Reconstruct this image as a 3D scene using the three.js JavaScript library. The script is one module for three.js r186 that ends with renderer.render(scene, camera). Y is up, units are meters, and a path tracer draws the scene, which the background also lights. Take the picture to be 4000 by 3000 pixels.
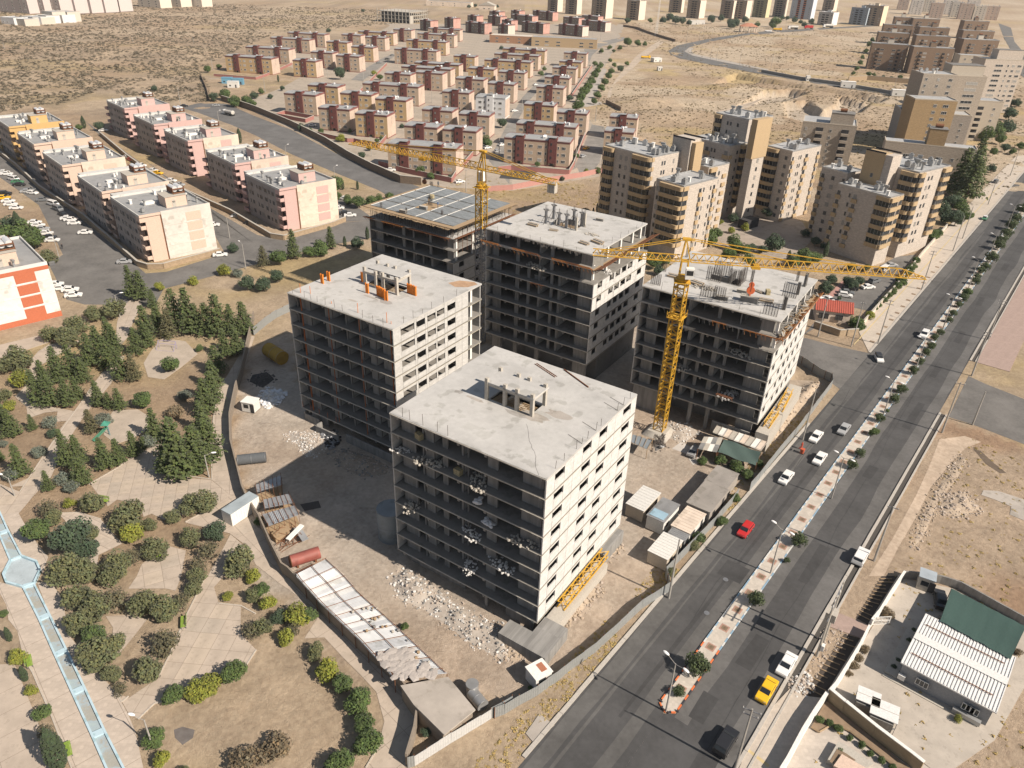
import * as THREE from 'three';
import { mergeGeometries } from 'three/addons/utils/BufferGeometryUtils.js';

// ---------- camera, sky, sun, exposure ----------
const scene = new THREE.Scene();
const camera = new THREE.PerspectiveCamera(54.1,4 / 3,1,9000);
camera.position.set(0,86.5,0);
camera.rotation.order = 'YXZ';
camera.rotation.set(-Math.PI / 6,0,2.01 * Math.PI / 180);
scene.add(camera);
const SUN = new THREE.Vector3(0.844,0.824,0.536).normalize();
{ // clear dry-air sky, computed as an equirectangular picture of the air only
  const w = 512, h = 256, d = new Float32Array(w * h * 4);
  for (let j = 0; j < h; j++) for (let i = 0; i < w; i++) {
    const el = ((j + 0.5) / h - 0.5) * Math.PI, az = ((i + 0.5) / w - 0.5) * 2 * Math.PI;
    const dir = new THREE.Vector3(Math.cos(el) * Math.cos(az), Math.sin(el), Math.cos(el) * Math.sin(az));
    const up = Math.max(0, dir.y), g = Math.max(0, dir.dot(SUN));
    const t = Math.pow(1 - up, 3.2), glow = 0.5 * Math.pow(g, 6) + 0.9 * Math.pow(g, 60);
    let r = 0.20 + 0.34 * t + glow * 0.8, gg = 0.26 + 0.34 * t + glow * 0.75, b = 0.37 + 0.27 * t + glow * 0.62;
    if (dir.y < 0) { const k = Math.min(1, -dir.y * 8); r = r * (1 - k) + 0.22 * k; gg = gg * (1 - k) + 0.18 * k; b = b * (1 - k) + 0.14 * k; }
    const o = (j * w + i) * 4; d[o] = r * 0.46; d[o + 1] = gg * 0.46; d[o + 2] = b * 0.46; d[o + 3] = 1;
  }
  const sky = new THREE.DataTexture(d, w, h, THREE.RGBAFormat, THREE.FloatType);
  sky.mapping = THREE.EquirectangularReflectionMapping; sky.magFilter = THREE.LinearFilter; sky.needsUpdate = true;
  scene.background = sky; scene.environment = sky;
}
scene.fog = new THREE.FogExp2(0xcdd3da, 0.00006);
const sun = new THREE.DirectionalLight(0xfff1e0,4.6);
sun.position.copy(SUN).multiplyScalar(600).add(new THREE.Vector3(0,0,-250));
sun.target.position.set(0,0,-250); scene.add(sun, sun.target);
sun.castShadow = true; sun.shadow.mapSize.set(4096,4096);
Object.assign(sun.shadow.camera, { left: -600, right: 600, top: 600, bottom: -600, near: 1, far: 2000 });
const EXPOSURE = 1.6;

// ---------- helpers ----------
const PI = Math.PI, V3 = THREE.Vector3;
let seed = 7;
function rnd() { seed = (seed + 0x6D2B79F5) | 0; let t = Math.imul(seed ^ seed >>> 15,1 | seed); t = t + Math.imul(t ^ t >>> 7,61 | t) ^ t; return ((t ^ t >>> 14) >>> 0) / 4294967296; }
const rr = (a, b) => a + (b - a) * rnd();
function hash(x, y) { let h = Math.imul(x, 374761393) + Math.imul(y, 668265263) | 0; h = Math.imul(h ^ h >>> 13,1274126177); return ((h ^ h >>> 16) >>> 0) / 4294967296; }
function vnoise(x, y, p = 0) { // value noise, tiling every p cells when p > 0
  const xi = Math.floor(x), yi = Math.floor(y), w = v => p ? ((v % p) + p) % p : v;
  let fx = x - xi, fy = y - yi; fx = fx * fx * (3 - 2 * fx); fy = fy * fy * (3 - 2 * fy);
  const a = hash(w(xi), w(yi)), b = hash(w(xi + 1), w(yi)), c = hash(w(xi), w(yi + 1)), e = hash(w(xi + 1), w(yi + 1));
  return a + (b - a) * fx + (c - a) * fy + (a - b - c + e) * fx * fy;
}
function fbm(x, y, o = 4, p = 0) { let s = 0, a = 0.5, n = 0; for (let i = 0; i < o; i++) { s += a * vnoise(x, y, p); n += a; a *= 0.5; x = x * 2; y = y * 2; p *= 2; } return s / n; }
const sm = (a, b, x) => { const t = Math.min(1, Math.max(0, (x - a) / (b - a))); return t * t * (3 - 2 * t); };
// a tiling texture of side m metres; fn(u, v) in 0..1 gives a grey or [r, g, b] reflectance factor
function tex(size, m, fn, srgb = true) {
  const d = new Uint8Array(size * size * 4);
  const enc = v => Math.round(255 * Math.min(1, Math.max(0, srgb ? (v <= 0.0031308 ? v * 12.92 : 1.055 * Math.pow(v, 1 / 2.4) - 0.055) : v)));
  for (let j = 0; j < size; j++) for (let i = 0; i < size; i++) {
    const c = fn((i + 0.5) / size, (j + 0.5) / size), o = (j * size + i) * 4;
    if (c.length) { d[o] = enc(c[0]); d[o + 1] = enc(c[1]); d[o + 2] = enc(c[2]); } else d[o] = d[o + 1] = d[o + 2] = enc(c);
    d[o + 3] = 255;
  }
  const t = new THREE.DataTexture(d, size, size); t.wrapS = t.wrapT = THREE.RepeatWrapping;
  t.magFilter = THREE.LinearFilter; t.minFilter = THREE.LinearMipmapLinearFilter; t.generateMipmaps = true;
  t.colorSpace = srgb ? THREE.SRGBColorSpace : THREE.NoColorSpace; t.repeat.set(1 / m, 1 / m); t.needsUpdate = true;
  return t;
}
function mat(r, g, b, o = {}) { const m = new THREE.MeshStandardMaterial({ roughness: 0.9, side: THREE.DoubleSide, ...o }); m.color.setRGB(r, g, b); return m; }
// uv in metres, projected along each face's main axis
function uvm(g) {
  g = g.index ? g.toNonIndexed() : g;
  const p = g.attributes.position, n = g.attributes.normal, uv = new Float32Array(p.count * 2);
  for (let i = 0; i < p.count; i += 3) {
    let ax = 0, ay = 0, az = 0;
    for (let k = 0; k < 3; k++) { ax += Math.abs(n.getX(i + k)); ay += Math.abs(n.getY(i + k)); az += Math.abs(n.getZ(i + k)); }
    for (let k = i; k < i + 3; k++) {
      if (ay >= ax && ay >= az) { uv[2 * k] = p.getX(k); uv[2 * k + 1] = -p.getZ(k); }
      else if (ax >= az) { uv[2 * k] = p.getZ(k); uv[2 * k + 1] = p.getY(k); }
      else { uv[2 * k] = p.getX(k); uv[2 * k + 1] = p.getY(k); }
    }
  }
  g.setAttribute('uv', new THREE.BufferAttribute(uv, 2));
  for (const k of Object.keys(g.attributes)) if (!['position', 'normal', 'uv', 'color'].includes(k)) g.deleteAttribute(k);
  return g;
}
const join = gs => { gs = [].concat(gs).map(uvm); return gs.length > 1 ? mergeGeometries(gs) : gs[0]; };
// a box given by its low corner and size
const B = (x, y, z, w, h, d) => new THREE.BoxGeometry(w, h, d).translate(x + w / 2, y + h / 2, z + d / 2);
// a box centred in plan on x, z, its base at y
const C = (x, y, z, w, h, d, ry = 0) => new THREE.BoxGeometry(w, h, d).translate(0, h / 2,0).rotateY(ry).translate(x, y, z);
// a bar from p to q
function bar(p, q, t = 0.1, round = 0) {
  const a = new V3(...p), b = new V3(...q), d = b.clone().sub(a), L = d.length();
  const g = round ? new THREE.CylinderGeometry(t / 2, t / 2, L, round) : new THREE.BoxGeometry(t, L, t);
  g.translate(0, L / 2,0).applyQuaternion(new THREE.Quaternion().setFromUnitVectors(new V3(0,1,0), d.divideScalar(L)));
  return g.translate(a.x, a.y, a.z);
}
const cyl = (x, y, z, r0, r1, h, n = 10) => new THREE.CylinderGeometry(r1, r0, h, n).translate(x, y + h / 2, z);
// a flat sheet over a polygon of [x, z] points, top at y; with t it is a slab of that thickness
function poly(pts, y, t = 0) {
  const s = new THREE.Shape(pts.map(p => new THREE.Vector2(p[0], -p[1])));
  const g = t ? new THREE.ExtrudeGeometry(s, { depth: t, bevelEnabled: false }) : new THREE.ShapeGeometry(s);
  return g.rotateX(-PI / 2).translate(0, y - t, 0);
}
const names = new Map();
function numbered(n) { const k = names.get(n) || 0; names.set(n, k + 1); return k ? `${n}_${String(k).padStart(3, '0')}` : n; }
function tag(o, label, category, group) { o.userData = { label, category }; if (group) o.userData.group = group; return o; }
function thing(name, label, category, x = 0, y = 0, z = 0, turn = 0, group) {
  const o = new THREE.Group(); o.name = numbered(name); scene.add(o); o.position.set(x, y, z); o.rotation.y = turn; return tag(o, label, category, group);
}
const asMesh = (g, m) => { const o = new THREE.Mesh(g, m); o.castShadow = o.receiveShadow = true; return o; };
function part(name, gs, m, parent) { const o = asMesh(gs.isBufferGeometry && gs.userData.ready ? gs : join(gs), m); o.name = name; parent.add(o); return o; }
const ready = gs => { const g = join(gs); g.userData.ready = true; return g; };
function solo(name, gs, m, label, category, group) { const o = asMesh(join(gs), m); o.name = numbered(name); scene.add(o); return tag(o, label, category, group); }
function struct(name, gs, m) { const o = asMesh(gs.isBufferGeometry && gs.userData.ready ? gs : join(gs), m); o.name = numbered(name); o.userData = { kind: 'structure' }; scene.add(o); return o; }
function stuff(o, label, category) { o.userData.kind = 'stuff'; if (label) { o.userData.label = label; o.userData.category = category; } return o; }
function dup(o, name, label, x, y, z, turn = o.rotation.y, group) {
  const c = o.clone(); c.name = numbered(name); c.position.set(x, y, z); c.rotation.y = turn; scene.add(c);
  c.userData = { ...o.userData, label }; if (group) c.userData.group = group; return c;
}
const ORD = ['first', 'second', 'third', 'fourth', 'fifth', 'sixth', 'seventh', 'eighth', 'ninth', 'tenth', 'eleventh', 'twelfth', 'thirteenth', 'fourteenth', 'fifteenth', 'sixteenth', 'seventeenth', 'eighteenth', 'nineteenth', 'twentieth'];
for (const [tens, w] of [['twentieth', 'twenty'],['thirtieth', 'thirty'],['fortieth', 'forty']]) { if (w !== 'twenty') ORD.push(tens); for (let k = 0; k < 9; k++) ORD.push(w + '-' + ORD[k]); }

// ---------- materials ----------
const grain = tex(512,3, (u, v) => 0.86 + 0.28 * (fbm(u * 24, v * 24,4,24) - 0.5) + 0.12 * (hash(u * 512 | 0, v * 512 | 0) - 0.5));
const blotch = tex(1024,22, (u, v) => { // weathered cement: pale clouds, thin darker stains
  const a = fbm(u * 6, v * 6,6,6), b = fbm(u * 14 + 3, v * 14,5,14), c = fbm(u * 40, v * 40,3,40);
  const stain = sm(0.60,0.72, b) * 0.16 + sm(0.66,0.74, a) * 0.1;
  const k = 0.86 + 0.30 * (a - 0.5) + 0.12 * (c - 0.5) + 0.05 * (hash(u * 1024 | 0, v * 1024 | 0) - 0.5) - stain;
  return [k, k * 0.995, k * (0.985 - stain * 0.12)];
});
const rawTex = tex(512,6, (u, v) => { // boards of the formwork and grey streaks
  const col = Math.floor(u * 20), edge = Math.abs(u * 20 - col - 0.5) > 0.46 ? 0.86 : 1;
  return (0.80 + 0.18 * (hash(col, 3) - 0.5) + 0.34 * (fbm(u * 10, v * 3,5,3 * 10) - 0.5)) * edge;
});
const blockTex = tex(512,4, (u, v) => { // courses of aerated block, 0.25 m high and 0.6 m long, thin mortar
  const row = Math.floor(v * 16), fv = v * 16 - row, uu = u * 6.6667 + (row % 2) * 0.5, c = Math.floor(uu), fu = uu - c;
  const joint = fv < 0.06 || fv > 0.94 || fu < 0.02 ? 0.86 : 1;
  return (0.88 + 0.12 * (hash(c % 7, row) - 0.5) + 0.2 * (fbm(u * 9, v * 9,4,9) - 0.5)) * joint;
});
const blockBump = tex(512,4, (u, v) => { const row = Math.floor(v * 16), fv = v * 16 - row, uu = u * 6.6667 + (row % 2) * 0.5, fu = uu - Math.floor(uu); return fv < 0.07 || fv > 0.93 || fu < 0.025 ? 0 : 1; }, false);
const courseTex = tex(512,6, (u, v) => { // stone cladding in long low courses
  const row = Math.floor(v * 24), fv = v * 24 - row, uu = u * 10 + hash(row, 5) * 3, c = Math.floor(uu), fu = uu - c;
  return (0.86 + 0.22 * (hash(c % 13, row) - 0.5) + 0.1 * (fbm(u * 8, v * 8,4,8) - 0.5)) * (fv < 0.1 || fu < 0.03 ? 0.88 : 1);
});
const asphaltTex = tex(1024,30, (u, v) => { const a = fbm(u * 8, v * 8,5,8), b = fbm(u * 60, v * 60,3,60); return 0.8 + 0.42 * (a - 0.5) + 0.24 * (b - 0.5) + 0.1 * (hash(u * 1024 | 0, v * 1024 | 0) - 0.5); });
const dirtTex = tex(1024,26, (u, v) => {
  const a = fbm(u * 7, v * 7,6,7), b = fbm(u * 50, v * 50,4,50), s = hash(u * 640 | 0, v * 640 | 0);
  const k = 0.82 + 0.36 * (a - 0.5) + 0.34 * (b - 0.5) + (s > 0.985 ? 0.16 : s < 0.02 ? -0.2 : 0);
  return [k, k * (0.985 + 0.05 * (b - 0.5)), k * (0.96 + 0.08 * (b - 0.5))];
});
const ribTex = tex(64,0.36, (u, v) => 0.5 + 0.5 * Math.sin(u * 2 * PI), false); // corrugation height, runs along v
const M = {
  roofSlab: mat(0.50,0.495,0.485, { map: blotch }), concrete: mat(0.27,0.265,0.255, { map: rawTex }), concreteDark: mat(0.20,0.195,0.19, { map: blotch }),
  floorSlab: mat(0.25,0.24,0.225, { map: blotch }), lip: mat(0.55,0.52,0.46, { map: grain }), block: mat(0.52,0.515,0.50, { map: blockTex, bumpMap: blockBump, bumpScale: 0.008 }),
  blockPale: mat(0.62,0.615,0.60, { map: blockTex, bumpMap: blockBump, bumpScale: 0.008 }), joint: mat(0.60,0.55,0.42, { map: grain }),
  asphalt: mat(0.075,0.075,0.077, { map: asphaltTex }), asphaltOld: mat(0.17,0.163,0.155, { map: asphaltTex }), patch: mat(0.055,0.055,0.057, { map: asphaltTex }),
  dirt: mat(0.40,0.305,0.22, { map: dirtTex }), paleDirt: mat(0.50,0.42,0.34, { map: dirtTex }), redDirt: mat(0.36,0.25,0.165, { map: dirtTex }), soil: mat(0.26,0.19,0.13, { map: dirtTex }),
  paving: mat(0.44,0.385,0.33, { map: blotch }), pavingGrey: mat(0.42,0.385,0.35, { map: blotch }), kerb: mat(0.46,0.43,0.39, { map: grain }), mid: mat(0.46,0.43,0.38, { map: grain }),
  steel: mat(0.30,0.31,0.33, { roughness: 0.5, metalness: 0.6, map: grain }), dark: mat(0.03,0.03,0.033), rust: mat(0.20,0.085,0.04, { map: grain }), rustBright: mat(0.42,0.17,0.05, { map: grain }), orange: mat(0.72,0.22,0.02, { map: grain, roughness: 0.6 }),
  crane: mat(0.62,0.36,0.035, { roughness: 0.55, map: grain }), wood: mat(0.36,0.26,0.16, { map: grain }), tin: mat(0.52,0.54,0.56, { roughness: 0.42, metalness: 0.45, map: grain, bumpMap: ribTex, bumpScale: 0.05 }),
  tinRoof: mat(0.46,0.465,0.465, { roughness: 0.5, metalness: 0.3, map: blotch }), galv: mat(0.50,0.51,0.52, { roughness: 0.45, metalness: 0.55, map: blotch }), white: mat(0.78,0.77,0.74, { map: grain }),
  glass: mat(0.025,0.03,0.035, { roughness: 0.12, metalness: 0.1 }), rubber: mat(0.02,0.02,0.02), pole: mat(0.36,0.345,0.32, { map: grain }), lampWhite: mat(0.8,0.8,0.8, { roughness: 0.4 }),
  rebar: mat(0.10,0.085,0.075), green: mat(0.04,0.09,0.075, { map: grain }),
};

// ---------- the ground ----------
// the avenue runs straight: s metres along it, t metres across it
const RU = [0.6088,-0.7934], RN = [0.7934,0.6088];
const R = (s, t) => [s * RU[0] + t * RN[0], s * RU[1] + t * RN[1]];
const inPoly = (x, z, p) => { let c = false; for (let i = 0, j = p.length - 1; i < p.length; j = i++) if ((p[i][1] > z) !== (p[j][1] > z) && x < (p[j][0] - p[i][0]) * (z - p[i][1]) / (p[j][1] - p[i][1]) + p[i][0]) c = !c; return c; };
const distPoly = (x, z, p) => { let d = 1e9; for (let i = 0, j = p.length - 1; i < p.length; j = i++) { const ax = p[j][0], az = p[j][1], bx = p[i][0] - ax, bz = p[i][1] - az, t = Math.min(1, Math.max(0, ((x - ax) * bx + (z - az) * bz) / (bx * bx + bz * bz))); d = Math.min(d, Math.hypot(x - ax - t * bx, z - az - t * bz)); } return inPoly(x, z, p) ? d : -d; };
const pit1 = [[184.4,-558.3],[202.5,-566.6],[199.5,-526.1],[219.3,-553.8],[235,-593],[249.6,-571.4],[226.8,-531.3],[197.9,-502],[177.1,-483.6],[169.5,-500.7]];
const pit2 = [[144.8,-532.5],[184.4,-608.5],[206.9,-618.9],[213.7,-604.1],[188.3,-568.5],[160.5,-544.4]];
const cut1 = [[183.7,-701.4],[208.1,-666.9],[230.3,-641.3],[258.4,-613.6],[268,-589.7],[252.1,-567.2],[237.2,-603.8],[211.6,-634.2],[189.1,-650],[168.6,-616],[152.4,-635.5]];
const trench = [[53.2,-137.2],[54.4,-134.8],[58.7,-140.1],[65.3,-148.7],[69.8,-155.7],[69.8,-159.5],[67.3,-157.8],[59.6,-145.6]];
const mounds = [[82.1,-528.9,26,4],[107.7,-542.9,22,2.2],[83.3,-484.9,22,3],[106.9,-496.9,20,2.5],[110.7,-637.9,18,2.2],[160.1,-614.2,22,2.5],[320.8,-1016.9,30,2.5],[374.8,-1063.6,26,3],[344.1,-902.8,24,2],[262.8,-810.2,26,2.4]];
const hillAt = (x, z) => sm(-150,-330, x) * sm(-430,-640, z) * sm(-1250,-900, z) * (7 * fbm(x / 140 + 9, z / 170 + 4,3) - 2.2);
function groundY(x, z) {
  let y = 0;
  const open = sm(40,120, x) * sm(-300,-380, z) + sm(-175,-240, x) * sm(-390,-450, z);
  y += hillAt(x, z) + Math.min(1, open) * 0.9 * (fbm(x / 11, z / 11,4) - 0.6);
  for (const [mx, mz, r, h] of mounds) { const d = Math.hypot(x - mx, z - mz); if (d < r * 1.3) y += h * sm(r * 1.25,0, d + 6 * (fbm(x / 7, z / 7,3) - 0.5)); }
  if (z < -300 && x > 60) for (const p of [pit1, pit2]) { const d = distPoly(x, z, p); if (d > -1.5) y -= 5.2 * sm(-0.8,1.2, d); }
  if (z < -300 && x > 60) { const d = distPoly(x, z, cut1); if (d > -1.5) y -= 4 * sm(-0.8,1.2, d + 0.6 * (fbm(x / 5, z / 5,3) - 0.5)); }
  if (z > -200 && x > 25) { const d = distPoly(x, z, trench); if (d > -1) y -= 3.4 * sm(-0.5,1.1, d) * (0.85 + 0.3 * fbm(x / 3, z / 3,3)); }
  return y;
}
{
  const line = (lo, hi, st, a, b, k) => { const o = []; for (let v = lo; v <= hi; v += st) o.push(v); let s = st; for (let v = lo - s; v > a; s *= k, v -= s) o.unshift(v); s = st; for (let v = hi + s; v < b; s *= k, v += s) o.push(v); return o; };
  const xs = line(-300,380,2.4,-5200,6400,1.09), zs = line(-720,10,2.4,-9000,700,1.07), nx = xs.length, nz = zs.length;
  const pos = new Float32Array(nx * nz * 3), col = new Float32Array(nx * nz * 3), idx = [];
  const site = [[-48.4,-146.4],[-57.3,-173.1],[-63.6,-162.9],[-61.5,-145.5],[-54.1,-120.6],[-47.3,-108.5],[-39.2,-86.6],[-10.9,-62.3],[1.5,-66.1],[13,-75.3],[52.2,-125.4],[70.2,-165.6],[60.1,-175.6],[45.2,-196.3]];
  const mixc = (a, b, k) => a.map((v, i) => v + (b[i] - v) * k);
  for (let j = 0; j < nz; j++) for (let i = 0; i < nx; i++) {
    const x = xs[i], z = zs[j], o = (j * nx + i) * 3; pos[o] = x; pos[o + 1] = groundY(x, z); pos[o + 2] = z;
    const n1 = fbm(x / 60 + 3, z / 60,5), n2 = fbm(x / 17, z / 17 + 8,4), n3 = fbm(x / 150, z / 40 + 2,4);
    let c = mixc([0.43,0.325,0.225],[0.36,0.255,0.165], sm(0.35,0.68, n1));
    c = mixc(c, [0.42,0.31,0.15], 0.75 * sm(0.52,0.66, n3) * sm(0.35,0.6, n2));              // dry yellow grass
    if (z < -420 && x < 0) c = mixc(c, [0.27,0.205,0.145], 0.6 * sm(0.46,0.66, n2));           // grey scrub soil
    if (z < -300 && x > 40) c = mixc(c, [0.47,0.37,0.265], sm(0.50,0.6, fbm(x / 45 + 30, z / 45,4)));
    if (inPoly(x, z, site)) c = mixc([0.46,0.355,0.27],[0.50,0.42,0.345], sm(0.35,0.65, n2 * 0.6 + n1 * 0.4));
    const s = x * RU[0] + z * RU[1], t = x * RN[0] + z * RN[1];
    if (t > -11 && t < 90 && s < 170) c = mixc([0.44,0.33,0.235],[0.36,0.235,0.15], sm(0.42,0.66, n2));
    if (z < -300 && x > 60 && (inPoly(x, z, pit1) || inPoly(x, z, pit2))) c = [0.44,0.36,0.28];
    col[o] = c[0] * 1.1; col[o + 1] = c[1] * 1.15; col[o + 2] = c[2] * 1.2;
    if (i && j) { const a = (j - 1) * nx + i - 1; idx.push(a, a + nx, a + 1, a + 1, a + nx, a + nx + 1); }
  }
  const g = new THREE.BufferGeometry(); g.setAttribute('position', new THREE.BufferAttribute(pos, 3)); g.setAttribute('color', new THREE.BufferAttribute(col, 3));
  const uv = new Float32Array(nx * nz * 2); for (let k = 0; k < nx * nz; k++) { uv[2 * k] = pos[3 * k]; uv[2 * k + 1] = -pos[3 * k + 2]; }
  g.setAttribute('uv', new THREE.BufferAttribute(uv, 2)); g.setIndex(idx); g.computeVertexNormals(); g.userData.ready = true;
  const bump = tex(512,9, (u, v) => 0.65 * fbm(u * 12, v * 12,5,12) + 0.35 * hash(u * 256 | 0, v * 256 | 0), false);
  struct('ground', g, mat(1,1,1, { map: dirtTex, vertexColors: true, bumpMap: bump, bumpScale: 0.25 }));
}
// ---------- the avenue: two carriageways, planted median, kerbs and drain channels ----------
const stripe = (s0, s1, t0, t1) => [R(s0, t0), R(s1, t0), R(s1, t1), R(s0, t1)];
const S0 = -40, S1 = 1000, TL = -32.3, TM0 = -23.5, TM1 = -20.9, TR = -11.8, SM = 64.6;   // SM: where the median begins
struct('road', poly([...stripe(S0, S1, TL, TM0 + 0.02).slice(0,3), R(SM + 0.6, TM0 + 0.02), R(SM - 0.4,-22.2), R(S0,-22.2)], 0.03), M.asphalt);
struct('road', poly([R(S0,-22.198), R(SM - 0.4,-22.198), R(SM + 0.6, TM1 - 0.02), R(S1, TM1 - 0.02), R(S1, TR), R(S0, TR)], 0.03), M.asphalt);
const ap = (pts, y, m) => struct('road', poly(pts, y), m);
ap([[91.7,-171.6],[84,-175.2],[76.7,-179.8],[73.7,-174.7],[70.3,-166.1],[73.6,-159.4],[75.7,-155.1],[77,-151.5]], 0.026, M.asphaltOld);
ap([[96.7,-142],[100.6,-139.2],[107.7,-132.1],[115.2,-125.2],[128,-145.3],[118.6,-151.2],[113.2,-157.8],[111,-161.5]], 0.026, M.asphaltOld);
// worn and repaired strips of the avenue, thin sheets on top
{
  const worn = mat(0.135,0.132,0.13, { map: asphaltTex }), mid = mat(0.115,0.113,0.111, { map: asphaltTex });
  const wob = (s0, s1, t0, t1, y, m, a = 0.5, st = 6) => { const p = [], q = []; for (let s = s0; s <= s1; s += st) { p.push(R(s, t0 + a * (fbm(s / 14, t0,3) - 0.5))); q.unshift(R(s, t1 + a * (fbm(s / 14 + 40, t1,3) - 0.5))); } struct('road_wear', poly([...p, ...q], y), m); };
  wob(S0,500, TL + 0.15, TL + 2.4,0.034, mid, 1.2); wob(S0,500, TM0 - 1.7, TM0 - 0.1,0.034, mid, 0.9); wob(SM, 500, TM1 + 0.1, TM1 + 1.9,0.034, worn, 0.8);
  wob(S0,500, TR - 2.4, TR - 0.05,0.034, worn, 1.2); wob(S0,330,-29.4,-28.9,0.034, mid, 0.7); wob(60,430,-26.6,-26.1,0.034, M.patch, 0.4);
  for (const [s, t, l, w] of [[78,-18.2,7,2.2],[100,-17.4,11,1.6],[136,-17.9,5,1.8],[160,-16.6,14,1.5],[189,-17.8,7,1.6],[214,-17.3,9,1.4],[246,-17.9,8,1.5],[285,-17.2,8,1.4],[66,-19.6,5,2],[93,-28.2,4,4],[300,-27,14,1.8],[55,-16,8,2.6]])
    struct('road_patch', poly(stripe(s, s + l, t, t + w).map(p => [p[0] + rr(-0.15,0.15), p[1] + rr(-0.15,0.15)]), 0.039), M.patch);
  // tar lines over cracks
  const tar = []; for (const [a, b, t0, t1] of [[60,190,-15.2,-18.3],[150,330,-18.6,-16],[70,170,-26.2,-30.2],[190,330,-27,-25.2]]) { let q = null; for (let s = a; s <= b; s += 3) { const f = (s - a) / (b - a), p = R(s, t0 + (t1 - t0) * f + 0.9 * (fbm(s / 9, a, 3) - 0.5)); if (q) tar.push(new THREE.BoxGeometry(Math.hypot(p[0] - q[0], p[1] - q[1]) + 0.03,0.004,0.09).rotateY(-Math.atan2(p[1] - q[1], p[0] - q[0])).translate((p[0] + q[0]) / 2,0.043, (p[1] + q[1]) / 2)); q = p; } }
  struct('road_tar', tar, M.patch);
  for (const [s, t] of [[92.5,-26.4],[84,-25.6]]) { const g = new THREE.CylinderGeometry(0.42,0.42,0.05,16).translate(R(s, t)[0], 0.03, R(s, t)[1]); solo('manhole_cover', [g], M.steel, s > 90 ? 'round metal manhole cover in the dark square patch of the road' : 'round manhole cover inside an oval tar ring on the road', 'manhole cover'); }
}
// median: raised bed of pavers between kerbs painted blue and white, orange and black at its nose
{
  const nose = []; for (let k = 1; k < 8; k++) { const a = PI * k / 8; nose.push(R(SM + 1.25 - 1.3 * Math.sin(a), (TM0 + TM1) / 2 - 1.3 * Math.cos(a))); }
  const pave = tex(512,4, (u, v) => { const c = Math.floor(u * 10), w = Math.floor(v * 10), fu = u * 10 - c, fv = v * 10 - w; return (0.9 + 0.14 * (hash(c, w) - 0.5) + 0.12 * (fbm(u * 8, v * 8,4,8) - 0.5)) * (fu < 0.07 || fv < 0.07 ? 0.9 : 1); });
  const mp = mat(0.50,0.455,0.40, { map: pave });
  const med = struct('median', poly([R(SM + 1.25, TM0 + 0.2), ...nose.map(p => { const c = R(SM + 1.25,-22.2), d = [p[0] - c[0], p[1] - c[1]]; return [c[0] + d[0] * 0.85, c[1] + d[1] * 0.85]; }), R(SM + 1.25, TM1 - 0.2), R(S1, TM1 - 0.2), R(S1, TM0 + 0.2)], 0.17,0.17), mp);
  const kb = [mat(0.62,0.63,0.62, { map: grain }), mat(0.25,0.38,0.50, { map: grain }), mat(0.68,0.17,0.05, { map: grain }), mat(0.035,0.035,0.045, { map: grain })];
  const stone = ready([new THREE.BoxGeometry(0.94,0.2,0.2).translate(0,0.1,0)]), yaw = Math.atan2(-RU[1], RU[0]);
  for (const side of [0,1]) for (let k = 0; k < 150; k++) {
    const s = SM + 1.75 + k * 0.97 * (k > 70 ? 1 : 1), p = R(s, side ? TM1 - 0.1 : TM0 + 0.1), or = k < 13;
    const o = part('kerb_stone', stone, kb[or ? 2 + k % 2 : k % 2 ^ (hash(k, side) > 0.9 ? 1 : 0)], med); o.position.set(p[0], 0.005, p[1]); o.rotation.y = yaw;
  }
  for (const side of [0,1]) { const t = side ? TM1 - 0.1 : TM0 + 0.1, a = SM + 1.75 + 150 * 0.97; const g = []; for (let s = a; s < 420; s += 3.9) { const p = R(s, t); g.push(new THREE.BoxGeometry(1.9,0.2,0.2).rotateY(yaw).translate(p[0], 0.1, p[1])); } const p0 = R(420 + (S1 - 420) / 2, t); g.push(new THREE.BoxGeometry(S1 - 420,0.2,0.2).rotateY(yaw).translate(p0[0], 0.1, p0[1])); const g2 = []; for (let s = a + 1.95; s < 420; s += 3.9) { const p = R(s, t); g2.push(new THREE.BoxGeometry(1.9,0.2,0.2).rotateY(yaw).translate(p[0], 0.1, p[1])); } stuff(part('kerb_stone', g, kb[0], med)); stuff(part('kerb_stone', g2, kb[1], med)); }
  for (let k = 0; k < 7; k++) { const a = PI * (k + 0.5) / 7, p = R(SM + 1.25 - 1.2 * Math.sin(a), -22.2 - 1.2 * Math.cos(a)), o = part('kerb_stone', [new THREE.BoxGeometry(0.56,0.2,0.2).translate(0,0.1,0)], kb[2 + (k + 1) % 2], med); o.position.set(p[0], 0.005, p[1]); o.rotation.y = yaw + PI / 2 - a + PI; }
  // tree pits: a ring of red pavers round bare soil
  const ring = ready([C(0,0,-0.55,1.3,0.02,0.2), C(0,0,0.55,1.3,0.02,0.2), C(-0.55,0,0,0.2,0.02,0.9), C(0.55,0,0,0.2,0.02,0.9)]), bed = ready([C(0,0,0,0.9,0.012,0.9)]), mr = mat(0.40,0.24,0.19, { map: grain });
  for (let k = 0; k < 46; k++) { const s = SM + 4.4 + k * 4.62, p = R(s, -22.2), o = part('tree_pit', ring, mr, med); o.position.set(p[0], 0.172, p[1]); o.rotation.y = yaw; const q = part('soil', bed, M.soil, o); }
}
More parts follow.
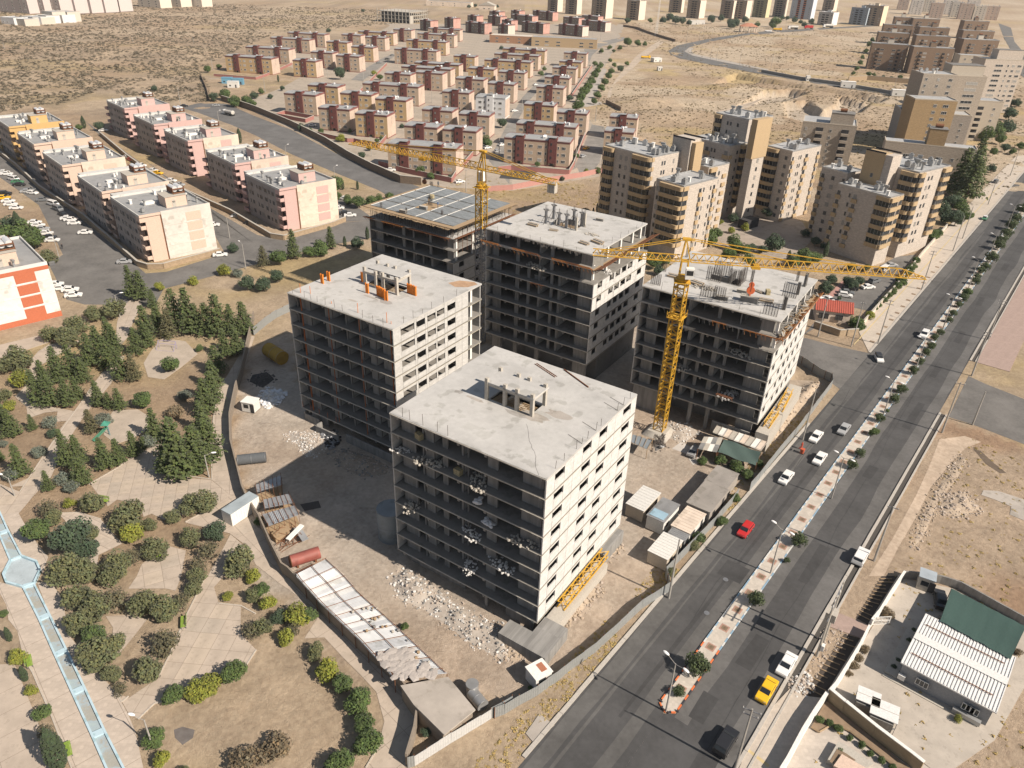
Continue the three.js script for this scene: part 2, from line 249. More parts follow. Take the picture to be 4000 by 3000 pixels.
{ // edges: pale concrete drain walls along both sides, with joints
  const edge = (s0, s1, t, w, h, y0, m, name) => { const g = [], yaw = Math.atan2(-RU[1], RU[0]); for (let s = s0; s < s1; s += 4) { const L = Math.min(4, s1 - s) - 0.03, p = R(s + L / 2, t); g.push(new THREE.BoxGeometry(L, h, w).rotateY(yaw).translate(p[0] + rr(-0.02,0.02), y0 + h / 2 + rr(-0.015,0.015), p[1])); } return stuff(struct(name, g, m)); };
  edge(S0,42.5, TL - 0.3,0.55,0.22,0, M.kerb, 'kerb'); edge(47.5,148, TL - 0.3,0.55,0.22,0, M.kerb, 'kerb'); edge(192,620, TL - 0.3,0.55,0.2,0, M.kerb, 'kerb');
  edge(S0,62, TR + 0.25,0.4,0.2,0, M.kerb, 'kerb'); edge(62,172, TR + 0.25,0.45,0.22,0, M.kerb, 'kerb'); edge(62,172, TR + 1.5,0.3,0.2,0, M.kerb, 'kerb'); edge(205,620, TR + 0.25,0.45,0.22,0, M.kerb, 'kerb'); edge(205,620, TR + 1.4,0.3,0.2,0, M.kerb, 'kerb');
  struct('drain', poly(stripe(62,172, TR + 0.45, TR + 1.35), 0.012), mat(0.06,0.055,0.05)); struct('drain', poly(stripe(205,620, TR + 0.5, TR + 1.25), 0.012), mat(0.06,0.055,0.05));
  struct('drain_slab', poly([[3.3,-60.8],[5.1,-63.7],[7,-62.1],[4.4,-59.4]], 0.12,0.12), M.pavingGrey);
}
// pavements beside the avenue
{
  const sq = tex(512,5, (u, v) => { const c = Math.floor(u * 12), w = Math.floor(v * 12), fu = u * 12 - c, fv = v * 12 - w; return (0.9 + 0.1 * (hash(c, w) - 0.5) + 0.16 * (fbm(u * 7, v * 7,4,7) - 0.5)) * (fu < 0.06 || fv < 0.06 ? 0.9 : 1); });
  const pv = mat(0.50,0.44,0.375, { map: sq }), red = mat(0.36,0.27,0.235, { map: sq }), yel = mat(0.55,0.44,0.24, { map: sq });
  struct('pavement', poly([R(192.5, TL - 0.6), R(S1 - 500, TL - 0.6), [262,-409.2],[204.3,-334.1],[162.1,-278.5],[137.9,-246.4],[107.9,-204.9],[93.2,-185.5]], 0.1,0.1), pv);
  struct('pavement_line', poly(stripe(194,420,-37.2,-36.9), 0.104), yel);
  struct('pavement', poly([R(205, TR + 1.6), R(600, TR + 1.6), R(600, TR + 9), R(205, TR + 9)], 0.1,0.1), red);
  struct('pavement', poly([[39.5,-69],[41.1,-67.9],[44,-67.6],[38.5,-61.2],[35.4,-57.4],[30.5,-52.2],[28.3,-55],[34,-63.9]], 0.1,0.1), pv);
  struct('pavement', poly([[51.1,-83.2],[55.1,-80.8],[52.8,-78.3],[48.9,-80.3]], 0.1,0.1), red);
  struct('pavement_line', poly([[31.4,-59.8],[33.6,-57.6],[33.2,-57.3],[31.1,-59.5]], 0.104), yel);
  const g = []; for (let k = 0; k < 14; k++) { const p = R(199 + k * 6.1,-33.9); g.push(C(p[0], 0.1, p[1], 1.2,0.02,1.2,0.92)); } stuff(struct('tree_pit', g, M.soil));
}
// left: car parks and the roads round the pink blocks
ap([[-252.1,-358.8],[-197.1,-306.2],[-154.6,-256.5],[-123.8,-223.4],[-109.8,-207.8],[-104.4,-209.6],[-92.7,-226.5],[-85.7,-235.6],[-79.8,-241.3],[-63.4,-260.9],[-52.2,-265.1],[-47.3,-247.4],[-61,-238.2],[-79.7,-218.7],[-93.1,-204],[-99.9,-197],[-97.4,-184.5],[-108.2,-185.2],[-116.1,-184.6],[-122.5,-187.4],[-141.4,-212.7],[-141.2,-220.5],[-148.2,-230.4],[-176.3,-269.3],[-227.1,-318.8]], 0.02, M.asphaltOld);
ap([[-234.9,-417.2],[-180,-349],[-136.5,-296.7],[-109.8,-267.7],[-88.2,-244.9],[-79.2,-240.6],[-85.5,-234.9],[-92.5,-226],[-99.2,-238],[-122.6,-279],[-169.3,-340.8],[-213.5,-388.1]], 0.016, M.asphaltOld);
ap([[-200.8,-461.5],[-196.7,-475.8],[-187,-487.8],[-152.6,-445.3],[-122.4,-412.1],[-86.9,-362.3],[-65.8,-336.9],[-39.8,-309.2],[-26.6,-290.6],[-46.3,-288.2],[-57.6,-304.3],[-79.1,-327.1],[-108,-359.2],[-135.6,-395],[-156.1,-418.5],[-186.7,-449.5]], 0.022, mat(0.155,0.152,0.15, { map: asphaltTex }));
ap([[-89.4,-320.7],[-75.5,-302.6],[-55.1,-270.9],[-52.2,-265.1],[-63.5,-261.5],[-70.3,-275.4],[-86.6,-301.2]], 0.018, M.asphaltOld);
// the estate of red flats: pale concrete ground and its streets
struct('estate_paving', poly([[-243.3,-609],[-254.7,-843.8],[-180.2,-1063.1],[-109,-1073.2],[141.1,-1175.8],[112,-970.3],[38.4,-499.2],[45.2,-405.7],[35.6,-337.5],[-2.8,-309.9],[-34.8,-311.6],[-60.1,-335.5],[-99.8,-382.8],[-154.1,-454.4],[-204.2,-532.2]], 0.03,0.03), mat(0.40,0.345,0.285, { map: blotch }));
const street = mat(0.27,0.255,0.235, { map: asphaltTex });
ap([[-4.1,-319.6],[-14.6,-359.2],[-7.4,-454.4],[0.2,-539.3],[10.3,-603],[18.7,-667.2],[21.2,-654.5],[13.5,-581.8],[4.1,-522.1],[-2,-458.8],[-4.2,-360.7]], 0.036, street);
ap([[21.3,-332.9],[27.1,-363],[36.1,-420.8],[41.1,-454.5],[48,-449.1],[43.2,-402.3],[38.2,-364.6],[33.6,-346.6]], 0.036, street);
ap([[-126.2,-588.4],[-126.7,-650.8],[-124.7,-710.9],[-120.7,-750.3],[-116.3,-742.8],[-116.7,-674.7],[-117,-584.9]], 0.036, street);
ap([[61.4,-838.5],[68.1,-883.9],[78.9,-910.8],[118.2,-988.5],[120.8,-962.4],[83.7,-877.6],[66.1,-791.1],[60,-737.5]], 0.036, street);
// roads of the far ground
ap([[209.9,-693.9],[179.6,-741.4],[151.7,-792.7],[147.9,-824.3],[150.6,-855.3],[168.5,-910.3],[224.1,-1004.5],[288.5,-1093.9],[335.8,-1147.6],[423.9,-1220.8],[550.8,-1327.1],[552.5,-1313],[414.1,-1191.3],[324.5,-1107],[280.9,-1063.3],[216,-966],[180.1,-896.8],[167.5,-855.2],[169.4,-820.9],[188.4,-780.8],[216.6,-718.2],[243.4,-675.2],[297.1,-611.2],[289.6,-594.1],[236.6,-654.7]], 0.06, mat(0.16,0.158,0.155, { map: asphaltTex }));
struct('verge', poly([[167.5,-855.2],[179.6,-894.4],[183.2,-886.6],[175.6,-862.8],[173.8,-831.9],[194,-791.1],[220.6,-732.7],[218,-723],[186.8,-778.7],[169,-818.9]], 0.16,0.16), M.pavingGrey);
ap([[560.8,-944.9],[671.8,-1166.3],[837.1,-1485.7],[800.6,-1379.9],[657.9,-1115.5],[526.6,-845.5],[425.8,-672.9],[465.8,-763.7]], 0.05, M.asphaltOld);
struct('footpath', poly([[38,-513.8],[44.4,-553.2],[53.3,-607.1],[69.5,-701.4],[71.9,-694.7],[58.7,-608.3],[47.5,-530.8],[55.4,-532.4],[53.8,-523.3],[41.5,-510.4]], 0.05), M.pavingGrey);
struct('footpath', poly([[57,-532.7],[61.4,-571.5],[74.4,-641.7],[111.5,-804.2],[148.9,-933.8],[159.9,-962.7],[158.6,-937],[118.5,-797],[86,-670.4],[68,-604.8],[60.3,-542.4]], 0.05), M.paleDirt);
struct('dirt_track', poly([[118.5,-506.8],[134.1,-519.9],[177.1,-575.9],[172.2,-570],[145,-517.9],[125.1,-496.4]], 0.12), M.paleDirt);
for (const p of [[[-361.2,-856.8],[-368.6,-907.1],[-349.6,-887],[-310.9,-815.1],[-274.4,-816.4],[-281.8,-787.1],[-324.2,-810.6]],[[-328.4,-952.1],[-325,-1001.2],[-303.5,-985.5],[-289.7,-952.4],[-280.2,-873.5],[-302.5,-904.7]]]) struct('bare_patch', poly(p, 0.25,6), M.paleDirt);

// ---------- the five concrete towers on the building site ----------
const TA = 32.889 * PI / 180, FH = 3.2;
const wallBay = (p, x, y, z0, z1, h, win, m, th = 0.2) => { // one bay of block wall in the plane x, between z0 > z1; win = [sill, head]
  const g = 0.025, L = z0 - z1;
  if (!win) { part('block_panel', [B(x - th, y + g, z1 + g, th, h - 2 * g, L - 2 * g)], m, p); return; }
  part('block_panel', [B(x - th, y + g, z1 + g, th, win[0] - g, L - 2 * g)], m, p);
  if (h - win[1] > 0.15) part('lintel', [B(x - th, y + win[1], z1 + g, th, h - win[1] - g, L - 2 * g)], m, p);
};
const lipGeo = (L) => { const s = new THREE.Shape([[0,0],[0.07,-0.05],[0.07,-0.13],[0,-0.16]].map(q => new THREE.Vector2(...q))); return new THREE.ExtrudeGeometry(s, { depth: L, bevelEnabled: false }).rotateY(PI / 2).scale(1,1,-1).rotateY(0); };
function slabLip(parent, x0, x1, y, z) { // rough pale rim of poured mortar along a slab's front edge, in short uneven lengths
  const g = []; for (let x = x0; x < x1 - 0.05;) { const L = Math.min(rr(0.5,2.2), x1 - x); const d = rr(0.03,0.085), hh = rr(0.08,0.16); g.push(new THREE.CylinderGeometry(d, d, L - 0.01,5).rotateZ(PI / 2).scale(1, hh / d * 0.6,1).translate(x + L / 2, y - hh * 0.45, z + 0.005)); x += L; }
  return stuff(part('slab_edge', g, M.lip, parent));
}
function rebarRow(parent, list, y) { for (const [x, z, h, tx, tz] of list) part('rebar', [bar([x, y, z],[x + (tx || rr(-0.08,0.08)), y + h, z + (tz || rr(-0.08,0.08))], 0.045)], M.rebar, parent); }
function roofWithHole(W, D, t, y, hole, x0 = 0) {
  const s = new THREE.Shape([[x0,0],[W, 0],[W, D],[x0, D]].map(p => new THREE.Vector2(...p)));
  if (hole) s.holes.push(new THREE.Path([[hole[0], hole[1]],[hole[0], hole[3]],[hole[2], hole[3]],[hole[2], hole[1]]].map(p => new THREE.Vector2(...p))));
  return new THREE.ExtrudeGeometry(s, { depth: t, bevelEnabled: false }).rotateX(-PI / 2).translate(0, y - t, 0);
}
function tower(o) {
  const { W, D, y0, N } = o, t = thing('concrete_tower', o.label, 'building', o.x, 0, o.z, -TA);
  const top = y0 + N * FH, blk = o.blk || M.block;
  // floor slabs, each with its rim
  for (let i = 0; i <= N; i++) {
    const y = y0 + i * FH, w = o.slabW ? o.slabW(i) : W, roof = i === N;
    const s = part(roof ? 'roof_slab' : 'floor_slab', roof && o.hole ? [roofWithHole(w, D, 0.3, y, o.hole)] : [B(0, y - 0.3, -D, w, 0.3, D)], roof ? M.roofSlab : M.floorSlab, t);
    if (!(roof && o.noLip)) slabLip(s, 0, w, y - 0.1,0.01);
    // beam ends showing under the edge
    for (const u of o.stubs || []) part('beam_end', [B(u - 0.2, y - 0.72,-0.5,0.38,0.42,0.42)], M.concrete, s);
  }
  // storeys
  for (let i = 0; i < N; i++) {
    const y = y0 + i * FH, h = FH - 0.3, w = o.slabW ? Math.min(o.slabW(i), o.slabW(i + 1)) : W, list = o.colsAt ? o.colsAt(i) : o.cols;
    if (!o.openLeft || !o.openLeft(i)) part('block_wall', [B(0.02, y, -D + 0.05,0.2, h, D - 0.1)], blk, t);                       // left side
    part('block_wall', [B(0.3, y, -D + 0.05, w - 0.6, h, 0.2)], blk, t);                                 // back
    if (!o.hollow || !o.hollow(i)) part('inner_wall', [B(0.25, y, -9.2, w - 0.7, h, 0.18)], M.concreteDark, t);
    for (const [u0, u1, kind] of list) {
      const gs = [B(u0, y, kind === 'c' ? -1.9 : -1.65, u1 - u0, h, kind === 'c' ? 0.55 : 0.28)];
      part(kind === 'c' ? 'column' : 'shear_wall', gs, M.concrete, t);
      if (kind === 's') part('inner_wall', [B(u1 - 0.2, y, -6.4,0.18, h, 4.75)], M.block, t);
    }
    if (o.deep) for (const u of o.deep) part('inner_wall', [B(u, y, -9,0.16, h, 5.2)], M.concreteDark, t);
    // right-hand face
    const R0 = o.right(i);
    if (R0) {
      const j = R0.joints; let a = 0.05;
      const stops = [...new Set([0.02,...j, D - 0.02])].sort((p, q) => p - q);
      for (let k = 0; k + 1 < stops.length; k++) {
        const v0 = stops[k], v1 = stops[k + 1], c = (v0 + v1) / 2, win = R0.wins.find(q => c > q[0] - 0.05 && c < q[1] + 0.05);
        if (R0.open && c > R0.open[0] && c < R0.open[1]) continue;
        wallBay(t, w, y, -v0, -v1, h, win ? [win[2] ?? 1.42, win[3] ?? 2.62] : null, o.wallMat || M.blockPale);
      }
      part('foam_joint', [B(w - 0.1, y - 0.30, -D + 0.02,0.115,0.045, D - 0.04)], M.joint, t);
    }
    for (const v of o.rightCols ? o.rightCols(i) : []) part('column', [B(w - 1.0, y, -v - 0.3,0.5, h, 0.6)], M.white, t);
  }
  return t;
}
function stairFrame(t, cols, y, hgt, slab, beams, dark) { // columns, beams and roof slab of a stair head
  for (const [u, v, e] of cols) part('column', [B(u - 0.25, y, -v - 0.25,0.5, hgt + (e ?? 0.55), 0.5)], M.mid, t);
  if (slab) part('stair_roof', [B(slab[0], y + hgt - 0.28, -slab[3], slab[2] - slab[0], 0.26, slab[3] - slab[1])], M.roofSlab, t);
  for (const [a, b] of beams) { const L = Math.hypot(b[0] - a[0], b[1] - a[1]); part('beam', [C((a[0] + b[0]) / 2, y + hgt - 0.62, -(a[1] + b[1]) / 2, L, 0.42,0.34, Math.atan2(b[1] - a[1], b[0] - a[0]))], M.mid, t); }
}
function stairs(t, hole, y) { // two flights and a landing seen down the shaft
  const [u0, v0, u1, v1] = hole, um = (u0 + u1) / 2;
  part('stair_flight', [new THREE.BoxGeometry(3.6,0.2,1.4).rotateZ(0.52).translate(um, y - 1.4, -v0 - 0.9)], M.concrete, t);
  part('stair_flight', [new THREE.BoxGeometry(3.6,0.2,1.4).rotateZ(-0.52).translate(um, y - 1.0, -v0 - 2.5)], M.mid, t);
  part('landing', [B(u1 - 1.3, y - 2.2, -v1,1.3,0.2, v1 - v0)], M.concrete, t);
  for (let k = 0; k < 6; k++) part('plank', [B(u0 + 0.4, y - 0.15 - k * 0.02, -v0 - 0.35 - k * 0.42, u1 - u0 - 0.8,0.06,0.2)], M.wood, t);
}
const inA = (t, u, v) => { const c = Math.cos(TA), s = Math.sin(TA); return [t.position.x + u * c + v * s, t.position.z + u * s - v * c]; };

// A: front tower
const towerA = tower({
  label: 'grey unfinished concrete tower nearest the camera with a bare flat roof', x: -17.42, z: -90.86, W: 26.49, D: 26.29, y0: 3, N: 8, hole: [9.2,11.7,16.6,14.9], stubs: [1.4,6.6,12.3,16.9,25.6],
  cols: [[1.0,3.58, 'w'],[5.43,7.0, 's'],[8.57,9.47, 'w'],[11.94,12.25, 's'],[13.0,13.12, 'w'],[16.41,18.1, 'w'],[22.1,25.35, 'w'],[4.9,5.1, 'c']], deep: [7.5,10.8,15.2,19.6,22.4],
  right: () => ({ wins: [[2.2,4.65],[9.6,12.0],[14.4,16.7],[21.8,24.3]], joints: [2.16,4.66,7.02,9.57,12.0,14.33,16.68,19.32,21.78,24.33] }),
});
stairFrame(towerA, [[9.0,11.4],[12.2,11.45],[14.3,11.45],[16.9,11.46],[8.8,15.2],[12.0,15.3],[13.9,15.3],[16.8,15.1]], 28.6,3.1, [8.7,11.2,17.2,15.5],[[[9,11.45],[16.9,11.45]],[[9,15.2],[16.8,15.2]],[[9,11.4],[8.9,15.2]],[[16.9,11.4],[16.8,15.2]]]);
stairs(towerA, [9.2,11.7,16.6,14.9], 28.6);
rebarRow(towerA, [...[[2.3,0.25,1.6],[3.6,0.3,1.7],[6.0,0.3,1.9],[8.6,0.25,1.7],[10.4,0.3,1.8]].map(q => [q[0], -q[1], q[2]]), ...[2.6,4.8,8.1,9.6,11.2,13.6,15.1,20.2,22.1,24.4].map((v, k) => [26.2, -v, 1.0 + 0.5 * hash(k, 3)])], 28.6);
for (const v of [9.6,13.6,20.2,22.1]) part('rebar', [bar([26.2,28.66, -v],[23.6,28.68, -v - 0.8], 0.04)], M.rebar, towerA);
// the podium and retaining walls round A's foot
{
  const g = (u0, v0, u1, v1, h, m, name) => part(name, [B(u0,-0.3, -v1, u1 - u0, h + 0.3, v1 - v0)], m, towerA);
  g(1.6,1.5,12.4,1.8,2.6, M.concrete, 'retaining_wall'); g(2.0,4,25.5,25,2.4, M.concreteDark, 'basement_wall'); g(20.5,0.9,25.4,1.2,2.7, M.concrete, 'retaining_wall');
  g(22.6,-4.2,30.4,-1.2,2.2, M.concrete, 'retaining_wall'); g(26.5,-1.2,30.4,2.2,2.2, M.concrete, 'retaining_wall'); g(26.5,2.2,28.8,17.6,1.9, M.mid, 'retaining_wall'); g(26.3,18.4,27.6,25.6,2.6, M.concrete, 'retaining_wall');
  g(16.8,0.6,17.3,1.1,2.7, M.concrete, 'column');
}
// B: left tower with the orange pipes
const towerB = tower({
  label: 'grey unfinished concrete tower on the left with orange formwork columns on its roof', x: -43.49, z: -132.21, W: 26.66, D: 26.49, y0: 3, N: 8, hole: [8.6,12.4,16.8,15.9], stubs: [2.1,9.3,14.0,20.6,24.8],
  cols: [[0.8,1.0, 'w'],[1.8,4.4, 's'],[8.4,10.25, 's'],[13.75,14.0, 's'],[17.0,17.75, 's'],[19.6,21.05, 's'],[22.85,24.9, 'w']], deep: [6.5,12.2,16,19,22],
  right: () => ({ wins: [[2.1,5.7,1.1,2.45],[6.33,8.68,1.0,2.3],[9.4,11.7,1.0,2.3],[12.4,14.4,1.05,2.3],[15.4,17.8,1.0,2.3]], joints: [2.05,5.72,6.3,8.75,9.4,11.8,12.2,14.43,15.35,17.83,19.93,21.95], open: [22,26.4] }),
  rightCols: () => [23.6], wallMat: M.block,
});
stairFrame(towerB, [[8.6,12.3],[11.9,11.9],[13.4,12.2],[17.2,11.9],[8.3,16.4],[11.0,16.3],[13.0,16.3],[16.4,16.5]], 28.6,3.0, [8.4,13.4,16.9,16.6],[[[8.6,12.1],[17.2,12.1]],[[8.3,16.4],[16.4,16.4]],[[17.2,12],[16.6,16.4]]]);
stairs(towerB, [8.6,12.4,16.8,15.9], 28.6);
for (let i = 0; i < 8; i++) for (const [u, w] of [[3.0,0.28],[10.4,0.16],[18.1,0.18],[25.7,0.22]]) part('orange_pipe', [cyl(u, 3 + i * FH, -0.5, w / 2, w / 2, FH - 0.32,8)], mat(0.36,0.11,0.035, { map: grain }), towerB);
rebarRow(towerB, [1.2,4.4,6.2,7.8,9.9,12.4,14.3,19.3,21.8,24.2].map((u, k) => [u, -0.3,1.2 + 0.6 * hash(k, 5)]).concat([3.2,5.8,8.4,11,14.6,18.5].map((v, k) => [26.4, -v, 0.8 + hash(k, 9)])), 28.6);
for (const [u, v, h] of [[2.2,1.4,1.9],[17.0,1.5,1.9],[24.0,1.5,2.0],[3.9,2.3,1.5],[24.9,1.6,0.5],[10.4,1.4,0.5]]) part('orange_post', [cyl(u, 28.6, -v, 0.06,0.06, h, 6)], mat(0.55,0.2,0.08), towerB);
for (let k = 0; k < 5; k++) part('orange_post', [bar([0.3 + k * 2.4,3,-0.1],[0.3 + k * 2.4,4.3,-0.1], 0.08)], mat(0.3,0.1,0.05), towerB);
part('retaining_wall', [B(0.5,-0.3,-1.8,0.3,2.4,1.8), B(0.5,-0.3,-0.3,4.4,1.9,0.3)], M.concrete, towerB); part('shear_wall', [B(4.2,-0.3,-1.3,2.2,3.0,0.3)], M.concrete, towerB);
part('retaining_wall', [B(5.8,-0.3,0.3,0.3,2,1.4), B(5.8,-0.3,1.6,6.4,1.8,0.3)], M.concrete, towerB); part('basement_wall', [B(2,-0.3,-25,24,3.0,22)], M.concreteDark, towerB); part('retaining_wall', [B(13.4,-0.3,0.6,13,2.2,0.3)], M.concrete, towerB);
{ // red earth spread on the roof corner
  part('earth_patch', [poly([[21.2,-22.6],[23.5,-21.8],[25.6,-23.2],[26.3,-25.6],[25,-26.2],[22.2,-25]], 28.606)], mat(0.47,0.31,0.2, { map: dirtTex }), towerB);
}
// C: middle tower, two storeys set back at the top
const Ctop = 6.76 + 8 * FH;
const towerC = tower({
  label: 'grey unfinished tower in the middle with shuttered columns on its roof and white right wall', x: -7.08, z: -163.19, W: 27.24, D: 26.55, y0: 6.76, N: 8, slabW: i => i <= 6 ? 28.05 : 27.24, hole: [10.6,12.0,16.2,14.6], stubs: [1.5,5.7,9.8,14.8,21.4,26.2],
  colsAt: i => i >= 6 ? [[1.0,2.7, 'w'],[7.5,8.35, 'w'],[13.55,13.95, 's'],[16.4,17.2, 'w'],[24,26.7, 'w']] : [[1.2,3.5, 'w'],[7.45,8.45, 'w'],[10.6,11.35, 'w'],[13.5,14.05, 's'],[16.65,17.35, 'w'],[18.7,19.3, 's'],[23.7,27.1, 'w']], deep: [5.4,12.4,15.4,21],
  right: i => i < 6 ? { wins: [[1.95,3.95,1.45,2.85],[7.5,9.5,1.45,2.85],[10.35,12.5,1.45,2.85],[13.4,15.6,1.45,2.85],[16.4,18.7,1.45,2.85],[21.9,24.1,1.45,2.85]], joints: [1.92,3.97,5.8,7.45,9.52,10.3,12.55,13.35,15.65,16.35,18.75,20.3,21.87,24.12,25.6] } : null,
  rightCols: i => i >= 6 ? [2.2,8.2,14.4,20.4,24.6] : [], hollow: i => i >= 6,
});
for (const [u, v, h] of [[8.8,11.3,3.4],[8.4,15.4,3.4],[11.5,12.6,2.8],[14.0,11.7,3.2],[13.8,15.4,3.3],[16.2,14.8,3.3],[16.7,11.4,3.0],[16.9,14.9,3.1]]) {
  const bare = u > 16.4; const c = part('column', [B(u - 0.25, Ctop, -v - 0.25,0.5, h, 0.5)], bare ? M.mid : M.steel, towerC);
  if (!bare) { part('clamp', [C(u, Ctop + h - 0.25, -v, 1.5,0.2,0.24), C(u, Ctop + h - 0.25, -v, 0.24,0.2,1.4)], M.concreteDark, c); for (const [dx, dz] of [[1.3,0.2],[-1.3,-0.2],[0.1,1.2]]) part('prop', [bar([u + dx, Ctop, -v + dz],[u, Ctop + h * 0.75, -v], 0.07)], M.rebar, c); }
  rebarRow(towerC, [[u - 0.15, -v - 0.15, h + 0.9],[u + 0.15, -v + 0.15, h + 0.9],[u - 0.15, -v + 0.15, h + 0.8]], Ctop);
}
part('shaft_wall', [B(10.4, Ctop - 1.4,-14.8,0.2,2.2,2.8), B(12.5, Ctop - 1.4,-14.9,2.6,2.4,0.2)], M.concrete, towerC); stairs(towerC, [10.6,12.0,16.2,14.6], Ctop);
rebarRow(towerC, [3,5.5,8.4,11.6,14.2,17.5,20,23.2].map((u, k) => [u, -0.3,0.7 + hash(k, 4)]).concat([5,9,13,17,21,24].map((v, k) => [27, -v, 0.7 + hash(k, 6)])), Ctop);
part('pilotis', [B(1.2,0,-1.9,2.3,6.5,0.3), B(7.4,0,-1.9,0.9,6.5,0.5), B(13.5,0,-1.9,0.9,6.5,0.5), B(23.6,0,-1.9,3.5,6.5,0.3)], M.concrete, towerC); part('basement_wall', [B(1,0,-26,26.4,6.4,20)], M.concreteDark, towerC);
// D: right tower with rebar cages
const Dtop = 6.05 + 7 * FH;
const towerD = tower({
  label: 'grey unfinished tower by the avenue with rebar cages standing on its roof', x: 25.64, z: -142.24, W: 28.15, D: 26.16, y0: 6.05, N: 7, stubs: [2,6.8,10.4,15.0,19,24.5], hole: [10.4,12.4,15.6,15.6],
  colsAt: i => i >= 5 ? [[1.2,3.4, 'w'],[9.8,10.4, 's'],[15.9,16.6, 'w'],[24.4,26.9, 'w'],[20.4,20.6, 'w']] : [[1.3,3.9, 'w'],[5.9,6.5, 'w'],[10.6,11.25, 's'],[13.2,13.9, 'w'],[16.1,17.1, 's'],[18.6,19.15, 'w'],[23.3,26.75, 'w']], deep: [5,8.6,12.2,20.6],
  right: i => i < 5 ? { wins: [[1.6,3.2,1.3,2.75],[7.1,8.5,1.3,2.75],[10.4,12.2,1.3,2.75],[13.9,15.1,1.3,2.75],[17.1,18.5,1.3,2.75],[20.9,22.2,1.3,2.75]], joints: [1.55,3.25,5.2,7.05,8.55,10.35,12.25,13.85,15.15,17.05,18.55,20.85,22.25,24.2] } : null,
  rightCols: i => i >= 5 ? [2,8,14,20,24.6] : [], hollow: i => i >= 5, wallMat: M.blockPale,
});
part('basement_wall', [B(0.6,0,-26,27,5.8,20)], M.concreteDark, towerD); part('pilotis', [B(1.2,0,-1.9,2.7,5.8,0.3), B(13.2,0,-1.9,0.8,5.8,0.5), B(17,0,-1.9,0.8,5.8,0.5), B(23.4,0,-1.9,3.4,5.8,0.3)], M.concrete, towerD);
part('retaining_wall', [B(0.6,0,-1.0,6.6,5.4,0.25), B(19,0,-0.6,8,3.2,0.3)], M.concrete, towerD);
{ // low shelf along D's right foot with a lattice of yellow crane sections lying on it
  part('podium', [B(28.15,0,-24,2.6,4.2,24)], M.mid, towerD);
}
const cage = (t, u, v, w, d, h, y, nx = 5, nz = 2) => { // a column's reinforcement: upright bars and ties
  const g = []; for (let i = 0; i < nx; i++) for (let j = 0; j < nz; j++) g.push(bar([u + w * i / (nx - 1 || 1), y, -v - d * j / (nz - 1 || 1)],[u + w * i / (nx - 1 || 1) + rr(-0.06,0.06), y + h * rr(0.9,1.05), -v - d * j / (nz - 1 || 1)], 0.05));
  for (let k = 0; k < h / 0.28; k++) { const yy = y + 0.15 + k * 0.28; for (let j = 0; j < nz; j++) g.push(B(u, yy, -v - d * j / (nz - 1 || 1), w, 0.03,0.03)); if (nz > 1) g.push(B(u, yy, -v - d, 0.03,0.03, d), B(u + w, yy, -v - d, 0.03,0.03, d)); }
  return part('rebar_cage', g, M.rebar, t);
};
for (const q of [[0.9,2.0,2.0,0.3,2.4],[-0.1 + 0.4,9.9,0.35,0.35,3.0,2],[0.6,21,0.35,0.35,2.6,2],[9.2,11.2,3.0,0.35,3.0,8],[9.2,15.6,3.6,0.35,3.0,8],[13.6,12,2.6,0.35,3.3,7],[15.6,11.8,0.5,4,3.2,3,6],[14.0,2.6,2.2,0.35,2.6],[11.4,2.4,3.0,0.35,2.3,7],[19.6,5.4,0.4,0.4,3,3],[24.2,1.5,2.6,0.35,2.6,6],[26.5,5.6,0.4,0.4,2.8,3],[24.6,12.6,2.6,0.4,2.9,7],[26.6,20.6,0.5,0.5,2.8,3],[24.6,22.2,0.4,0.4,2.4,3],[17,15.8,0.4,0.4,2.6,3]]) cage(towerD, q[0], q[1], q[2], q[3], q[4], Dtop, q[5] || 6, q[6] || 2);
for (const [u, v, w, h] of [[27.0,6,0.5,2.6],[26.9,15.2,0.6,2.6],[26.9,20.4,0.5,2.6]]) part('shutter', [B(u - 0.3, Dtop, -v - 0.3, w, h, 0.55)], M.concreteDark, towerD);
part('shaft_wall', [B(9.8, Dtop - 0.3,-12.6,4,1.3,0.22), B(13.6, Dtop - 0.3,-16,0.22,1.9,3.4)], M.concreteDark, towerD);
rebarRow(towerD, [4,8,12,20,24].map((u, k) => [u, -0.4,0.8 + hash(k, 8)]), Dtop);
// E: back tower, roof still on its formwork
const Etop = 26.9;
const towerE = tower({
  label: 'grey tower at the back with a silver deck of formwork for its next floor', x: -39.65, z: -195.36, W: 28.31, D: 25.98, y0: 1.3, N: 7, stubs: [2,6,11.5,16,21],
  colsAt: i => i >= 5 ? [[0.8,3.4, 'w'],[10.3,11.2, 'w'],[13.9,14.4, 'w'],[19.4,20.2, 'w'],[25.4,27.4, 'w']] : [[0.8,3.6, 'w'],[7.6,8.1, 'w'],[10.3,11.1, 'w'],[13.8,14.3, 's'],[17,17.5, 'w'],[19.9,20.6, 's'],[25,28, 'w']], deep: [5,12,16.5,22],
  right: i => i < 5 ? { wins: [[2.4,4.4,1.3,2.7],[9,11,1.3,2.7],[15,17,1.3,2.7],[20.6,22.4,1.3,2.7]], joints: [2.35,4.45,6.8,8.95,11.05,13,14.95,17.05,20.55,22.45,24.2] } : null,
  rightCols: i => i >= 5 ? [2,9,16,23] : [], hollow: i => i >= 6, wallMat: M.block, blk: M.concrete,
});
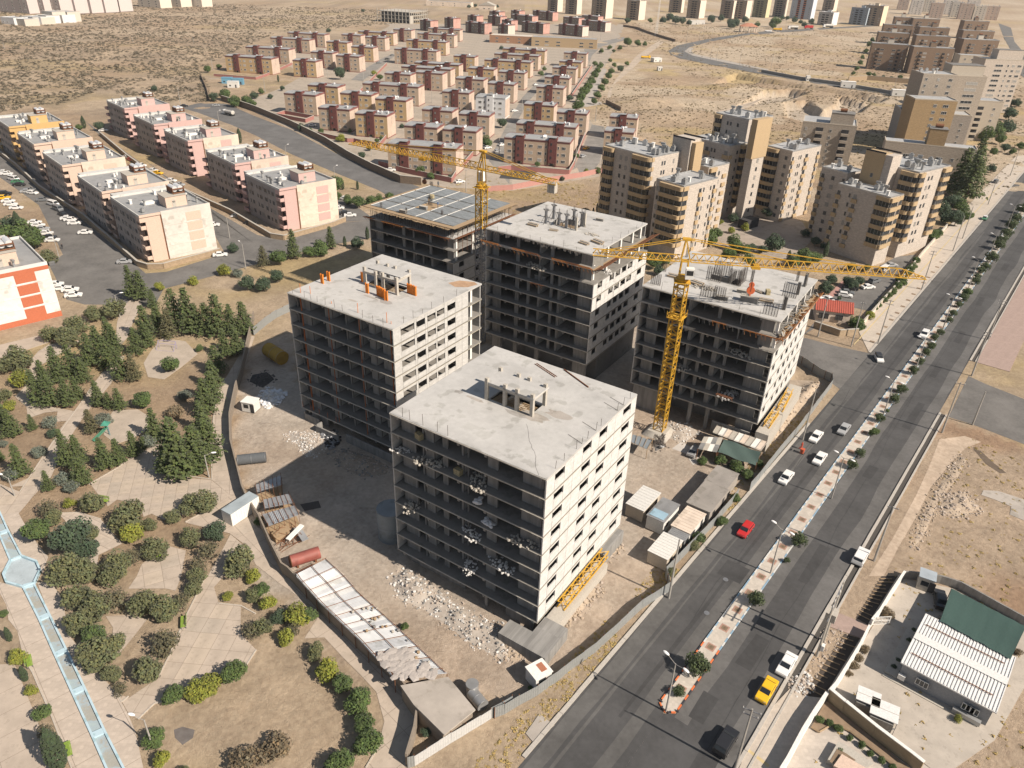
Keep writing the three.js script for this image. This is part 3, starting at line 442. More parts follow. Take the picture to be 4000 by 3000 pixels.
{
  const y = Etop - 0.12; // deck: plywood rim, joists, silver sheets between dark beam trenches
  part('plywood_rim', [B(-1.0, y - 0.22,-27,30.4,0.1,28)], M.wood, towerE);
  const deck = mat(0.34,0.36,0.37, { roughness: 0.5, metalness: 0.25, map: tex(512,6, (u, v) => { const r = Math.floor(v * 20), f = v * 20 - r; const k = (f < 0.28 ? 0.42 : 0.92 + 0.5 * (hash(r, 1 + Math.floor(u * 5)) - 0.5)); return [k, k * 1.01, k]; }) });
  const us = [0.3,5.6,10.6,15.6,21.2,28.2], vs = [0.3,6.4,12.4,18.4,25.8];
  for (let i = 0; i + 1 < us.length; i++) for (let j = 0; j + 1 < vs.length; j++) { if (i === 2 && j === 1) continue; part('deck_sheet', [B(us[i] + 0.25, y - 0.12, -vs[j + 1] + 0.22, us[i + 1] - us[i] - 0.5,0.16, vs[j + 1] - vs[j] - 0.44)], deck, towerE); const q = part('deck_edge', [B(us[i] + 0.1, y - 0.11, -vs[j + 1] + 0.22,0.16,0.22, vs[j + 1] - vs[j] - 0.44)], M.white, towerE); }
  part('deck_base', [roofWithHole(28.3,26,0.1, y - 0.121, [11,7,15.2,11.8])], M.dark, towerE);
  for (let k = 0; k < 60; k++) part('joist', [B(-1.5 + hash(k, 2) * 0.25, y - 0.34,0.4,0.1,0.1,1.2 + 0.8 * hash(k, 5)).translate(k * 0.5,0,0)], M.wood, towerE);
  for (let k = 0; k < 40; k++) part('joist', [B(28.8, y - 0.34,-26 + k * 0.66,0.9 + 0.8 * hash(k, 7), 0.1,0.1)], M.wood, towerE);
  const pr = []; for (let k = 0; k < 46; k++) pr.push([0.3 + k * 0.61,-0.4]); for (let k = 0; k < 60; k++) pr.push([rr(0.5,28), -rr(0.8,6)]); for (let k = 0; k < 36; k++) pr.push([28.0 - rr(0,1.2), -0.6 - k * 0.7]);
  for (const [u, v] of pr) part('prop', [bar([u, Etop - 3.5, v],[u + rr(-0.1,0.1), Etop - 0.35, v], 0.09)], M.rebar, towerE);
  part('shaft_wall', [B(12.0, y - 1,-9.2,0.2,1.6,1.6), B(13, y - 1.2,-10.4,1.8,0.1,2.2)], M.wood, towerE);
  cage(towerE, 12.0,10.2,1.2,0.3,2.6, y, 5,2); cage(towerE, 3.6,0.6,0.5,0.3,1.4, y, 3,2); cage(towerE, 12.2,0.8,0.3,0.3,1.6, y, 3,2);
  cage(towerE, 20,5.6,0.4,0.4,1.2, y, 3,2); cage(towerE, 26.5,13,0.4,0.4,1.4, y, 3,2); cage(towerE, 0.4,25,1,0.3,1.2, y, 4,2);
}
// steel catch platforms bolted to the slab edges: tilted frames with slats
function platform(t, p, q, y, out, m, drop = 0.9, deep = 1.5, hang = 0) { // p, q = [u, v] ends on the edge, out = outward [du, dv]
  const a = [p[0], y, -p[1]], b = [q[0], y - hang, -q[1]], o = [out[0] * deep, drop, -out[1] * deep], g = [], n = Math.max(3, Math.round(Math.hypot(q[0] - p[0], q[1] - p[1]) / 0.55));
  const L = (e, f, k) => [e[0] + (f[0] - e[0]) * k, e[1] + (f[1] - e[1]) * k, e[2] + (f[2] - e[2]) * k], ao = [a[0] + o[0], a[1] + o[1], a[2] + o[2]], bo = [b[0] + o[0], b[1] + o[1], b[2] + o[2]];
  g.push(bar(a, b, 0.1), bar(ao, bo, 0.1), bar(L(a, ao, 0.5), L(b, bo, 0.5), 0.07), bar(L(a, ao, 0.25), L(b, bo, 0.25), 0.05), bar(L(a, ao, 0.75), L(b, bo, 0.75), 0.05));
  for (let k = 0; k <= n; k++) { const e = L(a, b, k / n), f = L(ao, bo, k / n); g.push(bar(e, f, 0.07)); if (k % 2 === 0) g.push(bar([e[0], e[1] - 0.9, e[2]], L(e, f, 0.8), 0.06)); }
  return part('catch_platform', g, m, t);
}
const out0 = [0,-1], outR = [1,0];
for (const [u0, u1, m] of [[-0.6,4.4, M.rustBright],[4.6,7.6, M.steel],[8,11.4, M.rustBright],[11.5,14.6, M.rust],[18.2,21.6, M.rustBright],[21.7,24.4, M.rust],[24.5,27.6, M.rustBright]]) platform(towerC, [u0,0],[u1,0], 29.1, out0, m);
platform(towerC, [13,0],[16,0], 22.6, out0, M.rust, 0.5);
for (const [v0, v1] of [[0,7],[7.3,14],[14.4,20],[20.3,29]]) { platform(towerC, [28, v0],[28, v1], 29.1, outR, M.rust, 0.6); }
part('plank_deck', [B(27.3,28.9,-26,0.9,0.08,26)], M.wood, towerC);
for (const [u0, u1, m] of [[0.2,5.6, M.steel],[13,15.6, M.steel],[15.8,18.6, M.rustBright],[18.7,22, M.steel],[22.1,26, M.rustBright],[26.1,29.4, M.rustBright]]) platform(towerD, [u0,0],[u1,0], 24.9, out0, m, 0.8);
for (const [u0, u1, y, m] of [[9.8,12.4,22.4, M.galv],[19.2,22.4,10, M.rust]]) platform(towerD, [u0,0],[u1,0], y, out0, m, 0.4);
for (const [v0, v1] of [[-1.2,5],[5.2,11],[11.2,17.5],[17.8,26]]) platform(towerD, [28.2, v0],[28.2, v1], 25, outR, M.rustBright, 1.0,1.7);
for (let k = 0; k < 46; k++) part('plank', [C(28.6 + rr(-0.5,0.9), 25.5 + rr(0,0.5), -rr(0.5,25), rr(1.2,2.6), 0.07, rr(0.1,0.35), rr(0,3))],[M.wood, M.concrete, M.mid][k % 3], towerD);
part('plank_deck', [B(28.16,25.3,-25.5,1.3,0.1,25)], M.wood, towerD);
for (const [u0, u1, m] of [[-0.9,2.4, M.rust],[2.6,5.4, M.steel],[5.6,12.6, M.rustBright],[14.4,20, M.rust],[20.2,27.6, M.rust]]) platform(towerE, [u0,0],[u1,0], 23.6, out0, m, 0.3);
for (const [v0, v1] of [[0,8],[8.4,17],[17.4,26]]) platform(towerE, [28.4, v0],[28.4, v1], 23.6, outR, M.rust, 0.5);
for (let k = 0; k < 14; k++) part('scaffold_pole', [bar([29,19.6,-1 - k * 1.9],[29,24.6,-1 - k * 1.9], 0.07)], M.rust, towerE);
// hanging mortar curtains below C's top slab
{ const g = []; for (let k = 0; k < 60; k++) { const u = rr(1,24), h = rr(0.15,0.9) * (0.4 + fbm(u, 3,3)); g.push(B(u, Ctop - 0.3 - h, -0.32, rr(0.08,0.5), h, 0.05)); } stuff(part('mortar_drip', g, M.mid, towerC)); }

// ---------- tower cranes ----------
// a square lattice from y0 to y1, legs w apart, one bay every h metres
function mast(p, x, z, y0, y1, w, m, turn) {
  const g = new THREE.Group(); g.name = 'mast'; g.position.set(x, 0, z); g.rotation.y = turn; p.add(g);
  for (const [a, b] of [[1,1],[1,-1],[-1,1],[-1,-1]]) part('mast_leg', [B(a * w / 2 - 0.1, y0, b * w / 2 - 0.1,0.2, y1 - y0,0.2)], m, g);
  const n = Math.round((y1 - y0) / 1.35), h = (y1 - y0) / n, c = [[-1,-1],[1,-1],[1,1],[-1,1]];
  for (let f = 0; f < 4; f++) { const A = c[f], E = c[(f + 1) % 4], br = []; for (let k = 0; k < n; k++) { const y = y0 + k * h, s = k % 2 ? [A, E] : [E, A]; br.push(bar([s[0][0] * w / 2, y, s[0][1] * w / 2],[s[1][0] * w / 2, y + h, s[1][1] * w / 2], 0.11), bar([A[0] * w / 2, y, A[1] * w / 2],[E[0] * w / 2, y, E[1] * w / 2], 0.09)); } part('lacing', br, m, g); }
  for (let k = 4; k < n; k += 4) part('mast_joint', [-1,1].flatMap(a => [B(-w / 2 - 0.14, y0 + k * h - 0.1, a * w / 2 - 0.14, w + 0.28,0.2,0.28)]), m, g);
  return g;
}
// a triangular truss lying along +x from x0 to x1 at height y: two bottom chords, one top chord
function truss(name, p, x0, x1, y, w, hgt, m, taper = 0) {
  const g = new THREE.Group(); g.name = name; p.add(g);
  const H = x => hgt * (taper ? Math.min(1,0.15 + Math.abs(x1 - x) / taper) : 1), n = Math.round(Math.abs(x1 - x0) / 1.5), st = (x1 - x0) / n;
  part('chord', [bar([x0, y, w / 2],[x1, y, w / 2], 0.15)], m, g); part('chord', [bar([x0, y, -w / 2],[x1, y, -w / 2], 0.15)], m, g);
  const xt = x1 - (taper ? Math.sign(st) * taper : 0); part('chord', taper ? [bar([x0, y + hgt, 0],[xt, y + hgt, 0], 0.16), bar([xt, y + hgt, 0],[x1, y + 0.12,0], 0.14)] : [bar([x0, y + hgt, 0],[x1, y + hgt, 0], 0.16)], m, g);
  const L = []; for (let k = 0; k < n; k++) { const a = x0 + k * st, mid = a + st / 2, b = a + st; for (const s of [-1,1]) L.push(bar([a, y, s * w / 2],[mid, y + H(mid), 0], 0.09), bar([mid, y + H(mid), 0],[b, y, s * w / 2], 0.09)); L.push(bar([a, y, -w / 2],[a, y, w / 2], 0.07), bar([a, y, -w / 2],[b, y, w / 2], 0.06)); }
  stuff(part('lacing', L, m, g)); return g;
}
function crane(label, x, z, yb, yj, jibEnd, tailEnd, sect, mm) {
  const c = thing('tower_crane', label, 'crane', x, 0, z, 0), ang = Math.atan2(-(jibEnd[1] - z), jibEnd[0] - x), Lj = Math.hypot(jibEnd[0] - x, jibEnd[1] - z), Lt = Math.hypot(tailEnd[0] - x, tailEnd[1] - z);
  const ys = yj - 3.4;
  mm.forEach(([a, b, m, w]) => mast(c, 0,0, a, b, w, m, -TA));
  const top = new THREE.Group(); top.name = 'slewing_top'; top.rotation.y = ang; c.add(top);
  part('slewing_ring', [cyl(0, ys - 0.5,0,1.15,1.3,0.5,18), cyl(0, ys, 0,1.0,0.9,0.55,18)], M.crane, top);
  part('platform', [C(0, ys - 0.62,0,3.0,0.12,3.0)], M.crane, top);
  part('turret', [[1,1],[1,-1],[-1,1],[-1,-1]].map(q => bar([q[0] * 0.7, ys + 0.4, q[1] * 0.7],[q[0] * 0.6, yj + 0.2, q[1] * 0.6], 0.2)).concat([B(-0.7, yj - 0.1,-0.7,1.4,0.2,1.4)]), M.crane, top);
  part('operator_cab', [C(1.0, ys + 0.5,1.25,1.5,2.0,1.3)], M.white, top); part('window', [C(1.77, ys + 1.2,1.25,0.05,1.1,1.1), C(1.0, ys + 1.3,1.92,1.2,0.9,0.05)], M.glass, top);
  part('apex', [bar([0.9, yj, 0.5],[-0.3, yj + 4,0.35], 0.2), bar([0.9, yj, -0.5],[-0.3, yj + 4,-0.35], 0.2), bar([-0.8, yj, 0.5],[-0.4, yj + 4,0.35], 0.2), bar([-0.8, yj, -0.5],[-0.4, yj + 4,-0.35], 0.2), C(-0.3, yj + 3.9,0,1.5,0.4,1.0), bar([0.3, yj + 2,0.45],[0.3, yj + 2,-0.45], 0.12)], M.crane, top);
  truss('jib', top, 1, Lj, yj, 1.3,1.45, M.crane, 4.5); truss('counter_jib', top, -1, -Lt, yj, 1.4,1.05, M.crane);
  part('tie_bar', [bar([-0.3, yj + 4.2,0.3],[Lj * 0.42, yj + 1.5,0.05], 0.13), bar([-0.3, yj + 4.2,-0.3],[Lj * 0.72, yj + 1.5,-0.05], 0.13)], M.crane, top);
  part('tie_bar', [bar([-0.3, yj + 4.2,0.5],[-Lt + 1.5, yj + 0.6,0.5], 0.12), bar([-0.3, yj + 4.2,-0.5],[-Lt + 1.5, yj + 0.6,-0.5], 0.12)], M.crane, top);
  for (let k = 0; k < 3; k++) part('counterweight', [C(-Lt + 0.6 + k * 0.62, yj - 1.9,0,0.56,2.1,1.3)], M.mid, top);
  const tx = Lj * sect; part('trolley', [C(tx, yj - 0.45,0,1.6,0.3,1.6), C(tx, yj - 0.2,0,0.9,0.5,1.2)], M.crane, top);
  return { c, top, tx };
}
const crA = crane('yellow tower crane standing in front of the right tower with jib over the avenue', 31,-131.5,0,38, [73,-126.9],[14.3,-134.5], 0.30, [[1.1,34.2, M.crane, 2.0]]);
part('hoist_rope', [bar([crA.tx, 33.0,0.2],[crA.tx, 37.6,0.2], 0.05), bar([crA.tx, 33.0,-0.2],[crA.tx, 37.6,-0.2], 0.05)], M.rebar, crA.top);
part('hook_block', [new THREE.CylinderGeometry(0.75,0.75,0.35,16).rotateX(PI / 2).translate(crA.tx, 33.2,0), new THREE.CylinderGeometry(0.5,0.5,0.3,16).rotateX(PI / 2).translate(crA.tx, 34.3,0), bar([crA.tx, 32.6,0],[crA.tx, 32.1,0.1], 0.2)], mat(0.55,0.12,0.04), crA.top);
part('climbing_cage', [B(-1.5,26.6,-1.5,3,0.12,3), ...[[-1.45,-1.45],[1.45,-1.45],[1.45,1.45],[-1.45,1.45]].map(q => bar([q[0], 26.6, q[1]],[q[0], 28, q[1]], 0.1)), B(-1.5,27.3,-1.5,3,0.08,0.08), B(-1.5,27.3,1.42,3,0.08,0.08), B(-1.5,27.3,-1.5,0.08,0.08,3), B(1.42,27.3,-1.5,0.08,0.08,3)].map(g => g.rotateY(-TA)), M.crane, crA.c);
part('concrete_base', [new THREE.CylinderGeometry(2.6,3.8,1.1,4).rotateY(PI / 4 - TA).translate(0,0.55,0)], M.mid, crA.c);
const crE = crane('yellow tower crane rising between the back towers with jib towards the red flats', -8.5,-170.7,0,43.4, [-42.4,-191.6],[6.4,-157.9], 0.42, [[0,30, M.steel, 1.9],[30,39.6, M.crane, 1.9]]);
part('hoist_rope', [bar([crE.tx, 37.4,0.2],[crE.tx, 43,0.2], 0.05)], M.rebar, crE.top);
part('hook_block', [new THREE.CylinderGeometry(0.6,0.6,0.35,14).rotateX(PI / 2).translate(crE.tx, 37.8,0.2)], M.rust, crE.top);

// ---------- buildings ----------
// a building's own frame: x runs along its front from the near-left corner, z points out of the front, the house lies behind at z < 0
function house(name, label, category, x, z, deg, group) { return thing(name, label, category, x, 0, z, -deg * PI / 180, group); }
const winGeo = new Map();
function winSet(w, h) { // frame and pane for a window of this size, facing +z
  const k = w + 'x' + h; if (!winGeo.has(k)) { const f = 0.07, n = w > 1 ? 2 : 0; const g = [B(-w / 2,0,-0.05, w, f, 0.13), B(-w / 2, h - f, -0.05, w, f, 0.13), B(-w / 2, f, -0.05, f, h - 2 * f, 0.13), B(w / 2 - f, f, -0.05, f, h - 2 * f, 0.13)]; for (let i = 1; i <= n; i++) g.push(B(-w / 2 + i * w / (n + 1) - 0.03, f, -0.04,0.06, h - 2 * f, 0.11)); winGeo.set(k, [ready(g), ready([B(-w / 2 + 0.04,0.04,-0.03, w - 0.08, h - 0.08,0.05)])]); }
  return winGeo.get(k);
}
const paneMats = [M.glass, mat(0.06,0.065,0.07, { roughness: 0.15 }), mat(0.30,0.29,0.27, { roughness: 0.5 }), mat(0.04,0.045,0.05, { roughness: 0.1 })];
let paneN = 0;
// a window on a face: 'f' front, 'r' right side at x = W, 'l' left side at x = 0
function win(t, face, a, y, w, h, fm = M.white, W = 0, off = 0) {
  const [fg, pg] = winSet(w, h), o = part('window', fg, fm, t); part('pane', pg, paneMats[Math.min(3, Math.floor(hash(++paneN, 11) * 5.2) % 4)], o);
  if (face === 'f') o.position.set(a, y, 0.02 + off); else if (face === 'r') { o.position.set(W + 0.02 + off, y, -a); o.rotation.y = PI / 2; } else { o.position.set(-0.02 - off, y, -a); o.rotation.y = -PI / 2; }
  return o;
}
// ----- the estate of maroon and cream flats -----
const F = { cream: mat(0.46,0.36,0.27, { map: grain }), creamSide: mat(0.60,0.48,0.40, { map: blotch }), maroon: mat(0.145,0.050,0.045, { map: blockTex }), maroonDark: mat(0.10,0.035,0.032, { map: grain }), trim: mat(0.24,0.10,0.09, { map: grain }), white: mat(0.66,0.67,0.68, { map: grain }), pink: mat(0.55,0.33,0.28, { map: blotch }), pale: mat(0.60,0.55,0.48, { map: grain }), stone: mat(0.25,0.2,0.16, { map: blockTex }), gold: mat(0.5,0.36,0.2, { map: grain }) };
const tankGeo = ready([new THREE.CylinderGeometry(0.55,0.55,1.3,10).rotateZ(PI / 2).translate(0,0.75,0), B(-0.5,0,-0.4,0.1,0.4,0.8), B(0.4,0,-0.4,0.1,0.4,0.8)]), tankM = mat(0.72,0.73,0.74, { roughness: 0.35, metalness: 0.3 });
const sideGeo = new Map();
function flats(kind, label, x, z, w, deg, group, dep = 11.5) { // kind: s one stair tower, d two; c cream, w white, m pale, n/N/M seen from the far cluster
  const two = 'dDNM'.includes(kind), H = 11.6, t = house('apartment_block', label, 'apartment block', x, z, deg, group);
  const wall = kind === 'w' ? F.white : 'NnMm'.includes(kind) ? F.stone : hash(x | 0, z | 0) > 0.75 ? F.gold : F.cream, st = kind === 'w' ? F.white : 'Nn'.includes(kind) ? F.maroonDark : F.maroon, trim = kind === 'w' ? F.white : F.trim, side = 'nN'.includes(kind) ? F.pink : 'mM'.includes(kind) ? F.pale : F.creamSide;
  part('wall', [B(0,0, -dep, w, H - 0.9, dep)], wall, t);
  part('side_wall', [B(w - 0.02,0.5, -dep + 0.06,0.1, H - 1.4, dep * 0.55 - 0.1), B(w - 0.02,0.5, -dep * 0.45 + 0.08,0.1, H - 1.4, dep * 0.45 - 0.2)], side, t);
  part('plinth', [B(-0.04,0, -dep - 0.04, w + 0.14,0.5, dep + 0.12)], trim, t);
  part('parapet', [B(-0.08, H - 0.9,-0.25, w + 0.2,0.9,0.35), B(-0.08, H - 0.9, -dep - 0.05, w + 0.2,0.9,0.3), B(-0.08, H - 0.9, -dep, 0.3,0.9, dep - 0.2), B(w - 0.16, H - 0.9, -dep, 0.3,0.9, dep - 0.2)], trim, t);
  const sw = Math.min(3.3, w * (two ? 0.105 : 0.2)), cs = two ? [w * 0.235, w * 0.735] : [w * 0.47];
  const rf = part('roof', [B(0.1, H - 0.5, -dep + 0.1, w - 0.2,0.12, dep - 0.3)], M.tinRoof, t);
  const ed = [-0.05,...cs, w + 0.05]; for (let k = 0; k + 1 < ed.length; k++) { const a = ed[k] + (k ? sw / 2 + 0.35 : 0), b = ed[k + 1] - (k + 2 < ed.length ? sw / 2 + 0.1 : 0); part('roof_sheet', [new THREE.BoxGeometry(b - a, 0.07, dep * 0.5).rotateX(0.09).translate((a + b) / 2, H + 0.12, -dep * 0.22), new THREE.BoxGeometry(b - a, 0.07, dep * 0.5).rotateX(-0.07).translate((a + b) / 2, H + 0.1, -dep * 0.72)], M.tinRoof, rf); }
  for (const c of cs) {
    const s = part('stair_tower', [B(c - sw / 2,1.6,-4.4, sw, H - 0.5,5.1), B(c - sw / 2 - 0.5,0,-1,0.45, H + 0.2,1.35), B(c + sw / 2 + 0.05,0,-2.5,0.5, H + 1.4,3.1)], st, t);
    part('stair_roof', [new THREE.BoxGeometry(sw + 0.5,0.1,5.6).rotateX(-0.06).translate(c, H + 1.35,-1.8)], M.tinRoof, s);
    for (let f = 0; f < 3; f++) { const o = win(t, 'f', c - sw * 0.1,3.6 + f * 3.0,0.7,1.1, M.dark, 0,0.72); }
    part('door', [B(c - 0.7,0.1,0.02,1.4,1.5,0.08)], M.dark, t);
  }
  const bays = two ? [[w * 0.085,1],[w * 0.155,0],[w * 0.33,0],[w * 0.41,1],[w * 0.55,1],[w * 0.64,0],[w * 0.83,0],[w * 0.91,1]] : [[w * 0.15,1],[w * 0.29,0],[w * 0.655,0],[w * 0.83,1]];
  for (const [a, big] of bays) for (let f = 0; f < 3; f++) win(t, 'f', a, 1.9 + f * 3.0, big ? 1.9 : 0.8,1.35, M.white);
  const nt = 1 + Math.floor(3 * hash(x | 0,3)); for (let k = 0; k < nt; k++) { const o = part('water_tank', tankGeo, tankM, rf); o.position.set(w * (0.55 + 0.4 * hash(k, z | 0)), H + 0.25,-2.5 - 4 * hash(z | 0, k)); o.rotation.y = hash(k, x | 0) * 3; }
  return t;
}

const estate = [ // kind, x, z, width of each block, row by row from the near side
  [['D', -58.2,-336.4,31.2]],
  [['s', -56.4,-375.8,16.6],['s', -37.4,-370.7,16.7],['d', -7.5,-357.1,30.7]],
  [['s', -107.2,-413.9,17.6],['s', -85.4,-401.8,17.4],['s', -53.1,-419.3,16.8],['s', -32.8,-410.2,16.5],['d', -2.4,-390.7,30.0],['s', 40.7,-379.7,14.2]],
  [['s', -136.4,-453.8,19.5],['s', -105.7,-460.8,19.2],['s', -82.8,-446.5,18.3],['s', 1.2,-445.9,17.2],['s', 19.0,-424.7,16.3],['s', 46.9,-417.0,14.5]],
  [['s', -130.7,-485.1,19.5],['d', -99.9,-498.8,36.6],['s', -48.2,-478.7,16.8],['w', -27.1,-465.0,17.8]],
  [['s', -93.7,-545.0,18.3],['s', -44.6,-533.5,19.2],['s', -22.5,-517.2,17.4],['s', 9.0,-509.6,17.4]],
  [['d', -223.1,-605.1,37.8],['s', -169.5,-594.3,18.2],['d', -87.5,-580.1,36.8],['s', -74.2,-554.9,19.5],['s', 15.2,-553.3,17.0]],
  [['d', -81.3,-604.5,34.5],['s', -39.7,-584.5,19.0],['s', -17.4,-571.5,18.9]],
  [['d', -226.6,-663.5,38.0],['s', -169.0,-645.5,18.5],['s', -145.5,-629.8,19.1],['s', 21.9,-604.2,17.7]],
  [['s', -56.0,-652.4,17.4],['d', -30.4,-634.7,36.8],['s', 28.4,-641.6,17.4]],
  [['s', -174.1,-721.4,19.5],['s', -146.0,-691.5,19.5],['d', -108.6,-685.0,36.9],['d', -24.3,-676.5,37.3]],
  [['d', -228.3,-736.9,38.0],['d', -18.5,-715.6,37.6],['c', 34.5,-701.3,19.5]],
  [['d', -226.2,-786.0,38.0],['s', -174.6,-785.9,19.5],['s', -149.1,-770.6,19.5],['d', -108.5,-756.9,38.0]],
  [['d', -165.5,-820.5,37.0],['d', -106.4,-821.3,38.0]],
  [['s', -135.6,-854.4,19.5]],
  [['d', -102.6,-879.7,35.1]],
];
const estateFar = [
  [['n', -123.9,-982.5,17.2]],
  [['n', -99.1,-1026.0,15.0],['N', -69.6,-977.8,29.6],['m', -30.7,-960.3,15.0]],
  [['n', -74.2,-1077.8,15.8],['n', -28.3,-1024.7,15.0],['N', -3.6,-1006.2,32.8],['M', 40.6,-990.0,34.4]],
  [['n', -48.1,-1084.6,21.2]],
  [['n', -49.9,-1164.9,17.8],['N', -18.8,-1118.6,36.0],['M', 72.8,-1064.2,36.0]],
  [['n', -20.2,-1196.5,15.2],['n', 50.9,-1108.2,25.0]],
  [['N', 10.9,-1205.6,36.0],['n', 78.2,-1149.9,26.8]],
];
const kindText = { s: 'cream flat block with one maroon stair tower', d: 'long cream flat block with two maroon stair towers', D: 'long flat block half cream and half whitewashed with awnings', w: 'white repainted flat block without any maroon', c: 'pale flat block with a white stair tower', n: 'short dark flat block with a pink end wall', N: 'long dark flat block with a pink end wall', m: 'short dark flat block with a cream end wall', M: 'long dark flat block with a cream end wall' };
estate.forEach((row, i) => row.forEach(([k, x, z, w], j) => flats(k, kindText[k] + (row.length > 1 ? `, ${ORD[j]} from left in ${ORD[i]} row` : `, alone in ${ORD[i]} row`), x, z, w, 12, 'flat blocks of the maroon and cream estate')));
estateFar.forEach((row, i) => row.forEach(([k, x, z, w], j) => flats(k, kindText[k] + (row.length > 1 ? `, ${ORD[j]} from left, ${ORD[i]} row past school` : `, alone in ${ORD[i]} row past school`), x, z, w, 38, 'far flat blocks of the maroon estate', 13)));

// ----- the staggered pink and peach blocks on the left -----
const ventGeo = ready([B(-0.3,0,-0.3,0.6,1.1,0.6), B(-0.42,1.1,-0.42,0.84,0.12,0.84)]), coolGeo = ready([B(-0.55,0.25,-0.55,1.1,1.05,1.1), B(-0.5,0,-0.5,0.12,0.25,0.12), B(0.38,0,0.38,0.12,0.25,0.12), B(-0.25,1.3,-0.25,0.5,0.3,0.5)]), ductGeo = ready([B(-0.25,0,-0.25,0.5,1.7,0.5), B(-0.6,1.55,-0.3,1.2,0.5,0.6)]);
function roofKit(p, list, y) { for (const [x, z, k, s] of list) { const o = part(k === 2 ? 'air_cooler' : 'roof_vent', [ventGeo, ductGeo, coolGeo][k], k === 2 ? M.galv : k === 1 ? M.galv : M.white, p); o.position.set(x, y, z); o.rotation.y = hash(x * 10 | 0, z * 10 | 0) * 0.4; o.scale.setScalar(s || 1); } }
const PK = { wall: mat(0.40,0.36,0.34, { map: blotch }), end: mat(0.66,0.54,0.46, { map: blotch }), cream: mat(0.70,0.60,0.51, { map: blotch }), white: mat(0.66,0.62,0.58, { map: blotch }), peach: mat(0.64,0.49,0.40, { map: grain }), pink: mat(0.58,0.40,0.37, { map: grain }), yellow: mat(0.60,0.40,0.17, { map: grain }), red: mat(0.50,0.15,0.075, { map: grain }), roof: mat(0.33,0.335,0.34, { map: blotch, roughness: 0.6 }), curb: mat(0.62,0.62,0.60, { map: blotch }) };
function pinkBlock(label, fx, fz, acc, endM, opt = {}) { // fx, fz: the corner between long side and end wall
  const L = 25, D = 21.5, H = 14.2, deg = 46.5, a = deg * PI / 180, t = house('apartment_block', label, 'apartment block', fx - L * Math.cos(a), fz - L * Math.sin(a), deg, 'staggered pink blocks');
  const wm = opt.wall || PK.wall;
  part('wall', [B(0,0, -D, L - 3, H, D)], wm, t);
  part('stair_wing', [B(-3.6,0, -D + 3,3.6, H, D - 4.2)], wm, t);
  part('corner_wall', [B(L - 3,0,-6.2,3, H, 4.6), B(L - 3, H - 1.6,-1.6,3,1.6,1.6)], acc, t);
  part('end_wall', [B(L - 3,0, -D, 3.35, H, D - 6.4)], endM, t);
  part('drain_strip', [B(L - 0.05,0,-6.4,0.12, H, 0.32)], M.rust, t);
  for (let f = 0; f < 4; f++) {
    const y = 1.1 + f * 3.15;
    part('end_panel', [B(L + 0.32, y + 0.3, -D + 3.3,0.1,2.6,4.6)], opt.panel || acc, t); part('string_course', [B(L + 0.3, y - 0.1, -D + 0.2,0.12,0.1, D - 6.8)], endM, t);
    // corner balcony and the balconies of the stair wing
    const b = part('balcony', [B(L - 3, y - 0.2,-1.65,3,0.18,1.65), B(L - 3, y, -0.16,3,0.95,0.16), B(L - 0.16, y, -1.5,0.16,0.95,1.4)], acc, t); part('balcony_door', [B(L - 2.6, y, -1.62,2.2,2.1,0.06)], M.dark, b);
    const c = part('balcony', [B(-3.7, y - 0.2,-1.3,3.8,0.18,1.9), B(-3.7, y, 0.45,3.8,0.95,0.15), B(-3.7, y, -1.2,0.15,0.95,1.7)], acc, t); part('balcony_door', [B(-3, y, -1.2,2.2,2.1,0.06)], M.dark, c);
    for (const [x, w] of [[2.2,0.8],[4.4,1.5],[8.4,0.8],[10.8,1.8],[14.6,1.8],[17.4,0.8],[20,1.5]]) win(t, 'f', x, y + 0.75, w, 1.4, M.steel);
  }
  const rf = part('roof', [B(0.25, H - 0.1, -D + 0.25, L - 0.4,0.14, D - 0.5)], PK.roof, t);
  part('parapet', [B(0, H, -0.3, L, 0.7,0.3), B(0, H, -D, L, 0.7,0.3), B(0, H, -D + 0.3,0.3,0.7, D - 0.6)], PK.curb, t); part('parapet', [B(L - 0.02, H - 0.02,-6.2,0.36,0.72,6.2)], acc, t); part('parapet', [B(L + 0.05, H - 0.02, -D, 0.32,0.9, D - 6.3)], endM, t);
  part('wing_roof', [B(-3.7, H + 0.02, -D + 3,3.5,0.5, D - 4.2)], PK.curb, t);
  const ph = part('penthouse', [B(14.4, H, -16.4,6,3.3,6.4)], opt.ph || acc, rf); part('roof', [B(14.2, H + 3.3,-16.6,6.4,0.14,6.8)], M.mid, ph);
  part('arched_door', [B(20.41, H, -13,0.06,1.9,1.1), new THREE.CylinderGeometry(0.55,0.55,0.06,12).rotateZ(PI / 2).translate(20.44, H + 1.9,-12.45)], M.mid, ph);
  // rusty tank stand with two tanks
  const st = part('tank_stand', [0,1].flatMap(i => [B(14.2, H + 3.6 + i * 1.25,-16.7,5,0.3,0.14), B(14.2, H + 3.6 + i * 1.25,-13.2,5,0.3,0.14), B(14.2, H + 3.6 + i * 1.25,-16.7,0.14,0.3,3.6), B(19.1, H + 3.6 + i * 1.25,-16.7,0.14,0.3,3.6)]).concat([[14.2,-16.7],[19.1,-16.7],[14.2,-13.2],[19.1,-13.2]].map(q => B(q[0], H + 3.3, q[1], 0.14,2.3,0.14)), [B(14.3, H + 4.0,-16.6,4.8,1.3,0.06), B(14.3, H + 4.0,-13.2,4.8,1.3,0.06)]), M.rust, t);
  for (const z of [-15.8,-14]) part('water_tank', [new THREE.CylinderGeometry(0.85,0.85,4,14).rotateZ(PI / 2).translate(16.7, H + 4.9, z)], tankM, st);
  part('skylight', [B(11.4, H, -9.5,2.2,0.7,4)], M.white, rf);
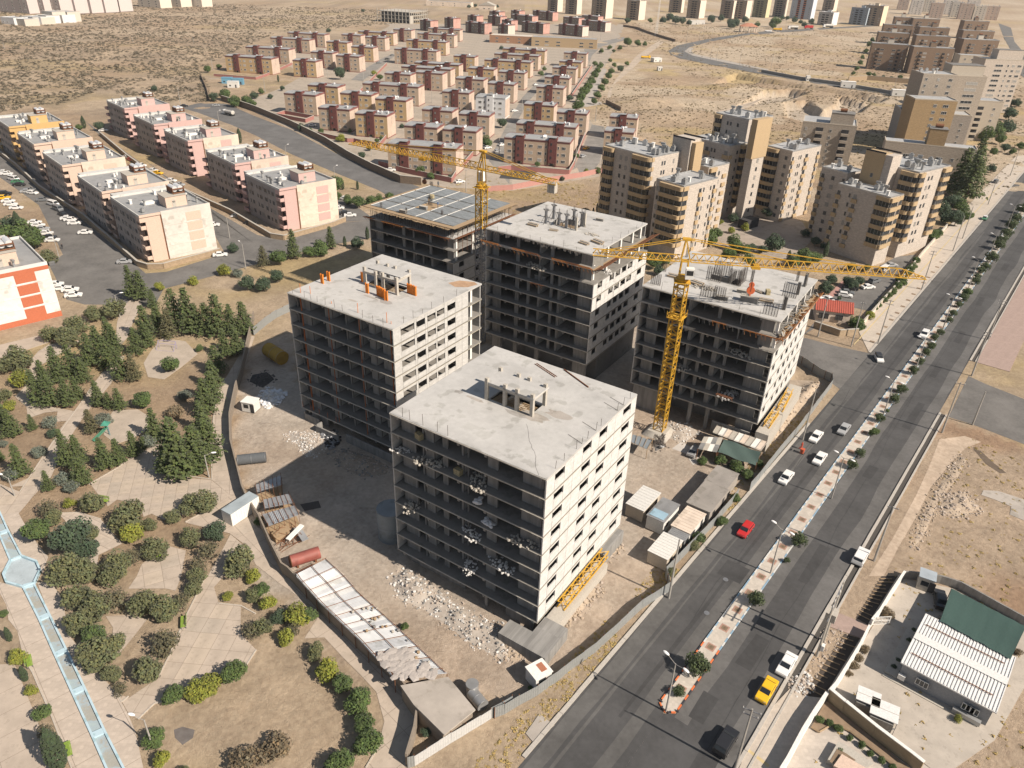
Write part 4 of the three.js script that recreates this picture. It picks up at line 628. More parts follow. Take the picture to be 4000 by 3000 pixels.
  const k = []; for (let i = 0; i < 22; i++) { const x = 2 + 21 * hash(i, fx | 0), z = -1.5 - (D - 3) * hash(i + 50, fz | 0); if (x > 13 && x < 22 && z < -9 && z > -18) continue; k.push([x, z, Math.floor(3 * hash(i, 77)), 0.8 + 0.5 * hash(i, 5)]); }
  roofKit(rf, k, H + 0.04);
  return t;
}
[['pale block with ochre yellow accents, farthest of the left row', -217.6,-327.5, PK.yellow, PK.yellow],['peach block next to the ochre one in the left row', -190.6,-298.7, PK.peach, PK.peach],['peach block in the middle of the left row beside the car park', -163.5,-268.8, PK.peach, PK.cream],['peach block second from the near end of the left row', -134.6,-238.7, PK.peach, PK.end],['peach block at the near end of the left row with cream end wall', -112.4,-215.9, PK.peach, PK.white]].forEach(([l, x, z, a, e]) => pinkBlock(l, x, z, a, e, { ph: a }));
[['pink block farthest up the second row beside the dry hill', -191,-375.9, PK.pink, PK.pink],['pink block second from the far end of the second row', -162.2,-342, PK.pink, PK.pink],['pink block in the middle of the second row with cream end wall', -136.1,-313.5, PK.pink, PK.cream],['pink block second from the near end of the second row', -105.3,-279.3, PK.pink, PK.end],['pink block at the near end of the second row by the curving road', -80.2,-248.9, PK.pink, PK.cream]].forEach(([l, x, z, a, e]) => pinkBlock(l, x, z, a, e, { ph: a }));
{ const t = pinkBlock('white block with brick red panels at the left edge of the picture', -133.9,-162.6, PK.red, mat(0.72,0.71,0.69, { map: blotch }), { ph: PK.peach, panel: PK.red }); part('red_band', [B(25.3,0.1,-21.5,0.14,1.5,15), B(25.3,13.2,-21.5,0.14,1.0,15)], PK.red, t); }
// ----- retaining walls and garden walls -----
function wallRun(name, label, category, pts, h, m, th = 0.35, cap, group, y0 = 0) { // panels of a wall along a line of [x, z] points
  const t = thing(name, label, category, 0,0,0,0, group);
  for (let i = 0; i + 1 < pts.length; i++) { const [ax, az] = pts[i],[bx, bz] = pts[i + 1], L = Math.hypot(bx - ax, bz - az), n = Math.max(1, Math.round(L / 4.2)), ry = -Math.atan2(bz - az, bx - ax); for (let k = 0; k < n; k++) { const f = (k + 0.5) / n, x = ax + (bx - ax) * f, z = az + (bz - az) * f, hh = h * (1 + 0.03 * (hash(k, i) - 0.5)); const o = part('wall_panel', [C(0,-0.3,0, L / n - 0.02, hh + 0.3, th)], m, t); o.position.set(x, y0, z); o.rotation.y = ry; if (cap) part('coping', [C(0, hh, 0, L / n + 0.01,0.12, th + 0.12)], cap, o); } }
  return t;
}
const mudWall = mat(0.36,0.27,0.18, { map: courseTex }), brown = mat(0.22,0.165,0.12, { map: courseTex }), pinkWall = mat(0.38,0.17,0.15, { map: grain }), whiteCap = M.mid;
wallRun('retaining_wall', 'long buff stone wall along the foot of the left row of blocks', 'wall', [[-242.8,-349.7],[-215,-320.5],[-185.8,-287.8],[-152.2,-255.3],[-131.3,-232.1],[-114.4,-213.2],[-110.4,-211.1],[-106.1,-211.9],[-94.3,-226.3]], 1.7, mudWall, 0.5, M.mid);
wallRun('retaining_wall', 'buff stone wall between the car aisle and the pink second row', 'wall', [[-209.9,-383.9],[-175.8,-339.9],[-148,-306.7],[-125.6,-285.5],[-104.8,-266.7],[-82.7,-242.3],[-77.9,-240.7],[-65.1,-256.4],[-61.9,-262.6]], 1.7, mudWall, 0.5, M.mid);
wallRun('retaining_wall', 'tall brown stone wall beside the curving road below the red flats', 'wall', [[-185.9,-488],[-168.7,-471.5],[-155,-457.3],[-124.8,-420.8],[-97.1,-382.9],[-79.9,-355.3],[-65.5,-334.9],[-49.9,-315.9],[-40.8,-313.5]], 3.2, brown, 0.6, M.mid);
wallRun('garden_wall', 'maroon wall round the yard of the half whitewashed flats', 'wall', [[-63.8,-343.4],[-50.2,-332],[-28.6,-318.7],[-27.4,-334.1],[-22,-372]], 2.2, pinkWall, 0.3, whiteCap);
wallRun('garden_wall', 'maroon wall round the yard of the nearest right hand flats', 'wall', [[-9.6,-340.6],[-3.9,-343.5],[22.1,-338.9],[25,-353.8],[34.8,-420.6]], 2.2, pinkWall, 0.3, whiteCap);
wallRun('garden_wall', 'long pink wall between the estate plaza and the dry slope', 'wall', [[-13.3,-307.4],[-2.8,-311.3],[14.5,-326.2],[27.6,-335.6],[37.4,-345]], 2.2, mat(0.46,0.24,0.21, { map: grain }), 0.3, null);
wallRun('garden_wall', 'maroon wall in front of the flats above the brown stone wall', 'wall', [[-109.6,-402.6],[-87,-387.1],[-83.7,-387.7],[-69.6,-377],[-69.3,-398]], 2.0, pinkWall, 0.3, whiteCap);
wallRun('garden_wall', 'maroon walled court beside the first flats by the sand plot', 'wall', [[-139.7,-444.2],[-119.3,-431.3],[-117.3,-441.5],[-137,-453.4],[-139.7,-444.2]], 2.0, pinkWall, 0.3, whiteCap);
wallRun('garden_wall', 'maroon wall along the left street of the estate', 'wall', [[-113.9,-675.4],[-108.6,-516.8],[-127.7,-531.1]], 1.8, pinkWall, 0.3, whiteCap);
wallRun('garden_wall', 'maroon wall beside the dark hedge at the right of the estate', 'wall', [[34.6,-551.1],[48.2,-635.5],[59.8,-706.3]], 1.8, pinkWall, 0.3, whiteCap);
wallRun('garden_wall', 'maroon wall along the front of the first flats row on the left', 'wall', [[-224.6,-582.3],[-191.2,-573.2],[-189.8,-584.8],[-188.4,-603],[-187.9,-655.8]], 1.8, pinkWall, 0.3, whiteCap);
wallRun('boundary_wall', 'low brown wall at the edge of the dry field left of the estate', 'wall', [[-233.5,-580.1],[-206.3,-518.9],[-193,-486.6]], 2.2, brown, 0.4);
wallRun('boundary_wall', 'dark wall stepping along the dry plot behind the estate', 'wall', [[134.6,-1136.4],[149.9,-1107.5],[156.7,-1045.8],[169.3,-979],[174.8,-954.8]], 2.6, brown, 0.4);
wallRun('boundary_wall', 'brown retaining wall at the corner of the dirt heap', 'wall', [[55.6,-525.8],[62.8,-500.3]], 2.6, brown, 0.4);
wallRun('boundary_wall', 'long low white wall beside the far road above the excavation', 'wall', [[208.6,-711.1],[230.8,-672.2],[256.4,-647.2],[289.9,-596.7]], 2.4, mat(0.3,0.29,0.27, { map: grain }), 0.3, M.white);
wallRun('boundary_wall', 'stone wall below the terrace of the brown brick blocks', 'wall', [[271.5,-675.3],[291.3,-686.4],[328.3,-672.6]], 3.4, mudWall, 0.5, M.mid);
// ----- the tan and travertine towers -----
const TN = { stone: mat(0.52,0.465,0.41, { map: courseTex }), tan: mat(0.47,0.35,0.21, { map: grain }), roof: mat(0.42,0.43,0.44, { map: blotch, roughness: 0.6 }), beige: mat(0.40,0.345,0.285, { map: courseTex }), ochre: mat(0.36,0.255,0.14, { map: courseTex }), trim: mat(0.5,0.44,0.36, { map: grain }) };
const balcGeo = new Map();
function balcGeos(L, d, r) { const k = L + '_' + d + '_' + r; if (!balcGeo.has(k)) { const s = new THREE.Shape(); s.moveTo(0,0); s.lineTo(0, d - r * 0.4); s.quadraticCurveTo(0, d, r * 0.6, d); s.lineTo(L - r, d); s.quadraticCurveTo(L, d, L, d - r); s.lineTo(L, 0); const g = new THREE.ExtrudeGeometry(s, { depth: 1.3, bevelEnabled: false, curveSegments: 6 }).rotateX(PI / 2).translate(0,1.3,0); balcGeo.set(k, [ready([g]), ready([B(0.15,1.3,-0.1, L - 0.3,1.75, Math.max(0.2, d - 0.55))]), ready([B(0.1,1.3, d - 0.3,0.12,1.75,0.12), B(L * 0.5,1.3, d - 0.3,0.1,1.75,0.1), B(L * 0.75,1.3, d - 0.3,0.1,1.75,0.1), B(L * 0.25,1.3, d - 0.3,0.1,1.75,0.1)])]); } return balcGeo.get(k); }
function balconies(t, face, a, L, d, r, y0, n, W, fh = 3.05) { const [pg, gg, mg] = balcGeos(L, d, r); for (let f = 0; f < n; f++) { const o = part('balcony', pg, TN.tan, t); if (face === 'f') o.position.set(a, y0 + f * fh, 0); else { o.position.set(W, y0 + f * fh, -a); o.rotation.y = PI / 2; } if (f < n - 1) { part('glazing', gg, paneMats[Math.floor(hash(f, a * 7 | 0) * 2) * 3], o); part('mullion', mg, M.steel, o); } } }
function tanBlock(t, x, z, W, D, H, o = {}) { // one block of a tan tower, as a group inside the thing
  const g = new THREE.Group(); g.name = 'wing'; g.position.set(x, 0, z); t.add(g); const n = Math.floor((H - 1.3) / 3.05), y0 = H - 1.3 - (n - 1) * 3.05;
  part('wall', [B(0,0, -D, W, H, D)], o.m || TN.stone, g); part('roof', [B(0.3, H - 0.02, -D + 0.3, W - 0.6,0.1, D - 0.6)], TN.roof, g);
  part('parapet', [B(0, H, -0.22, W, 0.45,0.22), B(W - 0.22, H, -D, 0.22,0.45, D - 0.22), B(0, H, -D, 0.22,0.45, D - 0.22), B(0.22, H, -D, W - 0.44,0.45,0.22)], M.galv, g);
  for (const [a, L, d, r] of o.fb || []) balconies(g, 'f', a, L, d, r, y0 - 0.05, n, W); for (const [a, L, d, r] of o.rb || []) balconies(g, 'r', a, L, d, r, y0 - 0.05, n, W);
  for (let f = 0; f < n; f++) { const y = y0 + f * 3.05 - 1.9; if (y < 0.6) continue; for (const [a, w] of o.fw || []) win(g, 'f', a, y, w, 1.4, M.steel); for (const [a, w] of o.rw || []) win(g, 'r', a, y, w, 1.4, M.steel, W); for (const [a, w] of o.rt || []) part('tan_panel', [B(W, y - 1.2, -a - w / 2,0.5,1.25, w)], TN.tan, g); for (const [a, w] of o.ft || []) part('tan_panel', [B(a - w / 2, y - 1.2,0, w, 1.25,0.5)], TN.tan, g); }
  if (o.kit !== 0) roofKit(g, Array.from({ length: o.kit || 9 }, (_, i) => [1.5 + (W - 3) * hash(i, W * 9 | 0), -1.5 - (D - 3) * hash(i + 9, D * 7 | 0), [2,1,2,0][i % 4], 1.3]), H + 0.08);
  return g;
}
const loc = (t, x, z) => { const c = Math.cos(t.rotation.y), s = Math.sin(t.rotation.y), dx = x - t.position.x, dz = z - t.position.z; return [dx * c - dz * s, dx * s + dz * c]; };
{
  const t = house('apartment_tower', 'travertine and tan apartment tower behind the middle concrete tower', 'apartment tower', 29.2,-266,48);
  tanBlock(t, 0,0,21,15,29, { fb: [[0,4.6,1.3,1.2],[13,8.2,1.5,2.6]], fw: [[7.6,0.9],[10,0.9]], rb: [], rw: [[5.5,0.7],[6.8,0.7],[11.5,0.6]], kit: 16 });
  const [bx, bz] = loc(t, 44.2,-243.6); tanBlock(t, bx, bz, 11,18,23.8, { fb: [[2.2,8.8,1.3,0.9]], fw: [[1.1,0.9]], rb: [[0.02,2.6,0.35,0.1]], rt: [[9,1.5],[16.6,1.6]], rw: [[9,1.3],[10.9,0.6],[16.4,1],[14.6,0.6]], kit: 8 });
  const [cx, cz] = loc(t, 58.4,-266.3); tanBlock(t, cx, cz, 9,12,24, { rb: [[0.4,4,1,1]], rt: [[9.5,2]], rw: [[6.4,0.9]], kit: 4 });
  const [dx, dz] = loc(t, 51.6,-263.3); part('stair_shaft', [B(dx, 0, dz - 6,7.5,33.5,6)], TN.stone, t); part('tan_shaft', [B(dx + 7.5,0, dz - 5.2,1.6,32.6,4.4)], TN.tan, t); part('shaft_rail', [B(dx, 33.5, dz - 6,9,0.5,0.2), B(dx, 33.5, dz - 0.2,9,0.5,0.2)], M.dark, t);
}
{
  const t = house('apartment_tower', 'travertine and tan apartment tower in the middle of the three above the garden court', 'apartment tower', 64.4,-294,50);
  tanBlock(t, 0,0,18,11,27, { ft: [[8,3],[16.6,2.6]], fw: [[8,1.4],[10.2,0.8],[11.6,0.8],[16.6,1.2]], rt: [[0.9,1.6]], rw: [[4.8,0.9]], rb: [[6.4,4.4,1.6,1.8]], kit: 12 });
  tanBlock(t, 1.5,-11,15,15,35, { fb: [[0,3.2,1,0.6]], fw: [[6,0.8],[7.4,0.8],[10.6,1]], rw: [[3,0.9]], kit: 10 });
  const [px, pz] = loc(t, 81.2,-277); part('tan_portal', [B(px, 24, pz - 9,2.4,13.5,9)], TN.tan, t); tanBlock(t, px - 1, pz - 1.2,3.2,7,34.6, { rw: [[3.4,1]], kit: 0, m: TN.stone });
  const [qx, qz] = loc(t, 92,-287.9); tanBlock(t, qx, qz, 10.5,19,26, { fb: [[0,5.4,1.5,2.2]], fw: [[8.4,1.1]], rt: [[1,1.6],[10,2.4],[17.8,2]], rw: [[1,1.1],[5,0.6],[6.2,0.6],[10,1.6],[17.6,1.2]], kit: 7 });
  part('entrance', [B(px + 4,0, pz - 4,4,3.2,7)], M.dark, t);
}
{
  const t = house('apartment_tower', 'travertine and tan apartment tower nearest the avenue with rounded balconies', 'apartment tower', 105.7,-250.8,54);
  tanBlock(t, 0,0,18.8,7.5,22.5, { ft: [[1,1.8],[7,2]], fb: [[14.2,4.62,0.35,0.1]], fw: [[1,1.1],[5,0.7],[7,1.2]], rb: [[0,4.8,0.9,0.8],[5.4,2,0.3,0.2]], kit: 8 });
  const [ax, az] = loc(t, 119.3,-256); tanBlock(t, ax, az, 14.6,19,28.5, { fb: [[8.8,5.9,1.3,2.2]], fw: [[1,0.8],[4.6,0.8],[6,0.8]], rb: [[0,3.4,1.1,1.4],[14.4,4.6,1.2,1]], rw: [[6.8,0.9],[8.8,0.9]], kit: 16 });
  const [bx, bz] = loc(t, 104.6,-264.6); tanBlock(t, bx, bz, 10,9,24.5, { ft: [[1,1.8],[9,1.8]], fw: [[1,1.2],[5,1.2],[9,1]], kit: 4 });
  const [dx, dz] = [1.5,-9]; part('tan_shaft', [B(dx, 0, dz - 4,7,33,4)], TN.tan, t); part('stair_shaft', [B(dx + 6.9,0, dz - 5.6,2.6,32.8,5.4)], TN.stone, t); part('shaft_rail', [B(dx, 33, dz - 5.6,9,0.5,0.2), B(dx, 33, dz - 0.2,7,0.5,0.2)], M.dark, t); win(t, 'f', dx + 4,25,0.9,1.3, M.steel, 0, dz);
}
// ----- generic blocks: a box of storeys with window rows -----
function block(label, x, z, W, D, H, deg, o = {}) {
  const t = house(o.name || 'apartment_block', label, o.cat || 'apartment block', x, z, deg, o.group), fh = o.fh || 3.1, n = Math.floor((H - 0.6) / fh), y0 = o.y0 || 0;
  part('wall', [B(0, y0, -D, W, H, D)], o.m || TN.beige, t); if (o.end) part('end_wall', [B(W - 0.02, y0 + 0.3, -D + 0.1,0.14, H - 0.4, D - 0.2)], o.end, t);
  const rf = part('roof', [B(0.25, y0 + H - 0.02, -D + 0.25, W - 0.5,0.1, D - 0.5)], o.roof || TN.roof, t); part('parapet', [B(-0.05, y0 + H, -0.25, W + 0.1,0.5,0.3), B(W - 0.25, y0 + H, -D, 0.3,0.5, D - 0.25), B(-0.05, y0 + H, -D, 0.3,0.5, D - 0.25)], o.trim || o.m || TN.trim, t);
  for (let f = 0; f < n; f++) { const y = y0 + 1.0 + f * fh; for (const [a, w, hh] of o.fw || []) win(t, 'f', a, y, w, hh || 1.4, o.fm || M.white); for (const [a, w] of o.rw || []) win(t, 'r', a, y, w, 1.4, o.fm || M.white, W); for (const [a, w] of o.fb || []) { const b = part('balcony', [B(a - w / 2, y - 1.1,0, w, 1.15,1.1)], o.bm || o.m || TN.beige, t); part('balcony_door', [B(a - w / 2 + 0.1, y + 0.05,0, w - 0.2,1.7,0.3)], M.dark, b); } }
  if (o.ph) { const [a, b, w, d, h] = o.ph; const p = part('penthouse', [B(a, y0 + H, -b - d, w, h, d)], o.phm || o.m || TN.beige, rf); part('roof', [B(a - 0.15, y0 + H + h, -b - d - 0.15, w + 0.3,0.12, d + 0.3)], M.concreteDark, p); if (o.tank) part('water_tank', [new THREE.CylinderGeometry(0.8,0.8,3,12).rotateZ(PI / 2).translate(a + w / 2, y0 + H + h + 1, -b - d / 2)], M.rust, p); }
  if (o.kit) roofKit(rf, Array.from({ length: o.kit }, (_, i) => [1.5 + (W - 3) * hash(i, W * 9 | 0), -1.5 - (D - 3) * hash(i + 9, D * 7 | 0), [2,1,0][i % 3], 1.2]), y0 + H + 0.08);
  return t;
}
const sw4 = W => [[W * 0.1,1.1],[W * 0.32,3],[W * 0.52,1.1],[W * 0.75,2.6],[W * 0.92,1.1]];
block('beige stepped block between the tan towers and the excavation', 133.5,-373.2,24,19,20,20, { fw: [[2,1.1],[8,3],[13,1.1],[19,3]], fb: [[8,3.4],[19.4,3.2]], rw: [[4,1.2],[7,0.8],[12,1.2]], ph: [12,1.5,10,8,5], tank: 1, trim: TN.trim });
block('beige stepped block, lowest tier facing the avenue trees', 201.6,-421.1,34,22,18.5,14, { m: mat(0.35,0.315,0.28, { map: courseTex }), fw: [[4,1.2],[9,2],[15,1.6],[22,4],[30,1.2]], rw: [[5,1.2]], trim: TN.trim });
block('ochre recessed tier above the beige stepped block', 192.5,-392,20,14,29,6, { m: TN.ochre, fw: [[10,1.6],[15,2.6]], trim: TN.trim });
block('beige upper tier of the stepped block with white roof', 203.4,-412.8,17,16,38,3, { m: TN.beige, fw: [[2,1.2],[8,1.2],[14,1.8]], kit: 5, trim: TN.trim });
block('beige tier of the stepped block with long glazed bays', 223.8,-427.6,20,15,36,3, { m: TN.beige, fw: [[3,1.4],[13,6]], ph: [2,3,17,10,5], phm: TN.trim, trim: TN.trim });
block('beige corner tier of the stepped block with four balconies', 249.3,-449,19.5,14,21,8, { m: TN.trim, fw: [[15.5,1.3],[1.2,1]], fb: [[7,6]], trim: TN.trim });
block('beige corner wing with small windows left of the balconied tier', 232.1,-439.6,14,13,26,12, { m: TN.beige, fw: [[3,1.3],[10,1.1]], trim: TN.trim });
block('tall cream block beside the avenue bend above the trees', 306,-543.9,26,16,33,0, { m: mat(0.56,0.49,0.42, { map: courseTex }), fw: [[10,5],[16,1],[19.5,1.8],[23.5,2.6]], rw: [[5,1.2]], ph: [8,2,17,8,6], trim: TN.trim });
block('cream low block with shaded arches left of the tall cream block', 339.1,-639.2,20,14,26,10, { m: TN.trim, fw: [[4,1.2],[9,1.2],[14,1.2]], trim: TN.trim });
block('beige roof terrace block just behind the tower nearest the avenue', 159.2,-339.8,36,10,19,20, { m: TN.beige, ph: [16,0,7,7,7], phm: TN.ochre, tank: 1, fw: sw4(30), trim: TN.trim });
// ----- brown brick blocks at the upper right -----
const bk = mat(0.235,0.165,0.115, { map: blockTex });
[['brown brick block at the front left of the brown group', 115,330,31,18],['brown brick block at the front right of the brown group', 432,358,34,10],['brown brick block second row left', 165,246,30,16],['brown brick block second row middle', 455,270,33,10],['brown brick block third row left', 205,186,32,16],['brown brick block third row middle', 480,206,33,10],['brown brick block at the right end above the cream block', 815,300,34,6],['brown brick block right of the dark gap', 812,232,34,6],['brown brick block fourth row left', 430,140,34,10],['brown brick block fourth row right', 820,158,32,6],['brown brick block fourth row far left', 290,130,20,14]].forEach(([l, x, y, w, deg], i) => {
  const q = [[320.6,-761.6],[349.4,-740.3],[378.8,-890.2],[408.8,-866.7],[434.1,-1011],[467.4,-988.5],[443.9,-838.9],[503.9,-958.8],[530.1,-1146.4],[593.7,-1134.3],[511.3,-1161]][i];
  block(l, q[0], q[1], w, 15,22, deg, { m: bk, group: 'brown brick blocks', fw: [[w * 0.12,1],[w * 0.3,3],[w * 0.62,3],[w * 0.88,1.2]], fb: [[w * 0.2,2],[w * 0.76,2.2]], rw: [[4,1.2],[9,1.2]], ph: [w * 0.42,3,5,5,4], phm: i % 2 ? bk : F.pale, tank: 1, roof: M.tinRoof, trim: M.galv });
});
// ----- far blocks along the top -----
const farWall = mat(0.30,0.245,0.19, { map: grain }), farEnd = mat(0.72,0.64,0.54, { map: grain }), farBlue = mat(0.42,0.47,0.55, { map: grain });
[[[36.7,-1384.9], 20,15,26, 'first from the left'],[[64.2,-1343.5], 22,14,26, 'second from the left'],[[100.7,-1276.9], 26,20,27, 'third from the left with a wide end wall'],[[152.8,-1268.9], 22,19,26, 'fourth from the left'],[[250.7,-1471.3], 24,10,27, 'standing back beside the lattice mast'],[[259.3,-1348.3], 22,20,26, 'behind the white site cabins'],[[318.4,-1374.9], 22,16,26, 'right of the white cabins']].forEach(([p, w, d, h, s]) => block('far cream block with bright end wall, ' + s, p[0], p[1], w, d, h, 38, { m: farWall, end: farEnd, group: 'far cream blocks', fw: [[w * 0.15,1.2],[w * 0.85,1.2]], fb: [[w * 0.42,4],[w * 0.65,4]], kit: 6, ph: [w * 0.6,4,5,5,3], phm: farEnd }));
[[[335.6,-1374.2], 26,20,27, farWall, farEnd, 'far cream block behind the guard house trees'],[[383.7,-1421.9], 24,16,28, mat(0.28,0.27,0.17, { map: grain }), mat(0.62,0.56,0.36, { map: grain }), 'far olive and yellow block between the cream ones'],[[428.1,-1455.7], 20,12,32, farWall, farEnd, 'far brown block left of the blue and red one'],[[448,-1424.5], 36,18,40, farBlue, mat(0.62,0.66,0.72, { map: grain }), 'far blue grey block with red balconies'],[[452,-1294.9], 22,26,18, mat(0.45,0.43,0.42, { map: grain }), mat(0.74,0.73,0.72, { map: grain }), 'far low white block beside the tank trucks'],[[586.8,-1670.1], 22,20,28, farWall, farEnd, 'far cream block behind the low white one'],[[514.3,-1331.4], 26,10,24, mat(0.26,0.30,0.36, { map: grain }), mat(0.40,0.46,0.52, { map: grain }), 'far dark blue block right of the white one'],[[530.9,-1327], 30,26,28, mat(0.34,0.26,0.19, { map: grain }), mat(0.72,0.60,0.45, { map: grain }), 'far sand coloured block beside the brown brick group']].forEach(([p, w, d, h, m, e, l], i) => block(l, p[0], p[1], w, d, h, 38, { m, end: e, fw: [[w * 0.12,1.4],[w * 0.88,1.4]], fb: [[w * 0.35,4.4],[w * 0.62,4.4]], bm: i === 3 ? PK.red : m, kit: 6, ph: [w * 0.5,4,6,6,3.4], phm: e }));
[[0,150,6],[300,40,20],[400,62,22],[500,40,18],[560,90,22],[640,30,24],[700,85,20],[760,100,22],[820,55,22],[870,110,20],[930,80,22]].forEach(([x, y, w], i) => { if (!i) return; const q = [[573.6,-1447.4],[794.3,-1806.3],[752.6,-1654.2],[831.8,-1765.7],[753.2,-1571.9],[835.7,-1693.6],[813.4,-1615.2],[802.6,-1562.9],[898,-1723.1],[827.1,-1558.4],[855.5,-1570.9]][i]; block(`far pale patchwork block, ${ORD[i - 1]} from the left above the brown brick group`, q[0], q[1], w, 18,22 + 6 * hash(i, 3), 20, { group: 'far patchwork blocks', m: [F.pale, mat(0.46,0.36,0.30, { map: grain }), PK.white][i % 3], end: [farEnd, F.pale, PK.end][i % 3], fw: [[w * 0.2,1.6],[w * 0.5,2.4],[w * 0.8,1.6]], rw: [[5,1.4],[12,1.4]], kit: 5 }); });
for (let i = 0; i < 10; i++) { const q = [[-659.6,-1041.5],[-644.3,-1049.1],[-625.1,-1050.4],[-614,-1064.3],[-601.7,-1079],[-590.9,-1093.1],[-582.6,-1115.3],[-551.2,-1189.6],[-534.2,-1219.7],[-509.2,-1233.4]][i]; block(`far grey apartment slab, ${ORD[i]} from the left behind the dry hill`, q[0], q[1], i > 6 ? 44 : 58,20, i > 6 ? 20 : 46,26, { group: 'far apartment slabs', m: i > 6 ? F.pale : mat(0.38,0.33,0.32, { map: grain }), end: i > 6 ? farEnd : mat(0.60,0.54,0.52, { map: grain }), fw: i > 6 ? [[8,3],[22,3],[36,3]] : [[6,3],[15,3],[29,3],[43,3],[52,3]] }); }
for (let i = 0; i < 8; i++) { const q = [[-550.4,-866.5],[-540.6,-864.9],[-542.6,-886.7],[-534.5,-890],[-534.2,-901.9],[-533,-914.4],[-530.7,-921.5],[-530.4,-934.2]][i]; block(`small far house, ${ORD[i]} from the left below the grey slabs`, q[0], q[1], 16 + 10 * hash(i, 2), 16,8 + 4 * hash(i, 5), 26, { name: 'house', cat: 'house', group: 'small far houses', m: i % 3 ? M.mid : F.white, end: i % 2 ? F.pale : F.white, fw: [[4,2],[10,2]] }); }
// school and low buildings between the two parts of the estate
block('long brick hall with a domed skylight behind the flats', 17.9,-1698,1,1,1,0, { name: 'hall', cat: 'hall' }).removeFromParent();
block('long low brick hall with pale roof in the middle of the estate', -36.8,-876,50,22,7,8, { name: 'hall', cat: 'hall', m: mat(0.36,0.2,0.12, { map: blockTex }), roof: F.pale, fw: [[8,3],[20,3],[32,3],[44,3]] });
block('two storey sand coloured school with deep verandas', 7.7,-855.6,68,18,8.4,6, { name: 'school', cat: 'school', m: mat(0.42,0.31,0.19, { map: grain }), roof: M.tinRoof, fw: [[6,4],[16,4],[28,4],[52,4],[62,4]], bm: F.trim });
block('long low white shed with grey roof on the dry plain', -168.2,-1420.7,78,18,7,10, { name: 'shed', cat: 'shed', m: PK.cream, roof: M.tin, fw: [[10,2],[30,2],[50,2]] });
{ const t = block('cream gabled house on the dry plain', -75.8,-1370.6,26,16,6,10, { name: 'house', cat: 'house', m: PK.cream, roof: M.mid, fw: [[9,3],[17,3]] }); const s = new THREE.Shape([[-1,6],[27,6],[13,11]].map(p => new THREE.Vector2(...p))); part('gable_roof', [new THREE.ExtrudeGeometry(s, { depth: 17, bevelEnabled: false }).translate(0,0.5,-16.5)], M.mid, t); }
{ // far concrete skeleton
  const t = house('concrete_skeleton', 'bare concrete frame of a long building on the dry plain', 'building', -192,-1083.5,24); const W = 49, D = 44;
  for (let f = 0; f <= 2; f++) { part('floor_slab', [B(0,4.4 + f * 4.4 - 0.5, -D, W, 0.5, D)], M.mid, t); }
  for (let f = 0; f < 4; f++) for (let i = 0; i <= 9; i++) { part('column', [B(i * W / 9 - 0.35, f * 4.4,-0.5,0.7, f < 3 ? 4 : 3,0.7)], M.mid, t); part('column', [B(W - 0.5, f * 4.4, -i * D / 9 - 0.35,0.7, f < 3 ? 4 : 3,0.7)], M.mid, t); }
  part('inner_wall', [B(1,0,-9, W - 4,12,0.4)], M.concreteDark, t); part('shear_wall', [B(W - 0.2,0,-8,0.5,9,7)], M.mid, t);
}
// blocks of the quarter on the right, beyond the frame: their shade falls over the avenue
block('tall beige block right of the avenue beyond the picture', 226,-214,24,34,33,37, { m: TN.beige, fw: sw4(24) });
block('beige block right of the avenue farther up', 262,-292,22,22,26,37, { m: TN.beige, fw: sw4(22) });

// ---------- trees and shrubs ----------
// crowns are leaf clumps spread through a lobed volume; each kind has a few shapes that its trees share
function leafGeo(pts, colFn) { // pts: [x, y, z, size, nx, ny, nz]; each a folded leaf spray of two triangles pairs
  const n = pts.length, pos = new Float32Array(n * 12 * 3), nor = new Float32Array(n * 12 * 3), col = new Float32Array(n * 12 * 3), uv = new Float32Array(n * 24); let o = 0;
  const a = new V3(), b = new V3(), c = new V3(), d = new V3(), e = new V3(), nn = new V3();
  for (const [x, y, z, s, nx, ny, nz] of pts) {
    nn.set(nx + rr(-0.7,0.7), ny + rr(-0.5,0.9), nz + rr(-0.7,0.7)).normalize(); a.set(rr(-1,1), rr(-1,1), rr(-1,1)).cross(nn).normalize(); b.crossVectors(nn, a);
    const k = colFn(x, y, z, s);
    for (let q = 0; q < 2; q++) { // two leaves crossing at an angle
      const ang = q * 1.5 + rr(-0.4,0.4), ca = Math.cos(ang), sa = Math.sin(ang), L = s * rr(0.8,1.25), w = s * rr(0.28,0.45), ox = rr(-0.3,0.3) * s, oy = rr(-0.3,0.3) * s;
      c.copy(a).multiplyScalar(ca).addScaledVector(b, sa); d.copy(b).multiplyScalar(ca).addScaledVector(a, -sa); e.copy(nn).multiplyScalar(rr(-0.25,0.25) * s);
      const P = (l, t, f) => [x + ox * a.x + oy * b.x + c.x * l + d.x * t + e.x * f, y + ox * a.y + oy * b.y + c.y * l + d.y * t + e.y * f, z + ox * a.z + oy * b.z + c.z * l + d.z * t + e.z * f];
      for (const v of [P(-L * 0.5,0,0), P(0, w, 1), P(L * 0.5,0,0), P(-L * 0.5,0,0), P(L * 0.5,0,0), P(0, -w, 1)]) { pos.set(v, o * 3); nor.set([nn.x, nn.y, nn.z], o * 3); col.set(k, o * 3); o++; }
    }
  }
  const g = new THREE.BufferGeometry(); g.setAttribute('position', new THREE.BufferAttribute(pos, 3)); g.setAttribute('color', new THREE.BufferAttribute(col, 3)); g.setAttribute('uv', new THREE.BufferAttribute(uv, 2)); g.computeVertexNormals(); g.userData.ready = true; return g;
}
const leafM = new THREE.MeshPhysicalMaterial({ vertexColors: true, roughness: 1, transmission: 0.4, thickness: 0, side: THREE.DoubleSide });
const scrubM = new THREE.MeshStandardMaterial({ vertexColors: true, roughness: 1, side: THREE.DoubleSide });
